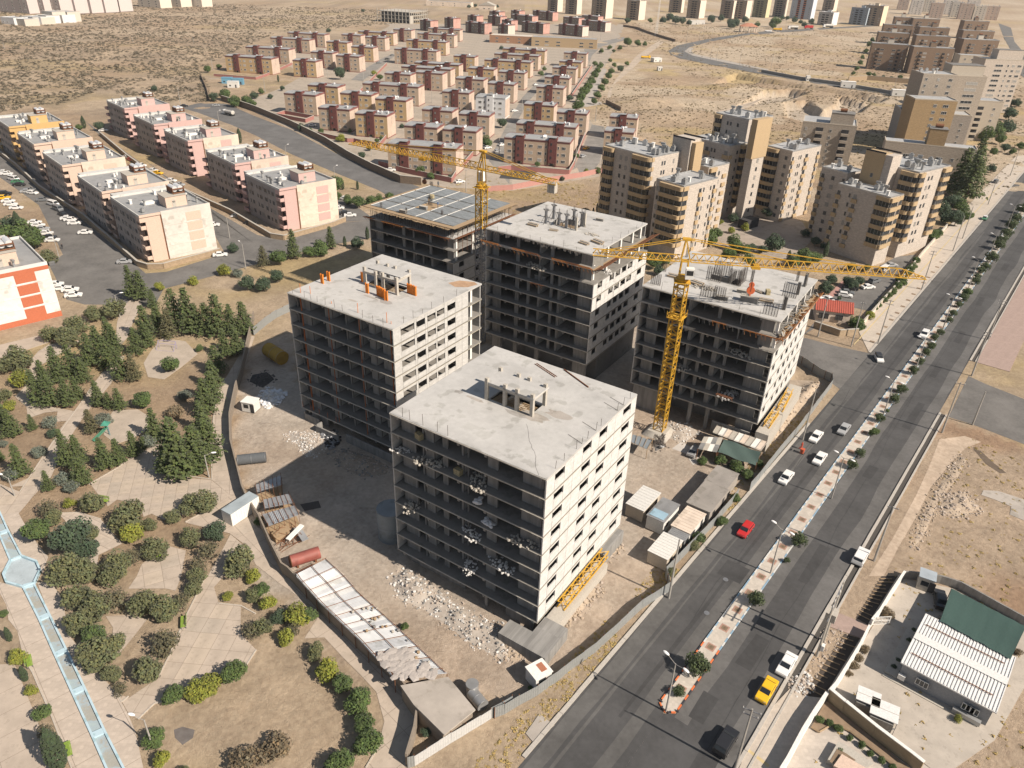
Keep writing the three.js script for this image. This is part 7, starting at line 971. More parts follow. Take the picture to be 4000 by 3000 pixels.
// cabins
function cabin(label, x, z, turn, w, d, h, m, o = {}) { const t = thing(o.name || 'site_cabin', label, o.cat || 'cabin', x, 0, z, turn, o.group); part('body', [B(-w / 2,0.15, -d / 2, w, h - 0.15, d)], m, t); const rf = part('roof', [B(-w / 2 - 0.12, h, -d / 2 - 0.12, w + 0.24,0.12, d + 0.24)], o.roof || M.white, t); for (let k = 0; k < (o.ribs ?? 8); k++) part('rib', [B(-w / 2 + (k + 0.5) * w / 8 - 0.03, h + 0.12, -d / 2,0.06,0.05, d)], o.roof || M.white, rf); if (o.door !== 0) part('door', [B(w * 0.22,0.2, d / 2,0.9,1.95,0.04)], M.dark, t); part('window', [B(-w * 0.32,1.1, d / 2,1.1,0.9,0.04)], M.glass, t); if (o.patch) part('blue_sheet', [B(-w / 2 + 0.3, h + 0.17, -d / 2 + 0.2, w * 0.35,0.03, d - 0.5)], mat(0.32,0.48,0.60, { map: blotch }), rf); if (o.rust) part('rust_mark', [B(0, h + 0.125, -d / 2 + 0.4, w * 0.36,0.012, d * 0.6)], mat(0.40,0.16,0.09, { map: grain }), rf); return t; }
const cab = mat(0.66,0.655,0.63, { map: grain }), beigeC = mat(0.50,0.44,0.36, { map: grain });
cabin('white site cabin with ribbed roof and open door right of the front tower', 24.1,-106.1,0.95,6.4,3.4,2.7, beigeC, { roof: cab }); cabin('white container with pale blue sheets on its roof', 27.1,-102.8,0.95,6,3.2,2.9, cab, { patch: 1, ribs: 0, roof: M.galv, door: 0 });
cabin('cream roofed site cabin with open door nearest the fence', 26.1,-94,0.95,5.6,3.4,2.6, beigeC, { roof: cab }); cabin('cream cabin under loose tin sheets by the fence trees', 31.2,-100.9,0.95,6.4,3.4,2.5, cab, { roof: PK.cream }); cabin('small tin patched cabin between the two cream cabins', 29.3,-97.9,0.95,3.4,3,2.3, M.galv, { roof: M.galv, ribs: 4 });
cabin('grey roofed block office at the site gate, lower half', 35.7,-107.1,0.95,8,4.4,2.9, mat(0.33,0.30,0.27, { map: blockTex }), { roof: mat(0.30,0.28,0.26, { map: blotch }), ribs: 0 }); cabin('grey roofed block office at the site gate, upper half', 39,-112.3,0.95,8,4.2,2.7, mat(0.33,0.30,0.27, { map: blockTex }), { roof: mat(0.31,0.29,0.27, { map: blotch }), ribs: 0, door: 0 });
cabin('small white guard box with rust marks on its roof by the fence', 5,-68.8,0.6,2.6,2.4,2.4, cab, { rust: 1, ribs: 0, name: 'guard_box', cat: 'guard box', door: 0 });
cabin('small white cabin in the sun beside the left tower', -55.2,-134.9,-0.25,2.8,2.4,2.4, cab, { ribs: 0 });
{ const p = [-46.1,-101.1], t = thing('shipping_container', 'pale blue grey container standing on the park path against the site wall', 'container', p[0], 0, p[1], 1.02); part('body', [B(-3,0.1,-1.2,6,2.5,2.4)], M.white, t); part('roof', [B(-3.02,2.6,-1.22,6.04,0.05,2.44)], mat(0.36,0.42,0.46, { map: blotch }), t); for (let k = 0; k < 12; k++) part('rib', [B(-2.9 + k * 0.5,0.2,1.2,0.1,2.3,0.05)], M.white, t); part('door', [B(3,0.2,-1.1,0.05,2.3,2.2)], M.white, t); }
// shade shelters by the right tower
{
  const q = [[37,-122.4],[39.1,-126.8],[42.9,-126.6],[40.5,-121.4]], t = thing('tin_shelter', 'patched tin car shelter at the foot of the right tower', 'shelter', 0,0,0), m = (p, r, k) => [p[0] + (r[0] - p[0]) * k, p[1] + (r[1] - p[1]) * k];
  for (let k = 0; k < 4; k++) for (let j = 0; j < 2; j++) { const a = m(q[0], q[3], k / 4), b = m(q[0], q[3], (k + 1) / 4), c = m(q[1], q[2], (k + 1) / 4), d = m(q[1], q[2], k / 4); part('roof_sheet', [poly([m(a, d, j / 2), m(b, c, j / 2), m(b, c, (j + 1) / 2), m(a, d, (j + 1) / 2)], 2.6 + 0.05 * hash(k, j), 0.03)],[M.galv, M.mid, M.white][(k + j) % 3], t); } for (const p of q) part('post', [cyl(p[0], 0, p[1], 0.07,0.07,2.6,6)], M.rust, t);
  const r = [[41.1,-128.1],[42.6,-130.8],[51.6,-125.4],[49.3,-122.1]], u = thing('tin_shelter', 'long pale sheet canopy with pole rails behind the green net', 'shelter', 0,0,0); for (let k = 0; k < 9; k++) part('roof_sheet', [poly([m(r[0], r[3], k / 9), m(r[0], r[3], (k + 0.98) / 9), m(r[1], r[2], (k + 0.98) / 9), m(r[1], r[2], k / 9)], 2.8 + 0.05 * hash(k, 5), 0.03)],[M.mid, M.white, PK.cream][k % 3], u); for (let k = 0; k <= 9; k++) part('rail', [bar([...m(r[0], r[3], k / 9).slice(0,1), 2.95, m(r[0], r[3], k / 9)[1]],[m(r[1], r[2], k / 9)[0], 2.95, m(r[1], r[2], k / 9)[1]], 0.06)], M.mid, u); part('rail', [bar([r[0][0], 3.0, r[0][1]],[r[3][0], 3.0, r[3][1]], 0.07)], M.mid, u);
  const n = [[40.8,-121.6],[43.1,-126.4],[49.3,-122],[47.6,-118.6]], v = thing('shade_net', 'dark green shade net stretched over the workers corner', 'shade net', 0,0,0), N = 14, pos = [], idx = []; for (let i = 0; i <= N; i++) for (let j = 0; j <= N; j++) { const a = m(n[0], n[3], i / N), b = m(n[1], n[2], i / N), p = m(a, b, j / N), fi = i / N, fj = j / N; pos.push(p[0], 2.55 - 0.5 * Math.sin(PI * fi) * Math.sin(PI * fj) - 0.9 * fi * (1 - fj) + 0.12 * Math.sin(fi * 9 + fj * 5), p[1]); if (i < N && j < N) { const o = i * (N + 1) + j; idx.push(o, o + 1, o + N + 1, o + 1, o + N + 2, o + N + 1); } } const g = new THREE.BufferGeometry(); g.setAttribute('position', new THREE.Float32BufferAttribute(pos, 3)); g.setIndex(idx); g.computeVertexNormals(); part('net', [g], mat(0.065,0.105,0.095, { map: grain }), v); for (const p of n) part('post', [cyl(p[0], 0, p[1], 0.06,0.06,2.5,6)], M.rust, v);
  const pl = thing('planter', 'low soil bed edged with stones in front of the green net', 'planter', 0,0,0); part('edge', [poly([[37.1,-121],[38.1,-122.2],[48,-117.8],[46.6,-115.9]], 0.5,0.5)], brickW, pl);
  const aw = [[24.1,-124.5],[24.7,-127.2],[28.5,-125.1],[27,-122]], w = thing('tin_shelter', 'blue grey tin awning on poles beside the crane base', 'shelter', 0,0,0); for (let k = 0; k < 4; k++) part('roof_sheet', [poly([m(aw[0], aw[3], k / 4), m(aw[0], aw[3], (k + 0.98) / 4), m(aw[1], aw[2], (k + 0.98) / 4), m(aw[1], aw[2], k / 4)], 2.3 + 0.04 * (k % 2), 0.03)], mat(0.33,0.38,0.43, { roughness: 0.5, metalness: 0.3, map: blotch }), w); for (let k = 0; k < 5; k++) { const a = m(aw[0], aw[3], k / 4), b = m(aw[1], aw[2], k / 4); part('rail', [bar([a[0], 2.4, a[1]],[b[0] + (b[0] - a[0]) * 0.2,2.5, b[1] + (b[1] - a[1]) * 0.2], 0.07)], M.wood, w); } for (const p of aw) part('post', [cyl(p[0], 0, p[1], 0.06,0.06,2.3,6)], M.wood, w);
}
// heaps
function heap(name, label, cat, pts, hgt, m, rocks, rockM, size = [0.07,0.28], group) { // a low mound over a polygon, strewn with broken lumps
  const t = thing(name, label, cat, 0,0,0,0, group), xs = pts.map(p => p[0]), zs = pts.map(p => p[1]), x0 = Math.min(...xs) - 1, x1 = Math.max(...xs) + 1, z0 = Math.min(...zs) - 1, z1 = Math.max(...zs) + 1, n = 30, pos = [], idx = [], Y = (x, z) => { const d = distPoly(x, z, pts); return d < -0.8 ? -0.3 : hgt * sm(-0.6,2.6, d) * (0.55 + 0.9 * fbm(x / 1.7, z / 1.7,3)) - 0.06; };
  for (let j = 0; j <= n; j++) for (let i = 0; i <= n; i++) { const x = x0 + (x1 - x0) * i / n, z = z0 + (z1 - z0) * j / n; pos.push(x, Y(x, z), z); if (i < n && j < n) { const o = j * (n + 1) + i; idx.push(o, o + n + 1, o + 1, o + 1, o + n + 1, o + n + 2); } }
  const g = new THREE.BufferGeometry(); g.setAttribute('position', new THREE.Float32BufferAttribute(pos, 3)); g.setIndex(idx); g.computeVertexNormals(); part('mound', [g], m, t);
  const ms = [].concat(rockM); ms.forEach((rm, q) => { const G = []; for (let k = 0, tries = 0; k < rocks / ms.length && tries < 9000; tries++) { const x = rr(x0, x1), z = rr(z0, z1), d = distPoly(x, z, pts); if (d < -0.6 * rnd() * 2) continue; k++; const s = size[0] + (size[1] - size[0]) * Math.pow(rnd(), 2.4); G.push((k % 3 ? new THREE.DodecahedronGeometry(s, 0).scale(1, rr(0.5,0.9), rr(0.7,1.2)) : new THREE.BoxGeometry(s * 1.7, s * 0.8, s * 1.2)).rotateX(rr(-0.6,0.6)).rotateY(rr(0,6)).translate(x, Math.max(0, Y(x, z)) + s * 0.25, z)); } stuff(part('lumps', G, rm, t)); });
  return t;
}
const chalk = mat(0.66,0.65,0.63, { map: grain }), stoneM = mat(0.46,0.39,0.33, { map: grain }), palerub = mat(0.47,0.425,0.38, { map: dirtTex }), rub = mat(0.45,0.37,0.29, { map: dirtTex });
heap('rubble_heap', 'long heap of pale rubble below the open side of the front tower', 'rubble', [[-17.6,-87.2],[-15.9,-89.3],[-10.6,-84.8],[-4.2,-79.7],[1.3,-77.3],[1.4,-72.3],[-0.8,-72.8],[-4.7,-75.3],[-11.2,-80.7],[-15.9,-83.1]], 1.2, palerub, 900, [stoneM, chalk, M.concrete],[0.06,0.26]);
heap('rubble_heap', 'heap of orange brown rubble at the lowest corner of the front tower', 'rubble', [[1.3,-77.3],[2.3,-76.3],[5.5,-73.9],[4.3,-72.5],[1.7,-72.1],[-0.5,-73.5],[0.1,-76.8]], 1.3, rub, 420, [stoneM, rub],[0.06,0.25]);
heap('rubble_heap', 'broken white plaster heap in front of the left tower', 'rubble', [[-45.8,-126],[-42.5,-127.4],[-38.2,-126.4],[-35.4,-123.3],[-36.9,-120],[-39.3,-118.7],[-42.2,-122.9]], 0.9, palerub, 520, [chalk, stoneM],[0.06,0.25]);
heap('rubble_heap', 'dark rubble heap in the shade between the two nearest towers', 'rubble', [[-35.1,-120.1],[-32.8,-121.9],[-26.8,-119.1],[-23,-116.3],[-23.3,-114.1],[-27.4,-113.1],[-31.9,-115.8]], 1.0, mat(0.33,0.28,0.23, { map: dirtTex }), 380, [stoneM, M.concrete],[0.07,0.28]);
heap('sack_heap', 'heap of white sacks and plastic in the shade left of the left tower', 'sacks', [[-55.2,-140.4],[-53.8,-143.5],[-50.4,-142.2],[-50.4,-138.7],[-52,-136.2]], 0.8, chalk, 260, [mat(0.60,0.62,0.66, { roughness: 0.6 }), chalk],[0.2,0.5]);
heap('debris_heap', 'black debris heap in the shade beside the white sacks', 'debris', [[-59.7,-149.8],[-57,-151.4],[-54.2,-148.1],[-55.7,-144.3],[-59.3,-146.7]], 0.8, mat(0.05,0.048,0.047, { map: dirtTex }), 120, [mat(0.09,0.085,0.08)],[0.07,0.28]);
heap('scrap_heap', 'pile of dark scrap sheets beside the white plaster heap', 'scrap', [[-37.5,-126.5],[-36.2,-127],[-34.9,-124.2],[-35.7,-122.5],[-36.8,-123.2]], 1.1, M.concreteDark, 130, [M.dark, M.steel],[0.3,0.7]);
heap('rubble_heap', 'stony spoil bank along the right foot of the front tower', 'rubble', [[8.9,-81],[11.2,-84.4],[14,-87.9],[13.5,-94.7],[18.3,-96.6],[19.7,-96.5],[14.3,-89.9],[14.9,-86.2],[11.7,-81.8],[9.5,-79]], 0.7, rub, 520, [stoneM, rub],[0.07,0.32]);
heap('rubble_heap', 'pale spoil with shuttering waste by the crane foot', 'rubble', [[33.4,-135.8],[37.8,-135.2],[39.7,-132.2],[35.4,-127.7],[32.9,-129.6]], 0.5, palerub, 200, [stoneM, chalk],[0.07,0.3]);
heap('wire_bundle', 'tangled bundle of dark rebar offcuts beside the crane base', 'wire bundle', [[29.4,-128.6],[31.5,-129.5],[31.5,-126.6],[29.3,-124.8]], 0.9, M.concreteDark, 40, [M.rebar],[0.1,0.3]);
{ const p = [30.4,-126.9], t = thing('rod_stack', 'sheaf of grey rods leaning against the crane foundation', 'rods', p[0], 0, p[1]); for (let k = 0; k < 40; k++) part('rod', [bar([rr(-1.6,1.6), 0, rr(-0.8,0.8)],[rr(-1.2,1.2), rr(1.8,2.6), rr(-0.9,-0.2)], 0.06)], M.rebar, t); part('tyre', [new THREE.TorusGeometry(0.4,0.16,8,16).rotateX(1.2).translate(0.3,0.5,1.1)], M.galv, t); }
struct('cement_spill', poly([[35.3,-124.4],[32.8,-125.9],[35.1,-128.5],[37.9,-125.8],[37.5,-121.4],[36,-120.5]], 0.02), mat(0.58,0.55,0.52, { map: blotch }));
struct('burnt_patch', poly([[-36.9,-104.4],[-33.9,-105.6],[-33,-103.7],[-35.6,-102.6]], 0.02), mat(0.09,0.08,0.075, { map: dirtTex }));
// yellow crane sections lying along the towers' right feet
function lattice(label, x, z, y, turn, L) { const t = thing('crane_section', label, 'crane section', x, y, z, turn); for (const [a, b] of [[-0.6,0],[0.6,0],[-0.6,1.2],[0.6,1.2]]) part('chord', [bar([-L / 2, b + 0.1, a],[L / 2, b + 0.1, a], 0.13)], M.crane, t); const n = Math.round(L / 1.3), g = []; for (let k = 0; k < n; k++) { const x0 = -L / 2 + k * L / n, x1 = x0 + L / n, f = k % 2; for (const a of [-0.6,0.6]) g.push(bar([x0, f ? 0.1 : 1.3, a],[x1, f ? 1.3 : 0.1, a], 0.09)); for (const b of [0.1,1.3]) g.push(bar([x0, b, f ? -0.6 : 0.6],[x1, b, f ? 0.6 : -0.6], 0.08)); } stuff(part('lacing', g, M.crane, t)); return t; }
{ let p = inA(towerA, 27.5,8.2); lattice('yellow lattice crane section lying on the shelf at the front tower', p[0], p[1], 1.95, -TA + PI / 2,6.4); p = inA(towerA, 27.5,15); lattice('second yellow crane section farther along the front tower shelf', p[0], p[1], 1.95, -TA + PI / 2,8); p = inA(towerD, 29.4,6); lattice('yellow crane section at the right foot of the right tower', p[0], p[1], 4.2, -TA + PI / 2,7); p = inA(towerD, 29.5,15); lattice('yellow crane sections heaped behind the first at the right tower', p[0], p[1], 4.2, -TA + PI / 2 + 0.06,9); }
// things lying on the floors and roofs of the towers
function loose(label, t, u, v, y, kind, s = 1) { const [x, z] = inA(t, u, v); if (kind === 'block') { const o = thing('block_stack', label, 'block stack', x, y, z, rr(0,3)); for (let k = 0; k < 12; k++) part('block', [B((k % 2) * 0.52 - 0.52 + rr(-0.03,0.03), Math.floor(k / 4) * 0.3, (Math.floor(k / 2) % 2) * 0.36 - 0.36,0.5,0.28,0.34)], mat(0.42,0.36,0.22, { map: grain }), o); o.scale.setScalar(s); return o; }
  if (kind === 'sacks') { const o = thing('sack_pile', label, 'sacks', x, y, z, rr(0,3)); for (let k = 0; k < 16; k++) { const q = part('sack', [new THREE.SphereGeometry(0.45,8,6).scale(1,0.42,0.62)], mat(0.60,0.61,0.63, { roughness: 0.7 }), o); q.position.set(rr(-0.8,0.8), 0.2 + 0.2 * Math.floor(k / 6), rr(-0.5,0.5)); q.rotation.set(rr(-0.3,0.3), rr(0,3), rr(-0.3,0.3)); } o.scale.setScalar(s); return o; }
  if (kind === 'pallet') { const o = thing('timber_stack', label, 'timber', x, y, z, -TA + rr(-0.4,0.4)); for (let k = 0; k < 10; k++) part('board', [B(-1.3 + rr(-0.1,0.1), 0.05 + Math.floor(k / 4) * 0.16,-0.5 + (k % 4) * 0.26,2.4,0.12,0.2)], k % 3 ? M.wood : M.mid, o); o.scale.setScalar(s); return o; }
  if (kind === 'box') { const o = thing('skip_box', label, 'box', x, y, z, -TA + 0.1); part('body', [B(-1.1,0,-0.4,2.2,0.7,0.8)], M.concrete, o); part('rim', [B(-1.2,0.7,-0.5,2.4,0.08,1.0)], M.mid, o); o.scale.setScalar(s); return o; }
  const o = thing('rubble_pile', label, 'rubble', x, y, z, rr(0,6)), g = []; for (let k = 0; k < 70; k++) { const r = Math.sqrt(rnd()) * 1.6, a = rr(0,6.3), q = rr(0.06,0.22); g.push(new THREE.DodecahedronGeometry(q, 0).rotateY(a).translate(Math.cos(a) * r * 1.5, q * 0.4 + 0.35 * Math.max(0,1 - r / 1.3), Math.sin(a) * r * 0.7)); } stuff(part('lumps', g, kind === 'white' ? chalk : M.mid, o)); o.scale.setScalar(s); return o; }
const fl = (y0, i) => y0 + i * FH;
[['stack of yellow blocks on the top floor of the front tower', towerA, 4.6,1.0, fl(3,7), 'block', 1.1],['stack of yellow blocks one floor lower in the front tower', towerA, 11.6,1.0, fl(3,6) + FH - FH, 'block', 1.1],['white sacks piled at the edge of the fifth floor, front tower', towerA, 15.2,0.8, fl(3,5), 'sacks', 1],['heap of white sacks on the fourth floor edge, front tower', towerA, 17.2,0.8, fl(3,4), 'sacks', 1.1],['pale rubble on the third floor of the front tower', towerA, 14,0.9, fl(3,3), 'white', 1],['white rubble spilling on the second floor of the front tower', towerA, 14,0.9, fl(3,1), 'white', 1],['white rubble right of centre on the front tower', towerA, 19.5,0.9, fl(3,2), 'white', 1.1],['grey rubble near the left end of the front tower', towerA, 3,0.8, fl(3,3), 'r', 1.1],['grey rubble on the sixth floor of the front tower', towerA, 6.6,0.9, fl(3,6), 'r', 1.2],['rubble under the roof of the front tower', towerA, 15,1.5, fl(3,6), 'r', 1.2],['rubble and bags at the left end of the front tower', towerA, 1.4,0.7, fl(3,6), 'white', 0.8],['grey rubble on the fifth floor of the front tower', towerA, 23.5,1, fl(3,4), 'r', 1.2],
 ['rubble scattered high on the middle tower', towerC, 13,1.0, fl(6.76,6), 'r', 1.3],['pale bales standing in the middle tower', towerC, 13.6,2.4, fl(6.76,5), 'box', 1.2],['boards stacked on the roof edge of the middle tower', towerC, 22.6,4.6, Ctop, 'pallet', 1],['timber fan standing on the roof of the middle tower', towerC, 24.6,7, Ctop, 'pallet', 1.2],['shuttering waste on the roof of the middle tower', towerC, 13,8, Ctop, 'pallet', 0.8],['brown scrap on the roof of the middle tower', towerC, 21,11, Ctop, 'r', 0.8],['planks left of the columns on the middle tower roof', towerC, 7.4,8, Ctop, 'pallet', 1.1],['dark tray on the far edge of the middle tower roof', towerC, 17.6,21, Ctop, 'box', 0.8],['mortar mound on the terrace of the middle tower', towerC, 26.6,8.4, fl(6.76,6), 'white', 0.9],
 ['long grey trough on the roof of the right tower', towerD, 20.2,5.6, Dtop, 'box', 1.5],['dark generator box on the roof of the right tower', towerD, 15.6,3.2, Dtop, 'box', 1.0],['grey box near the middle of the right tower roof', towerD, 17.6,9, Dtop, 'box', 0.9],['timber heap near the right edge of the right tower roof', towerD, 23,7.6, Dtop, 'pallet', 1.1],['square bale on the right part of the right tower roof', towerD, 22,11.6, Dtop, 'block', 1.1],['brown scrap heap left on the right tower roof', towerD, 10.6,6.6, Dtop, 'r', 1.1],['board pile behind the crane on the right tower roof', towerD, 8.6,7.4, Dtop, 'pallet', 1.3],['shutter panels at the left edge of the right tower roof', towerD, 3.6,8.2, Dtop, 'pallet', 1.2],['thin boards behind the long trough on the right tower', towerD, 20.4,11.4, Dtop, 'pallet', 0.7],['white rubble low in the right tower', towerD, 20.8,1.6, fl(6.05,1), 'white', 1.3],['rubble in the lower middle of the right tower', towerD, 9.6,1, fl(6.05,2), 'r', 1.2],['earth heaped high in the right tower', towerD, 21.5,2, fl(6.05,4), 'r', 1.3],
 ['white foam block on the deck of the back tower', towerE, 13.5,6.4, Etop, 'box', 1.0],['white foam block at the front edge of the back tower deck', towerE, 11.4,0.8, Etop, 'box', 0.9],['pallet of grey panels on the deck of the back tower', towerE, 9,15.5, Etop, 'block', 1.1]].forEach(a => loose(...a));
// orange column shutters on B's roof, each a thing
[[2.0,7.14,0,1.9],[2.02,8.83,0.1,1.9],[7.6,12.6,0.3,2.0],[12.2,9.0,0.05,2.0],[14.6,9.5,0.2,1.9],[15.0,9.35,0,1.9],[15.45,9.25,0.1,1.85],[15.95,9.2,-0.1,1.9],[16.5,9.0,0,1.9],[17.4,8.6,0.2,1.9],[18.4,13.9,0.1,1.9],[18.9,13.85,0,1.85],[19.4,13.8,0.1,1.9],[20.1,13.7,-0.1,1.9]].forEach(([u, v, r, h], i) => { const [x, z] = inA(towerB, u, v), t = thing('column_shutter', `bright orange column shutter on the left tower roof, ${ORD[i]} from the left`, 'column shutter', x, 28.6, z, -TA + r, 'orange column shutters'); part('face', [B(-0.3,0,-0.04,0.6, h, 0.08)], M.orange, t); part('rib', [B(-0.33,0,-0.2,0.08, h + 0.1,0.3)], M.orange, t); part('rib', [B(0.25,0,-0.2,0.08, h + 0.08,0.3)], M.orange, t); part('brace', [B(-0.3, h * 0.3,-0.14,0.6,0.1,0.1)], M.orange, t); part('brace', [B(-0.3, h * 0.75,-0.14,0.6,0.1,0.1)], M.orange, t); });
{ const [x, z] = inA(towerA, 11.4,24.2), t = thing('ladder', 'rusty ladder lying at the back of the front tower roof', 'ladder', x, 28.64, z, -TA - 0.35); part('rail', [B(-2.6,0,-0.22,5.2,0.08,0.06)], M.rust, t); part('rail', [B(-2.6,0,0.18,5.2,0.08,0.06)], M.rust, t); for (let k = 0; k < 12; k++) part('rung', [B(-2.4 + k * 0.43,0.02,-0.2,0.05,0.05,0.4)], M.rust, t); const [x2, z2] = inA(towerA, 16.6,24.8), p = thing('pipe_length', 'rusty pipe lying beside the ladder on the front tower', 'pipe', x2,28.66, z2, -TA - 0.42); part('pipe', [bar([-3.2,0.05,0],[3.2,0.05,0], 0.2,8)], M.rust, p); }
{ const g = []; const T = towerA; let q = [17.4,9.2]; for (let k = 0; k < 26; k++) { const n = [q[0] + 0.28 + rr(-0.1,0.14), q[1] - 0.3 + rr(-0.16,0.1)]; g.push(bar([q[0], 28.606, -q[1]],[n[0], 28.606, -n[1]], 0.06).scale(1,1,1)); q = n; } const o = stuff(part('crack', [new THREE.BufferGeometry().copy(mergeGeometries(g.map(uvm)))], M.concreteDark, T)); o.scale.y = 1; o.position.y = -0.022;
  for (const [t, list] of [[towerA, [[17,11.3,2.6,1.2],[14.6,10.6,2,0.5],[7.6,10.4,1.6,0.4],[4.4,10.6,0.7,0.5],[20,14,2.2,1.2]]],[towerB, [[12.4,4.8,1.1,0.35],[17.6,8.2,1.6,0.8],[14,8,1.8,0.4]]]]) list.forEach(([u, v, a, b], i) => { const p = []; for (let k = 0; k < 14; k++) { const w = k / 14 * 2 * PI, r = 0.7 + 0.5 * hash(k, i); p.push([u + Math.cos(w) * a * r, -v + Math.sin(w) * b * r]); } part('stain', poly(p, 28.603 + 0.0015 * i), [mat(0.40,0.37,0.34, { map: blotch }), mat(0.36,0.345,0.33, { map: blotch })][i % 2], t); }); }

// ---------- poles, lamps, the roadside compound, people ----------
const yawR = Math.atan2(-RU[1], RU[0]);
function streetLamp(label, x, z, h, turn, arms, group, y = 0) { const t = thing('street_lamp', label, 'street lamp', x, y, z, turn, group); part('pole', [cyl(0,0,0,0.14,0.08, h, 8)], M.pole, t); for (const s of arms === 2 ? [-1,1] : [1]) { part('arm', [bar([0, h - 0.1,0],[s * 1.3, h + 0.35,0], 0.08,6)], M.pole, t); part('lamp_head', [new THREE.SphereGeometry(0.3,10,6).scale(1.7,0.42,0.75).translate(s * 1.65, h + 0.42,0)], M.lampWhite, t); } return t; }
{
  const L = [[21.8,-64.7],[43,-91.1],[60,-111.3],[81.3,-140.3],[97.4,-161],[117.5,-188.2],[140,-218.7],[158.6,-242.9],[185.1,-279]], n = ['at the orange kerb nose', 'second up', 'third up', 'fourth up', 'fifth up', 'sixth up', 'seventh up', 'eighth up', 'ninth up'];
  L.forEach(([x, z], i) => streetLamp(`double armed white street lamp on the median, ${n[i]}`, x, z, 9.2, yawR + PI / 2 - 0.25,2, 'median street lamps', 0.17));
  [[[-141.1,-218.1], 'white street lamp at the car park island', 8,2.6],[[-103.1,-177.4], 'white street lamp among the trees by the park lane', 6.4,0.4],[[-82.1,-214.1], 'tall street lamp by the pink corner block verge', 8,2.4],[[-96.1,-240.7], 'street lamp in the aisle of the near blocks', 7,0.4],[[-42.7,-57.2], 'white street lamp leaning over the lower promenade', 5.2,2.9],[[-55.6,-111.3], 'thin white lamp beside the tall pines', 5,0.2],[[-105.9,-344.9], 'street lamp beside the curving road, upper one', 7,0.9],[[-76.3,-310.7], 'street lamp beside the curving road, lower one', 7,0.9],[[-162.3,-417.4], 'street lamp behind the third pink block', 7,0.9],[[-87.3,-103.9], 'white lamp lying over the promenade edge at left', 4,2.8]].forEach(([p, l, h, r]) => streetLamp(l, p[0], p[1], h, r, 1));
  [[[187.1,-952.6], 14],[[216.5,-1001.9], 13],[[165.7,-810.4], 12],[[177.8,-777.9], 12],[[185.2,-784.3], 12],[[201.3,-759.1], 12],[[219.5,-969.7], 12],[[197,-931.2], 12],[[225.8,-741.7], 13],[[239.9,-680.9], 13],[[268.2,-665.1], 14],[[291.3,-631.7], 14],[[360.7,-1153.6], 13],[[415.6,-1200.9], 13],[[287.9,-1070.3], 13],[[283.1,-1099.9], 12]].forEach(([p, h], i) => streetLamp(`tall thin pole lamp along the far curving road, ${ORD[i]}`, p[0], p[1], h, 0.6,1, 'lamps of the far road'));
}
function utilityPole(label, x, z, h, turn, arms, group, m = M.pole) { const t = thing('utility_pole', label, 'utility pole', x, 0, z, turn, group); part('pole', [new THREE.CylinderGeometry(0.13,0.24, h, 4).rotateY(PI / 4).translate(0, h / 2,0)], m, t); arms.forEach(([y, w], k) => { part('crossarm', [B(-w / 2, h - y, -0.06, w, 0.1,0.1)], M.steel, t); for (const s of [-0.45,0,0.45]) part('insulator', [cyl(s * w, h - y + 0.1,0,0.05,0.04,0.22,6)], M.white, t); }); return t; }
[[[25.5,-85], 12, [], 'concrete pole on the verge beside the front tower'],[[60.9,-130.9], 12.2, [], 'concrete pole on the verge by the trench'],[[95.3,-177.4], 12.6, [[0.4,1.6],[1.3,2.0]], 'concrete pole with crossarms at the pavement corner'],[[87.6,-175.5], 12.4, [[0.3,1.2]], 'pole left of the pavement corner by the dirt bank'],[[80.7,-180.6], 11.6, [], 'plain pole in front of the red roofed guard house'],[[124.5,-216.4], 12.6, [[0.4,1.6],[1.3,2.0]], 'pole with crossarms beside the hedge, at the jib tip'],[[152.2,-253.3], 12.6, [], 'plain leaning pole on the wide pavement'],[[162.6,-267.4], 12, [], 'pole beside the leaning one farther up the pavement'],[[196.7,-314], 12, [], 'pole at the island by the tower driveway'],[[234.6,-365.5], 12, [], 'pole on the dirt verge beside the parked pickup'],[[92.1,-135.5], 12.4, [[0.4,1.8]], 'pole at the corner of the right side street'],[[100.4,-139], 8.5, [], 'lamp pole in the mouth of the right side street'],[[111.8,-161.6], 12, [[0.4,1.8],[1.2,1.8]], 'pole on the brick pavement right of the avenue'],[[126.7,-182.2], 11.6, [[0.4,1.8],[1.2,1.8]], 'pole farther up the brick pavement'],[[61.4,-95], 11.6, [[0.3,1.7]], 'pole standing in the drain by the dirt lane'],[[29,-56.8], 11.6, [[0.4,2.2],[1.2,1.8]], 'pole rising from the bottom edge with its crossarms over the taxi']].forEach(([p, h, a, l]) => utilityPole(l, p[0], p[1], h, yawR + PI / 2 + 0.2, a));
[[[-70,-360.2], 9],[[-169.2,-522.2], 10],[[-144.9,-595.6], 9],[[-116.2,-585.1], 8],[[-115.2,-602.7], 8],[[-57.5,-505.5], 9],[[-64,-472.6], 8],[[-102.5,-660.5], 9],[[25.8,-353.9], 9],[[0.2,-488.4], 8],[[-10.1,-369], 9],[[43.8,-463.5], 9],[[-40.7,-901.2], 14],[[-42.6,-900.5], 14],[[76.8,-934.7], 11],[[87.5,-944.7], 11],[[-180.3,-1003.1], 11],[[-235.5,-609.9], 9],[[-425.9,-664.7], 8],[[-403.9,-723.3], 7],[[-358.1,-747.4], 7],[[-310.5,-767.6], 7],[[-283.2,-781.5], 8],[[-204.3,-470.3], 10],[[-21.6,-305.7], 9]].forEach(([p, h], i) => utilityPole(`thin pole among the estate and the dry field, ${ORD[i]} in the string`, p[0], p[1], h, 0.2, i % 3 ? [] : [[0.3,1.2]], 'thin poles of the estate'));
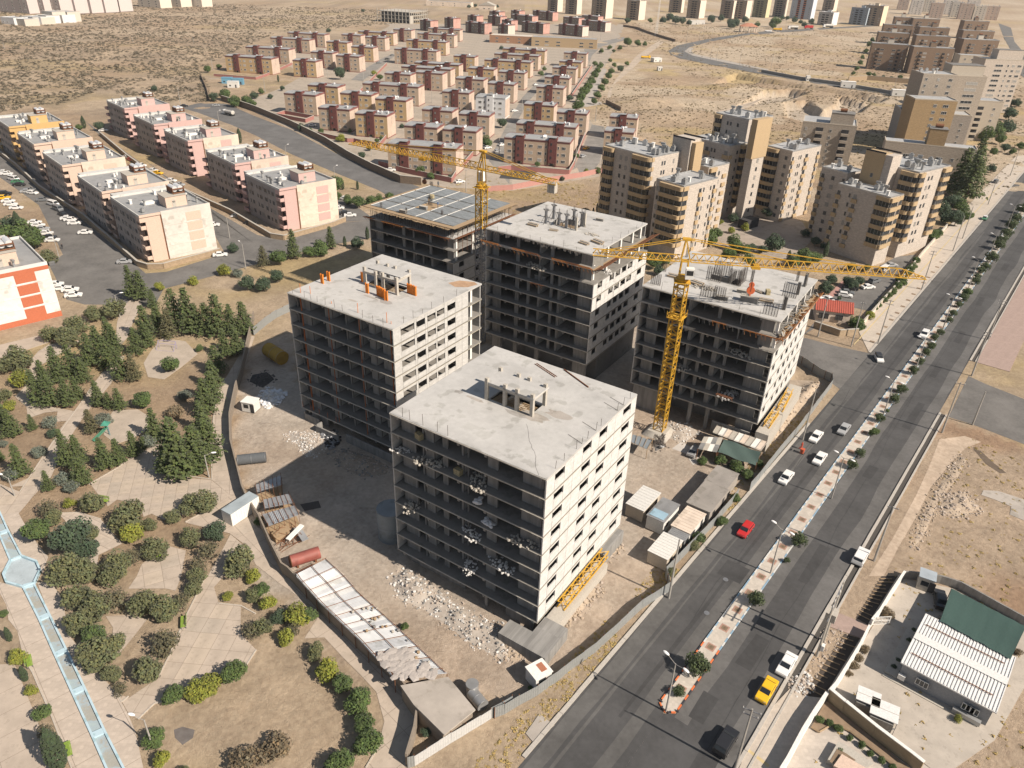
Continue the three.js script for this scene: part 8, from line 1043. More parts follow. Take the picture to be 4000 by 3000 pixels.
{ // the twin pole with a transformer
  const p = [45.1,-74.8], q = [49.2,-80.6], t = thing('transformer_poles', 'pair of concrete poles with crossarms and a transformer beside the avenue', 'power poles', p[0], 0, p[1], Math.atan2(-(q[1] - p[1]), q[0] - p[0])); const L = Math.min(3.4, Math.hypot(q[0] - p[0], q[1] - p[1]));
  for (const x of [0, L]) part('pole', [new THREE.CylinderGeometry(0.14,0.26,11.8,4).rotateY(PI / 4).translate(x, 5.9,0)], M.mid, t); for (const y of [11.3,10.2,7.6]) part('crossarm', [B(-0.9, y, -0.1, L + 1.8,0.14,0.14)], M.steel, t); for (const y of [11.4,10.3]) for (let k = 0; k < 5; k++) part('insulator', [cyl(-0.6 + k * (L + 1.2) / 4, y, 0,0.06,0.05,0.3,6)], M.white, t); part('transformer', [B(L * 0.25,6.2,-0.7, L * 0.5,1.4,1.4)], M.mid, t); part('control_box', [B(-0.4,1.6,0.2,0.7,1.0,0.4)], M.white, t);
}
{ // lattice mast near the far blocks
  const p = [162.1,-1018.1], t = thing('lattice_mast', 'slender white lattice mast before the far cream blocks', 'mast', p[0], 0, p[1]); const H = 46; for (const [a, b] of [[-1,-1],[1,-1],[0,1]]) part('leg', [bar([a * 1.6,0, b * 1.4],[a * 0.3, H, b * 0.3], 0.22)], M.white, t); const g = []; for (let k = 0; k < 20; k++) { const f = k / 20, w = 1.6 - 1.3 * f, w2 = 1.6 - 1.3 * (k + 1) / 20; g.push(bar([-w, f * H, -w * 0.9],[w2, (k + 1) / 20 * H, -w2 * 0.9], 0.13), bar([w, f * H, -w * 0.9],[0, (k + 1) / 20 * H, w2 * 0.9], 0.13), bar([0, f * H, w * 0.9],[-w2, (k + 1) / 20 * H, -w2 * 0.9], 0.13)); } stuff(part('lacing', g, M.white, t));
}
// red roofed guard house at the tower drive, with a stone wall
{
  const p = [83,-190.9], t = house('guard_house', 'small guard house with a red tiled gable roof beside the right tower', 'guard house', p[0], p[1], 14); const W = 9.4, D = 6.5, Hh = 3.4; part('wall', [B(0.3,0, -D + 0.3, W - 0.6, Hh, D - 0.6)], PK.cream, t); part('gable_wall', [new THREE.ExtrudeGeometry(new THREE.Shape([[0.3, Hh],[D - 0.3, Hh],[D / 2, Hh + 1.9]].map(q => new THREE.Vector2(...q))), { depth: 0.2, bevelEnabled: false }).rotateY(PI / 2).translate(W - 0.5,0,0)], PK.cream, t);
  const rt = mat(0.42,0.10,0.07, { map: grain }); for (const s of [0,1]) { const sl = part('roof_slope', [new THREE.BoxGeometry(W + 0.6,0.1, D / 2 * 1.24).rotateX(s ? -0.53 : 0.53).translate(W / 2, Hh + 0.88, s ? -D * 0.75 : -D * 0.25)], rt, t); for (let k = 0; k < 18; k++) part('tile_row', [new THREE.CylinderGeometry(0.09,0.09, D / 2 * 1.24,6).rotateX(PI / 2).rotateX(s ? -0.53 : 0.53).translate(k * (W + 0.5) / 17.5 - 0.2, Hh + 0.96, s ? -D * 0.75 : -D * 0.25)], rt, sl); } win(t, 'f', 2.2,1.0,2.6,1.5, M.dark); win(t, 'f', 6.2,1.0,2.0,1.5, M.dark);
  wallRun('stone_wall', 'low buff stone wall in front of the red roofed guard house', 'wall', [[81.4,-186.4],[84.6,-183.4],[86.5,-181.4],[91.9,-182.6]], 1.8, mat(0.40,0.31,0.21, { map: courseTex }), 0.4, M.mid);
}
wallRun('garden_wall', 'long low wall under the hedge beside the wide pavement', 'wall', [[93,-185.1],[104.4,-200.5],[119.1,-220],[139.1,-248.2],[162.8,-279.9]], 1.5, PK.cream, 0.3, M.mid);
ap([[76.8,-181],[87.7,-196.7],[94.6,-210.6],[101.2,-219.3],[104.6,-214.2],[119.4,-235.9],[129.2,-245.5],[137.3,-248.5],[125.4,-230.3],[111.5,-213],[101.7,-198.7],[95.3,-202.2],[91.3,-199.4],[81.4,-185.6]], 0.03, M.asphaltOld);
struct('court_paving', poly([[72,-279.6],[81.7,-289.4],[100,-297.7],[108.5,-280.9],[105,-259.4],[88.3,-235],[84.1,-243.2],[80.5,-246.2],[72.4,-242.1],[70.7,-263.3]], 0.03,0.03), mat(0.36,0.31,0.265, { map: blotch }));
struct('red_kerb', poly([[93.5,-209.6],[101.9,-221.3],[102.1,-219.4],[97,-211.7],[94.3,-208]], 0.12,0.12), mat(0.42,0.24,0.21, { map: grain }));
struct('plaza', poly([[-2.8,-311.3],[-3.8,-337.4],[21.2,-331.9],[26.5,-351.9],[27.7,-337.6],[14.5,-327.2]], 0.05,0.05), PVM.path); struct('play_court', poly([[-7.9,-336.8],[-1.8,-343.7],[7.9,-341],[3.9,-326.7],[-8.7,-328.8]], 0.09,0.09), M.patch);
// ----- the compound at the lower right -----
{
  const yard = struct('yard_paving', poly([[64.5,-91.2],[71.8,-89.2],[79.9,-80.8],[73.9,-71.9],[63.9,-62.2],[55.7,-57.5],[53.6,-58],[46.3,-67.9],[45.3,-68.8]], 0.06,0.06), mat(0.44,0.40,0.355, { map: pvTex }));
  struct('lower_yard', poly([[44,-67.6],[46.3,-65.6],[54.1,-57.4],[32.6,-55.9],[38.2,-61.2]], 0.055,0.055), mat(0.48,0.43,0.38, { map: tileTex }));
  // the hall: left front corner at eaves, ribbed white roof with two skylight seams
  const a = [54.8,-71.4], b = [63.9,-63.8], c = [71.6,-72.8], W = Math.hypot(b[0] - a[0], b[1] - a[1]), D = Math.hypot(c[0] - b[0], c[1] - b[1]), t = house('prefab_hall', 'prefabricated hall with a ribbed white roof in the roadside compound', 'hall', a[0], a[1], Math.atan2(b[1] - a[1], b[0] - a[0]) * 180 / PI), gw = mat(0.30,0.31,0.325, { map: grain }), wr = mat(0.74,0.74,0.73, { map: grain, roughness: 0.5 });
  part('wall', [B(0.3,0, -D + 0.3, W - 0.7,3.1, D - 0.6)], gw, t); const n = Math.round(W / 0.42); for (const s of [0,1]) { const sl = part('roof_slope', [new THREE.BoxGeometry(W, 0.06, D / 2 + 0.1).rotateX(s ? -0.06 : 0.06).translate(W / 2,3.45, s ? -D * 0.75 : -D * 0.25)], wr, t); for (let k = 0; k <= n; k++) part('roof_rib', [new THREE.BoxGeometry(0.13,0.08, D / 2 - 0.1).rotateX(s ? -0.06 : 0.06).translate(0.06 + k * (W - 0.12) / n, 3.53, s ? -D * 0.75 : -D * 0.25)], wr, sl); part('seam', [B(0.6,3.62, s ? -D * 0.78 : -D * 0.2, W - 1.6,0.07,0.12)], M.rust, sl); } part('ridge_cap', [B(0,3.74, -D * 0.56, W, 0.06, D * 0.12)], wr, t);
  for (const x of [3.2,9,15]) { win(t, 'f', Math.min(W - 2.4, x), 1.1,1.6,1.1, M.white); } part('eaves_shade', [B(0,3.1,-0.06, W, 0.14,0.1)], wr, t); part('step', [B(-1.4,0, -D * 0.9,1.6,0.35, D * 0.9), B(-1.4,0,0.3, W, 0.16,0.5)], M.mid, t); part('air_conditioner', [B(0.3,0.7,0.05,0.9,0.8,0.4)], M.white, t); part('vent_box', [B(W - 4.4,0.2,0.1,3.4,0.7,0.6)], M.galv, t);
  const nt = [[69,-86],[76.3,-78.8],[70.2,-72.2],[63.6,-78.8]], v = thing('shade_net', 'dark green shade canopy over the parking of the compound', 'shade net', 0,0,0), N = 14, pos = [], idx = [], m = (p, r, k) => [p[0] + (r[0] - p[0]) * k, p[1] + (r[1] - p[1]) * k]; for (let i = 0; i <= N; i++) for (let j = 0; j <= N; j++) { let p = m(m(nt[0], nt[1], i / N), m(nt[3], nt[2], i / N), j / N); const sc = j === N ? 0.35 * Math.abs(Math.sin(i / N * PI * 4)) : 0; p = m(p, nt[0], sc * 0.06); pos.push(p[0], 3.15 + 0.45 * j / N - 0.28 * Math.sin(PI * i / N) * Math.sin(PI * j / N) + 0.05 * Math.sin(i * 2.3), p[1]); if (i < N && j < N) { const o = i * (N + 1) + j; idx.push(o, o + N + 1, o + 1, o + 1, o + N + 1, o + N + 2); } } const g = new THREE.BufferGeometry(); g.setAttribute('position', new THREE.Float32BufferAttribute(pos, 3)); g.setIndex(idx); g.computeVertexNormals(); part('net', [g], mat(0.040,0.085,0.075, { map: grain }), v); for (const p of nt.slice(0,2)) part('post', [cyl(p[0], 0, p[1], 0.08,0.08,3.1,6)], M.steel, v);
  // generator sheds under white roofs
  [['white roofed generator shed in the compound yard, upper one', [48.7,-66.4], 2.9,2.5],['white roofed generator shed in the compound yard, lower one', [50,-64.4], 3.4,2.9]].forEach(([l, p, w, d]) => { const k = thing('generator_shed', l, 'shed', p[0], 0, p[1], -0.5); part('body', [B(-w / 2 + 0.2,0, -d / 2 + 0.4, w - 0.6,1.9, d - 0.3)], M.concrete, k); const r = part('roof', [B(-w / 2,2.25, -d / 2, w, 0.1, d)], wr, k); part('seam', [B(-w / 2,2.35,-0.03, w, 0.03,0.06)], M.mid, r); for (const [x, z] of [[-1,-1],[1,-1],[-1,1],[1,1]]) part('post', [cyl(x * (w / 2 - 0.1), 0, z * (d / 2 - 0.1), 0.04,0.04,2.25,6)], M.steel, k); });
  for (const [l, p] of [['black frame rack beside the lower generator shed', [50.4,-62.8]],['black frame rack between the generator sheds and the yard', [51.6,-64.2]]]) { const k = thing('metal_rack', l, 'rack', p[0], 0, p[1], 0.3); for (let i = 0; i < 4; i++) part('bar', [B(-0.7,0.2 + i * 0.2,-0.4 + i * 0.2,1.4,0.06,0.06), B(-0.7 + i * 0.45,0.2,-0.4,0.05,0.6,0.05)], M.steel, k); }
  cabin('small grey guard booth with blue roof at the compound corner', 67.1,-89.4,-0.5,2.2,2.2,2.6, M.mid, { roof: mat(0.40,0.46,0.52, { map: blotch }), ribs: 0, name: 'guard_booth', cat: 'guard booth' });
  wallRun('boundary_wall', 'white front wall of the compound, upper run', 'wall', [[64.5,-91.2],[60.5,-86.7],[57.1,-82.7],[55,-80.6]], 1.5, M.white, 0.25, M.white); wallRun('boundary_wall', 'white front wall of the compound, lower run', 'wall', [[54.2,-79.5],[51.6,-76.1],[48.8,-72.8],[45.5,-69],[44,-67.6]], 1.5, M.white, 0.25, M.white);
  wallRun('boundary_wall', 'ochre wall with pale piers between the two yards', 'wall', [[44,-67.6],[45.4,-65.6],[48,-62.1],[51,-58.5],[51.9,-57.3]], 2.2, mat(0.36,0.28,0.18, { map: blockTex }), 0.35, M.white); wallRun('boundary_wall', 'pale wall with piers along the pavement at the bottom edge', 'wall', [[43.7,-67.4],[41.1,-64.5],[38.7,-61.7],[35.5,-57.6],[34.2,-56.1]], 1.6, M.white, 0.35, M.white); wallRun('boundary_wall', 'grey back wall behind the green canopy', 'wall', [[64.5,-91.2],[67.1,-91],[70.1,-90.4],[72.6,-89.2],[79.2,-81.7]], 1.6, M.concrete, 0.25, null);
  const gp = [56.8,-81.1], gate = thing('yard_gate', 'white barred gate standing open in the compound wall', 'gate', gp[0], 0, gp[1], 0.1); for (const x of [-1.3,0,1.3]) part('frame', [bar([x, 0.1,0],[x, 1.7,0], 0.08)], M.white, gate); for (const y of [0.15,0.9,1.65]) part('frame', [bar([-1.3, y, 0],[1.3, y, 0], 0.08)], M.white, gate); for (let k = 0; k < 11; k++) part('bar', [bar([-1.2 + k * 0.24,0.1,0],[-1.2 + k * 0.24,1.65,0], 0.04)], M.white, gate);
  // sunken planting beds with cross beams beside the pavement
  for (const [l, q] of [['sunken dark bed crossed by pale beams, upper one by the drive', [[61.3,-91.5],[64.3,-91.7],[55,-80.9],[53.6,-82.3]]],['sunken dark bed crossed by pale beams, lower one by the drive', [[50.7,-79.1],[52.9,-78.2],[43.2,-66.9],[41.3,-68.3]]]]) { const t = thing('planting_bed', l, 'planting bed', 0,0,0); part('soil', [poly(q, 0.03)], mat(0.075,0.06,0.05, { map: dirtTex }), t); for (let k = 1; k < 13; k++) { const f = k / 13, A = [q[0][0] + (q[3][0] - q[0][0]) * f, q[0][1] + (q[3][1] - q[0][1]) * f], E = [q[1][0] + (q[2][0] - q[1][0]) * f, q[1][1] + (q[2][1] - q[1][1]) * f], u = 0.5 + 0.45 * hash(k, 3); part('cross_beam', [bar([A[0], 0.12, A[1]],[A[0] + (E[0] - A[0]) * u, 0.12, A[1] + (E[1] - A[1]) * u], 0.13)], M.wood, t); } part('rim', [bar([q[1][0], 0.25, q[1][1]],[q[2][0], 0.25, q[2][1]], 0.25)], M.mid, t); }
  // green bed and raised planters of the lower yard
  const bed = [[43.8,-67.3],[45.3,-65.2],[51,-57.6],[49.1,-57.9],[45.3,-62.6],[43.5,-63.6],[41.2,-62.3],[40.4,-63]]; const bt = thing('planting_bed', 'leafy bed under the ochre wall of the lower yard', 'planting bed', 0,0,0); part('soil', [poly(bed, 0.3,0.3)], M.soil, bt); part('rim', bed.slice(3,7).map((p, i) => bar([p[0], 0.32, p[1]],[bed[i + 4][0], 0.32, bed[i + 4][1]], 0.2)), M.wood, bt);
  const pl = thing('raised_planter', 'raised planter with sunken middle in the lower yard', 'planter', 0,0,0), pp = [[42.9,-60.6],[43.6,-60.3],[46.3,-57.8],[44.5,-56.8],[40.7,-58.1]]; part('wall', [poly(pp, 0.9,0.9)], M.mid, pl); part('soil', [poly([[42.4,-59.6],[43.3,-59],[44.2,-58.1],[41.6,-57.2],[40.8,-57.8]], 0.93)], M.soil, pl); part('coping', [poly([[42.6,-58.7],[45.5,-56.5],[43.7,-55.4],[41,-57.1]], 1.2,0.3)], PK.peach, pl);
}
trees('in the beds of the compound yards', 'shrubs of the compound', [['green', 41.8,-64,0.6],['green', 42.9,-63.5,0.6],['green', 43.8,-62.8,0.6],['green', 44.8,-61.5,0.5],['green', 46,-60.6,0.5],['green', 46.7,-59.5,0.5],['green', 47.7,-58.6,0.5],['green', 48.7,-57.7,0.5],['green', 42.8,-59.5,0.6],['green', 44,-58.3,0.5],['dry', 58.5,-83,1.1],['dry', 52.4,-76,0.8],['dry', 50.9,-74.5,0.8],['dry', 49.7,-73,0.8],['dry', 48.6,-71.7,0.6],['yellow', 60.4,-64.9,0.6],['deep', 55.4,-73.1,0.4],['deep', 56.5,-74.3,0.4],['deep', 59.7,-78,0.4],['deep', 61.3,-80,0.4],['dry', 74.9,-76.5,0.7]]);
// heaps and gravel of the vacant plots right of the avenue
heap('stone_bank', 'stony bank across the vacant plot right of the avenue', 'stones', [[91.8,-127],[92.8,-126.3],[87.7,-119.8],[80.5,-112.2],[75.7,-106],[72.3,-101.3],[69.6,-98.5],[72.8,-103.7],[78.4,-111.4],[86.6,-121.2]], 0.8, rub, 520, [stoneM, rub],[0.06,0.28]);
heap('stone_bank', 'scattered stones and weeds in the middle of the vacant plot', 'stones', [[81.2,-113.6],[86.5,-114.6],[87.1,-109.9],[82.4,-107.4],[79,-108.1]], 0.5, rub, 260, [stoneM],[0.08,0.35]);
heap('gravel_heap', 'grey gravel heap on the verge beside the yellow taxi', 'gravel', [[40.7,-70.1],[42.4,-70.9],[42.5,-70],[41.1,-68.6],[40.1,-68.8]], 0.5, palerub, 220, [stoneM, chalk],[0.06,0.28]);
heap('gravel_heap', 'orange gravel strip on the verge beside the twin poles', 'gravel', [[48.8,-79.7],[50.3,-79.1],[46.9,-75.1],[42.5,-71.3],[44.9,-74.2]], 0.2, rub, 200, [stoneM],[0.05,0.22]);
heap('spoil_bank', 'bank of turned earth along the trench beside the right tower', 'earth', [[53.7,-130.9],[61.3,-144.3],[68.1,-153.5],[72.7,-156],[71.2,-151.6],[66.2,-145.1],[60,-137.5],[54.8,-129.7]], 1.6, rub, 240, [stoneM, rub],[0.08,0.35]);
struct('concrete_slab', poly([[90.5,-115.6],[93.3,-115.5],[96.9,-113.1],[93.3,-107],[91.6,-108.5],[93.2,-110.9],[91.2,-112.8],[89.3,-114.1]], 0.06,0.06), M.pavingGrey); struct('trench_bank', poly([[95.8,-129.7],[97,-129],[97.5,-124.6],[98.2,-121.5],[96.8,-121.4],[95.6,-124.4]], 0.03), mat(0.13,0.10,0.075, { map: dirtTex }));
struct('dirt_track', poly([[90.3,-132.8],[96.5,-134.5],[98.9,-132.4],[94,-129.6],[87.8,-123.6],[84.8,-120.3],[80.4,-115.7],[73.8,-106.9],[66.8,-98.3],[61.6,-91.5],[59.1,-91.4],[67.1,-101],[76.7,-113.4],[83.9,-123.4]], 0.02), mat(0.52,0.42,0.33, { map: dirtTex }));
// small things of the street
{ const p = [59.1,-125.8], t = thing('waste_bin', 'red orange wheeled waste bin at the kerb of the avenue', 'waste bin', p[0], 0.03, p[1], 0.9); part('body', [new THREE.CylinderGeometry(0.55,0.42,1.05,4).rotateY(PI / 4).translate(0,0.6,0)], mat(0.45,0.09,0.04), t); part('lid', [new THREE.BoxGeometry(0.85,0.06,0.85).rotateX(-0.9).translate(0,1.4,-0.5)], mat(0.45,0.07,0.04), t); for (const x of [-0.3,0.3]) part('wheel', [new THREE.CylinderGeometry(0.1,0.1,0.08,10).rotateZ(PI / 2).translate(x, 0.1,0.3)], M.rubber, t); }
{ const p = [-139.4,-211.4], t = thing('waste_bin', 'grey waste container on the kerb island of the car park', 'waste bin', p[0], 0, p[1], 0.4); part('body', [B(-0.7,0.1,-0.5,1.4,1.0,1.0)], M.steel, t); part('lid', [B(-0.75,1.1,-0.55,1.5,0.12,1.1)], M.galv, t); }
[[[-204.5,-552.8], 'blue container cabin left of the white one by the estate', mat(0.14,0.32,0.45, { map: grain })],[[-196,-550.3], 'blue container cabin right of the white one by the estate', mat(0.14,0.32,0.45, { map: grain })],[[-195.1,-537.3], 'white container cabin between two blue ones by the estate', cab]].forEach(([p, l, m]) => cabin(l, p[0], p[1], 0.1,7,4,4, m, { roof: m, ribs: 0 }));
cabin('white site cabin on the waste land by the far blocks, left one', 245.5,-1215.4,0.1,14,6,5, cab, { ribs: 0 }); cabin('white site cabin on the waste land by the far blocks, right one', 257.7,-1225.9,0.1,12,6,5, cab, { ribs: 0 }); cabin('white and red cabin on the waste land below the road bend', 123.6,-758.9,0.5,9,5,3.5, cab, { ribs: 0 }); cabin('small white cabin on the waste land', 117.7,-699.1,0.2,4,3,3, cab, { ribs: 0 }); cabin('white hut by the far white wall, right one', 284,-603.2,-0.2,13,5,4.4, cab, { ribs: 0 }); cabin('grey white hut by the far white wall, middle one', 257.4,-638.6,-0.2,11,5,4.4, cab, { ribs: 0 }); cabin('tiny white hut by the far white wall', 234.9,-666.8,0,3,3,4, cab, { ribs: 0 });
{ const p = [300.7,-1119.6], t = thing('gate_canopy', 'gate canopy with an orange tiled roof beside the far road', 'canopy', p[0], 0, p[1], 0.1); part('roof', [new THREE.CylinderGeometry(4,15,4,4).rotateY(PI / 4).scale(1.1,1,0.6).translate(0,9,0)], mat(0.42,0.19,0.12, { map: grain }), t); for (const [x, z] of [[-10,4],[10,4],[-10,-4],[10,-4],[0,4]]) part('column', [B(x - 0.6,0, z - 0.6,1.2,7.2,1.2)], PK.cream, t); }
// ----- people -----
const skin = mat(0.40,0.26,0.18), cloth = { black: mat(0.025,0.025,0.03), grey: mat(0.12,0.13,0.15), blue: mat(0.05,0.09,0.2), red: mat(0.4,0.06,0.03) };
function person(label, x, z, y, turn, top, legs, o = {}) { // one continuous lathe-like body swept along its limbs
  const t = thing('person', label, 'person', x, y, z, turn), R = (pts) => pts; const seg = (a, b, r0, r1) => { const d = new V3(b[0] - a[0], b[1] - a[1], b[2] - a[2]), L = d.length(), g = new THREE.CapsuleGeometry(1,0.001,4,8).toNonIndexed(), p = g.attributes.position; for (let i = 0; i < p.count; i++) { const up = p.getY(i) >= 0, r = up ? r1 : r0; p.setXYZ(i, p.getX(i) * r, p.getY(i) * r + (up ? L : 0), p.getZ(i) * r); } g.computeVertexNormals(); return g.applyQuaternion(new THREE.Quaternion().setFromUnitVectors(new V3(0,1,0), d.normalize())).translate(...a); };
  const st = o.stride ?? 0.14; const body = [seg([0,0.95,0],[0,1.42,0], 0.155,0.185), seg([0,1.42,0],[0,1.56,0.01], 0.09,0.055), seg([-0.19,1.42,0],[-0.24,1.12,0.05], 0.06,0.05), seg([-0.24,1.12,0.05],[-0.22,0.86,0.14], 0.048,0.04), seg([0.19,1.42,0],[0.25,1.12,-0.04], 0.06,0.05), seg([0.25,1.12,-0.04],[0.23,0.86,0.03], 0.048,0.04)];
  const lg = [seg([-0.1,0.95,0],[-0.11,0.5, st], 0.095,0.07), seg([-0.11,0.5, st],[-0.11,0.08, st * 0.6], 0.065,0.048), seg([0.1,0.95,0],[0.11,0.5, -st * 0.6], 0.095,0.07), seg([0.11,0.5, -st * 0.6],[0.11,0.08, -st * 1.6], 0.065,0.048), seg([-0.11,0.05, st * 0.6 - 0.05],[-0.11,0.04, st * 0.6 + 0.16], 0.05,0.04), seg([0.11,0.05, -st * 1.6 - 0.05],[0.11,0.04, -st * 1.6 + 0.16], 0.05,0.04)];
  part('body', [...body, ...lg].slice(0,6), top, t); part('trousers', lg, legs, t); part('head', [new THREE.SphereGeometry(0.105,12,10).scale(0.9,1.15,1).translate(0,1.66,0.015), new THREE.SphereGeometry(0.03,6,5).translate(0,1.65,0.12)], skin, t); part('hair', [new THREE.SphereGeometry(0.112,12,8,0,2 * PI, 0, PI * 0.5).scale(0.92,1.1,1).translate(0,1.675,-0.005)], o.hat || cloth.black, t); return t;
}
person('person in dark clothes walking across the left car park', -143.9,-225.4,0.02,0.6, cloth.black, cloth.black, { stride: 0.2 });
person('person in black standing by the planter at the green net', 42.7,-119.6,0,-0.4, cloth.black, cloth.black);
{ let [x, z] = inA(towerE, 3.4,25.2); person('person in dark clothes standing on the far edge of the back tower deck', x, z, Etop, 2.6, cloth.grey, cloth.black); [x, z] = inA(towerE, 15.8,9.6); person('worker in blue with a white helmet on the back tower deck', x, z, Etop, 1, cloth.blue, cloth.grey, { hat: M.white }); [x, z] = inA(towerE, 11.4,11.2); person('worker in a brown shirt by the shaft of the back tower', x, z, Etop - 0.3,1, mat(0.4,0.3,0.2), cloth.grey); }
{ const p = [59.4,-127.3]; person('street cleaner in red beside the red waste bin', p[0], p[1], 0.03,1.2, cloth.red, cloth.red, { hat: cloth.red }); }

// ---------- vehicles ----------
const paint = (r, g, b) => { const m = new THREE.MeshPhysicalMaterial({ roughness: 0.45, clearcoat: 0.7, clearcoatRoughness: 0.12 }); m.color.setRGB(r, g, b); return m; };
const CP = { white: paint(0.72,0.72,0.71), silver: paint(0.33,0.34,0.35), grey: paint(0.14,0.15,0.16), black: paint(0.015,0.015,0.017), yellow: paint(0.72,0.42,0.01), red: paint(0.45,0.02,0.02), green: paint(0.05,0.2,0.1) };
const prof = (pts, w, inset = 0) => { const s = new THREE.Shape(pts.map(p => new THREE.Vector2(...p))); return new THREE.ExtrudeGeometry(s, { depth: w - 0.16, bevelEnabled: true, bevelThickness: 0.08, bevelSize: 0.06, bevelSegments: 2 }).translate(0,0, -(w - 0.16) / 2); };
// side views: x forward; [lower body],[cabin],[glass]
const CAR = {
  sedan: { L: 4.4, body: [[-2.12,0.28],[2.1,0.28],[2.16,0.55],[2.08,0.72],[1.0,0.88],[-1.35,0.92],[-2.1,0.9],[-2.16,0.55]], top: [[-1.5,0.88],[-0.95,1.38],[0.35,1.4],[1.05,0.86]], w: 1.68 },
  hatch: { L: 4.0, body: [[-1.92,0.28],[1.92,0.28],[1.98,0.55],[1.88,0.74],[0.95,0.9],[-1.9,0.94],[-1.98,0.55]], top: [[-1.85,0.9],[-1.55,1.4],[0.3,1.42],[1.0,0.88]], w: 1.64 },
  suv: { L: 4.5, body: [[-2.15,0.36],[2.15,0.36],[2.2,0.7],[2.1,0.95],[1.0,1.08],[-2.1,1.12],[-2.2,0.7]], top: [[-2.05,1.08],[-1.75,1.62],[0.25,1.66],[1.05,1.06]], w: 1.82 },
  van: { L: 4.6, body: [[-2.2,0.35],[2.2,0.35],[2.25,0.8],[2.0,1.1],[-2.2,1.1]], top: [[-2.2,1.05],[-2.15,1.9],[1.2,1.92],[1.85,1.06]], w: 1.8 },
};
const wheelG = ready([new THREE.CylinderGeometry(0.31,0.31,0.2,14).rotateX(PI / 2)]), rimG = ready([new THREE.CylinderGeometry(0.18,0.18,0.215,10).rotateX(PI / 2)]), rimM = mat(0.4,0.4,0.41, { roughness: 0.4, metalness: 0.5 }), lampG = ready([new THREE.BoxGeometry(0.08,0.16,0.34)]), lightM = mat(0.6,0.6,0.58, { roughness: 0.2 }), tailM = mat(0.35,0.02,0.02, { roughness: 0.3 });
const carGeo = {}; for (const k in CAR) { const c = CAR[k], t = c.top, lerp = (a, b, f) => [a[0] + (b[0] - a[0]) * f, a[1] + (b[1] - a[1]) * f], gl = (p, q, o, w) => { const a = lerp(p, q, 0.12), b = lerp(p, q, 0.9), dx = b[0] - a[0], dy = b[1] - a[1], L = Math.hypot(dx, dy); return new THREE.BoxGeometry(L, 0.03, w).rotateZ(Math.atan2(dy, dx)).translate((a[0] + b[0]) / 2 + o[0], (a[1] + b[1]) / 2 + o[1], 0); }; const pane = new THREE.ExtrudeGeometry(new THREE.Shape([lerp(t[0], t[1], 0.15), lerp(t[0], t[1], 0.85), lerp(t[3], t[2], 0.85), lerp(t[3], t[2], 0.15)].map((p, i) => new THREE.Vector2(p[0] + [0.22,0.12,-0.1,-0.3][i], p[1]))), { depth: 0.03, bevelEnabled: false });
  carGeo[k] = { body: ready([prof(c.body, c.w)]), cabin: ready([prof(t, c.w - 0.24)]), front: ready([gl(t[3], t[2],[0.085,0.03], c.w - 0.42)]), rear: ready([gl(t[0], t[1],[-0.085,0.03], c.w - 0.42)]), side: ready([pane]), bump: ready([B(-c.L / 2 - 0.02,0.3, -c.w / 2 + 0.1,0.14,0.16, c.w - 0.2)]) }; }
function car(kind, col, label, p, turn, group, o = {}) {
  const g = carGeo[kind], c = CAR[kind], t = thing('car', label, o.cat || 'car', p[0], o.y ?? 0.035, p[1], turn, group), m = CP[col];
  part('body', g.body, m, t); const cb = part('cabin', g.cabin, o.roof || m, t); part('windscreen', g.front, M.glass, cb); part('rear_window', g.rear, M.glass, cb); for (const s of [-1,1]) { const q = part('side_window', g.side, M.glass, cb); q.position.z = s * (c.w / 2 - 0.1) - (s > 0 ? 0 : 0.03); }
  for (const x of [-1,1]) for (const z of [-1,1]) { const w = part('wheel', wheelG, M.rubber, t); w.position.set(x * c.L * 0.3,0.31, z * (c.w / 2 - 0.06)); part('rim', rimG, rimM, w); }
  for (const z of [-1,1]) { const a = part('headlight', lampG, lightM, t); a.position.set(c.L / 2 - 0.06,0.62, z * (c.w / 2 - 0.3)); const b = part('tail_light', lampG, tailM, t); b.position.set(-c.L / 2 + 0.06,0.72, z * (c.w / 2 - 0.3)); }
  part('bumper', g.bump, M.dark, t); return t;
}
const DN = yawR + PI, UP = yawR; // heading towards the camera, away from it
car('sedan', 'white', 'white saloon driving down the avenue nearest the trench', [63.7,-131.3], DN); car('sedan', 'silver', 'silver saloon driving beside the median ball trees', [70.7,-134.6], DN); car('sedan', 'white', 'white saloon in the middle of the left carriageway', [61.8,-123.4], DN); car('sedan', 'white', 'white saloon near the kerb where the site gate opens', [53.1,-116.7], DN); car('hatch', 'red', 'red hatchback driving down past the site cabins', [41.4,-101.1], DN);
car('suv', 'white', 'white SUV driving away beside the dirt lane', [59.1,-95.2], UP); car('sedan', 'white', 'white saloon driving just ahead of the yellow taxi', [40,-72.6], DN); car('sedan', 'yellow', 'yellow taxi at the bottom right of the avenue', [36,-68.2], DN); car('suv', 'black', 'black SUV at the bottom edge of the avenue', [28.6,-60.2], UP);
car('suv', 'white', 'white SUV beside the median lamp in the upper avenue', [109.8,-182.8], DN); car('hatch', 'white', 'white hatchback with dark roof turning into the side street', [91.8,-168.4], DN + 0.5, null, { roof: CP.black }); car('sedan', 'green', 'green and white car in the shade far up the avenue', [183.9,-292.5], DN, null, { roof: CP.white });
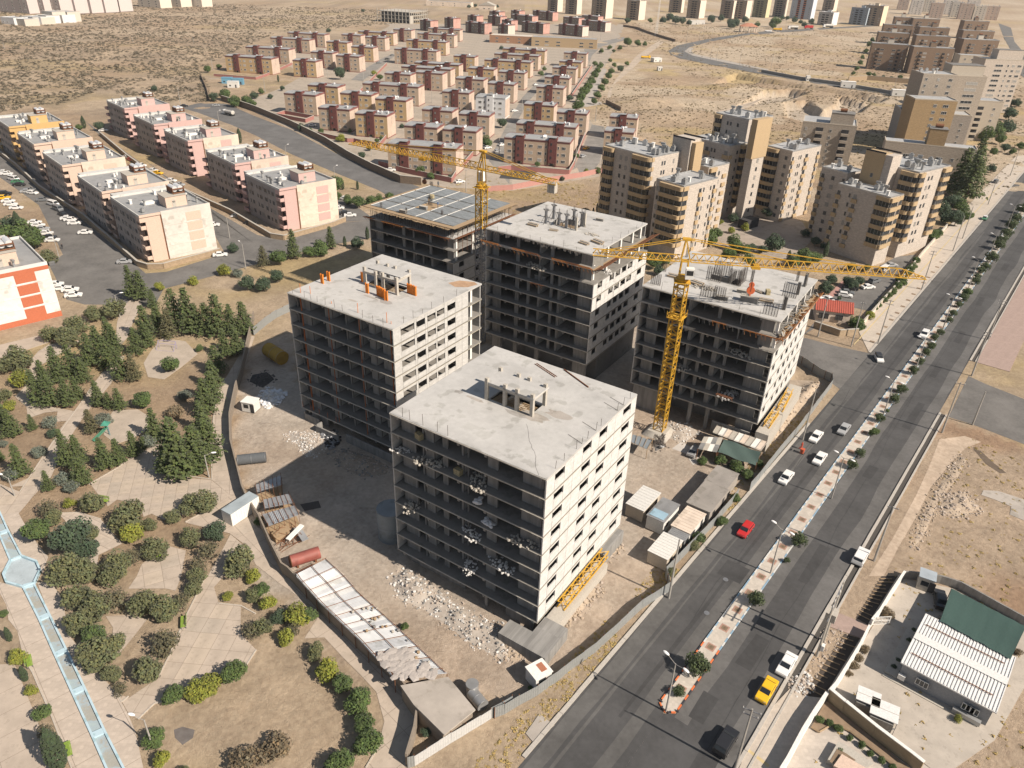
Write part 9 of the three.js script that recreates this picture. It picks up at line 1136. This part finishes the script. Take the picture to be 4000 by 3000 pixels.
car('van', 'white', 'white van parked by the tower ramp', [119,-231.2], 0.75); car('sedan', 'silver', 'silver car parked behind the white van', [123.1,-235.7], 0.2); car('suv', 'grey', 'dark pickup with open bed in the tower car park', [111.6,-220.8], 0.6); car('sedan', 'white', 'white car parked below the dark pickup', [107.7,-215.8], 0.3); car('sedan', 'black', 'black car parked by the red kerb', [102,-214.6], -0.35); car('sedan', 'grey', 'dark blue grey car beside the black one', [99.4,-211], -0.3); car('hatch', 'white', 'white hatchback parked under the palm by the kerb', [98.2,-208.7], -0.35); car('sedan', 'white', 'white car behind the guard house, left', [89.2,-204.1], -1.2); car('sedan', 'white', 'white car behind the guard house, right', [92,-204.8], -1.2); car('suv', 'grey', 'dark pickup parked on the dirt verge under a pole', [219.9,-351.2], 0.9); car('sedan', 'black', 'black car under the green canopy of the compound', [68.1,-86.2], 1.2); car('sedan', 'silver', 'grey car in the shade of the tin car shelter', [37,-124.5], 1.0);
[['sedan', 'silver', 'silver estate car at the stone wall corner', [-119.4,-215.3], 0.25],['sedan', 'white', 'white car on the lane before the pink corner block', [-93.3,-223.9], 0.3],['sedan', 'white', 'white covered car alone by the buff wall', [-144,-240], 0.2],['sedan', 'white', 'white saloon parked at the end of the wall row', [-152.3,-249.1], 0.2],['sedan', 'white', 'white sheeted car in the wall row', [-155.3,-252.4], 0.2],['sedan', 'white', 'white car beside the sheeted one in the wall row', [-157.3,-253.7], 0.2],['sedan', 'black', 'black car in the wall row behind the dark van', [-161.1,-257.9], -0.6],['van', 'grey', 'dark van in the wall row', [-165.8,-263.5], -0.6],['van', 'white', 'white van in the wall row', [-170.4,-268.9], -0.5],['sedan', 'grey', 'grey car crossing the car park', [-177.2,-274], 0.3],['hatch', 'white', 'white hatchback up by the end of the buff wall', [-185.6,-282.1], -0.2],['sedan', 'silver', 'silver car left of the white hatchback by the wall end', [-188.8,-283.8], 0.3],
 ['sedan', 'white', 'white saloon at the lowest slot beside the red block', [-121.5,-189.4], 0.3],['sedan', 'white', 'white saloon second slot beside the red block', [-124.3,-193], 0.3],['sedan', 'white', 'white saloon third slot beside the red block', [-127.5,-193.8], 0.3],['sedan', 'white', 'white car half hidden by the red block', [-130.3,-196.3], 0.3],['sedan', 'white', 'white saloon at the near end of the tree row', [-150.5,-231.7], 0.2],['sedan', 'black', 'black saloon behind the white one by the lamp', [-152.8,-234.2], 0.2],['sedan', 'white', 'white saloon third in the tree row', [-156.1,-238], 0.2],['sedan', 'silver', 'silver car fourth in the tree row', [-159.6,-242.2], 0.2],['sedan', 'white', 'white car fifth in the tree row', [-163,-245.5], 0.2],['sedan', 'white', 'white car half under the big tree', [-165.7,-248.3], 0.2],
 ['sedan', 'white', 'white car at the left edge, first below the yellow one', [-188.2,-270.9], 0.2],['sedan', 'white', 'white car at the left edge, second below the yellow one', [-185.1,-267.2], 0.2],['sedan', 'white', 'white car at the left edge beside the big tree', [-180.8,-263.4], 0.2],['suv', 'yellow', 'yellow car at the left edge of the car park', [-191.9,-274.1], 0.2],['suv', 'black', 'dark four wheel drive above the yellow car', [-194.6,-279.5], 0.2],['sedan', 'white', 'white saloon under the buff wall, upper one', [-213,-309.2], 0.2],['sedan', 'white', 'white saloon under the buff wall, lower one', [-210.4,-307], 0.2],['van', 'white', 'white van beside the green and white car', [-203,-299.4], -0.4],['sedan', 'green', 'green and white car by the buff wall', [-199.5,-296], 0.1],['sedan', 'black', 'black car below the green and white one', [-196.7,-292.3], 0.1],['sedan', 'grey', 'grey car at the bend of the buff wall', [-189.2,-286], 0.3],
 ['sedan', 'white', 'white car at the near end of the aisle', [-105.8,-252.4], 0.2],['sedan', 'grey', 'dark covered car in the aisle by the wall', [-100.9,-262.5], -0.5],['sedan', 'black', 'black car in the aisle by the wall', [-93.8,-255.4], -0.4],['sedan', 'white', 'white car high in the aisle, first', [-176.4,-340.5], -0.6],['sedan', 'red', 'faded pinkish covered car in the aisle', [-172.7,-336.3], -0.6],['sedan', 'white', 'white car high in the aisle, second', [-164.3,-327.6], -0.2],['sedan', 'white', 'white car high in the aisle, third', [-156.1,-320], -0.2],['sedan', 'yellow', 'yellow car among the white ones in the aisle', [-152.3,-316.2], -0.2],['sedan', 'white', 'white car high in the aisle, fourth', [-142.3,-305.6], -0.2],['sedan', 'silver', 'silver car low in the aisle', [-136.8,-300.2], -0.2],['sedan', 'white', 'white car at the far entrance of the aisle', [-212.5,-392.6], 0.2],
 ['sedan', 'white', 'white car by the hedge behind the back tower', [-67.6,-288.8], -0.3],['sedan', 'white', 'white car beside the pink corner block', [-67.5,-276.5], 0.1],['sedan', 'black', 'black car beside the sheeted one by the back tower', [-63.7,-270.5], 0.2],['sedan', 'white', 'white sheeted car by the back tower', [-61.4,-268.4], 0.2],['sedan', 'black', 'black car behind the pink row on the road', [-199.9,-464.7], 0.3],['sedan', 'silver', 'silver car parked at the road bend', [-182.7,-469.5], 0.1],
 ['sedan', 'white', 'white car leaving the yard gate of the flats', [-25.2,-319.2], 0.6],['sedan', 'white', 'white car on the estate street by the tall tree', [-16.4,-384], 0.7],['sedan', 'white', 'white car across the estate street', [-9.5,-391.4], 0.8],['sedan', 'silver', 'silver car below the white one in the estate street', [-11.5,-377.2], 1.0],['sedan', 'white', 'white car half hidden in the walled yard', [-56.9,-334.5], 0.1],['sedan', 'grey', 'grey car driving up the left estate street', [-121.6,-682.2], 0.6],['sedan', 'black', 'black car in the shade of the left estate street', [-118.8,-708.6], 0.7],['sedan', 'grey', 'dark grey car at the top of the left estate street', [-118.5,-736.1], 0.7],['sedan', 'white', 'white car under the carport of the walled court', [-113.5,-422.2], 0.1],['sedan', 'yellow', 'yellow taxi on the right estate street', [33.4,-390.3], 1.0],['sedan', 'silver', 'grey car below the taxi on the estate street', [30.4,-372.7], 1.0],['sedan', 'white', 'white car on the middle estate street', [-4.3,-485.7], 0.5],['sedan', 'white', 'white car higher on the middle estate street', [9.6,-592.8], 0.8]].forEach(([k, c, l, p, r]) => car(k, c, l, p, r, 'parked and moving cars away from the avenue'));
function truck(label, p, turn, colr, load, cat = 'truck') { const t = thing('truck', label, cat, p[0], 0.05, p[1], turn), m = CP[colr]; part('cab', [prof([[2.6,0.6],[4.3,0.6],[4.35,1.6],[4.0,2.7],[2.6,2.75]], 2.3)], m, t); part('windscreen', [new THREE.BoxGeometry(0.06,0.95,1.9).rotateZ(0.3).translate(4.28,2.1,0)], M.glass, t); part('chassis', [B(-4.6,0.6,-0.5,8.4,0.35,1.0)], M.dark, t); if (load === 'tank') { part('tank', [new THREE.CylinderGeometry(1.15,1.15,6.6,20).rotateZ(PI / 2).scale(1,0.92,1).translate(-1.2,1.95,0)], mat(0.62,0.60,0.56, { roughness: 0.45, map: blotch }), t); part('walkway', [B(-4.2,2.98,-0.3,6,0.08,0.6)], M.steel, t); for (const x of [-3.6,-1.2,1.2]) part('hatch', [cyl(x, 3,0,0.3,0.3,0.2,10)], M.steel, t); } else part('cargo_box', [B(-4.6,0.95,-1.15,6.9, load === 'box' ? 2.3 : 1.2,2.3)], m, t); for (const x of [3.4,-2.6,-3.8]) for (const z of [-1,1]) { const w = part('wheel', wheelG, M.rubber, t); w.position.set(x, 0.52, z * 0.95); w.scale.set(1.65,1.65,1.6); } return t; }
truck('white tank truck driving on the curving road above the pink row', [-166.6,-444.5], 2.5, 'white', 'tank'); truck('orange tipper truck parked on the far road', [352.9,-1162.2], 0.05, 'yellow', 'bed').scale.setScalar(1.3); truck('white tank truck parked behind the orange one', [382.6,-1190.3], 3.2, 'white', 'tank').scale.setScalar(1.6); truck('dark red box truck between the two tank trucks', [412.5,-1213.3], 3.2, 'red', 'box').scale.setScalar(1.4); truck('white tank truck nearest the low white block', [450.6,-1242], 3.2, 'white', 'tank').scale.setScalar(1.7); truck('small white truck left of the orange tipper', [331.2,-1130.9], 0.1, 'white', 'bed');
truck('orange lorry on the waste land path by the estate', [117.2,-783], 0.1, 'yellow', 'bed');

// ---------- draw ----------
const renderer = new THREE.WebGLRenderer({ antialias: true });
renderer.toneMapping = THREE.LinearToneMapping;
renderer.toneMappingExposure = EXPOSURE;
renderer.shadowMap.enabled = true;
renderer.render(scene, camera);
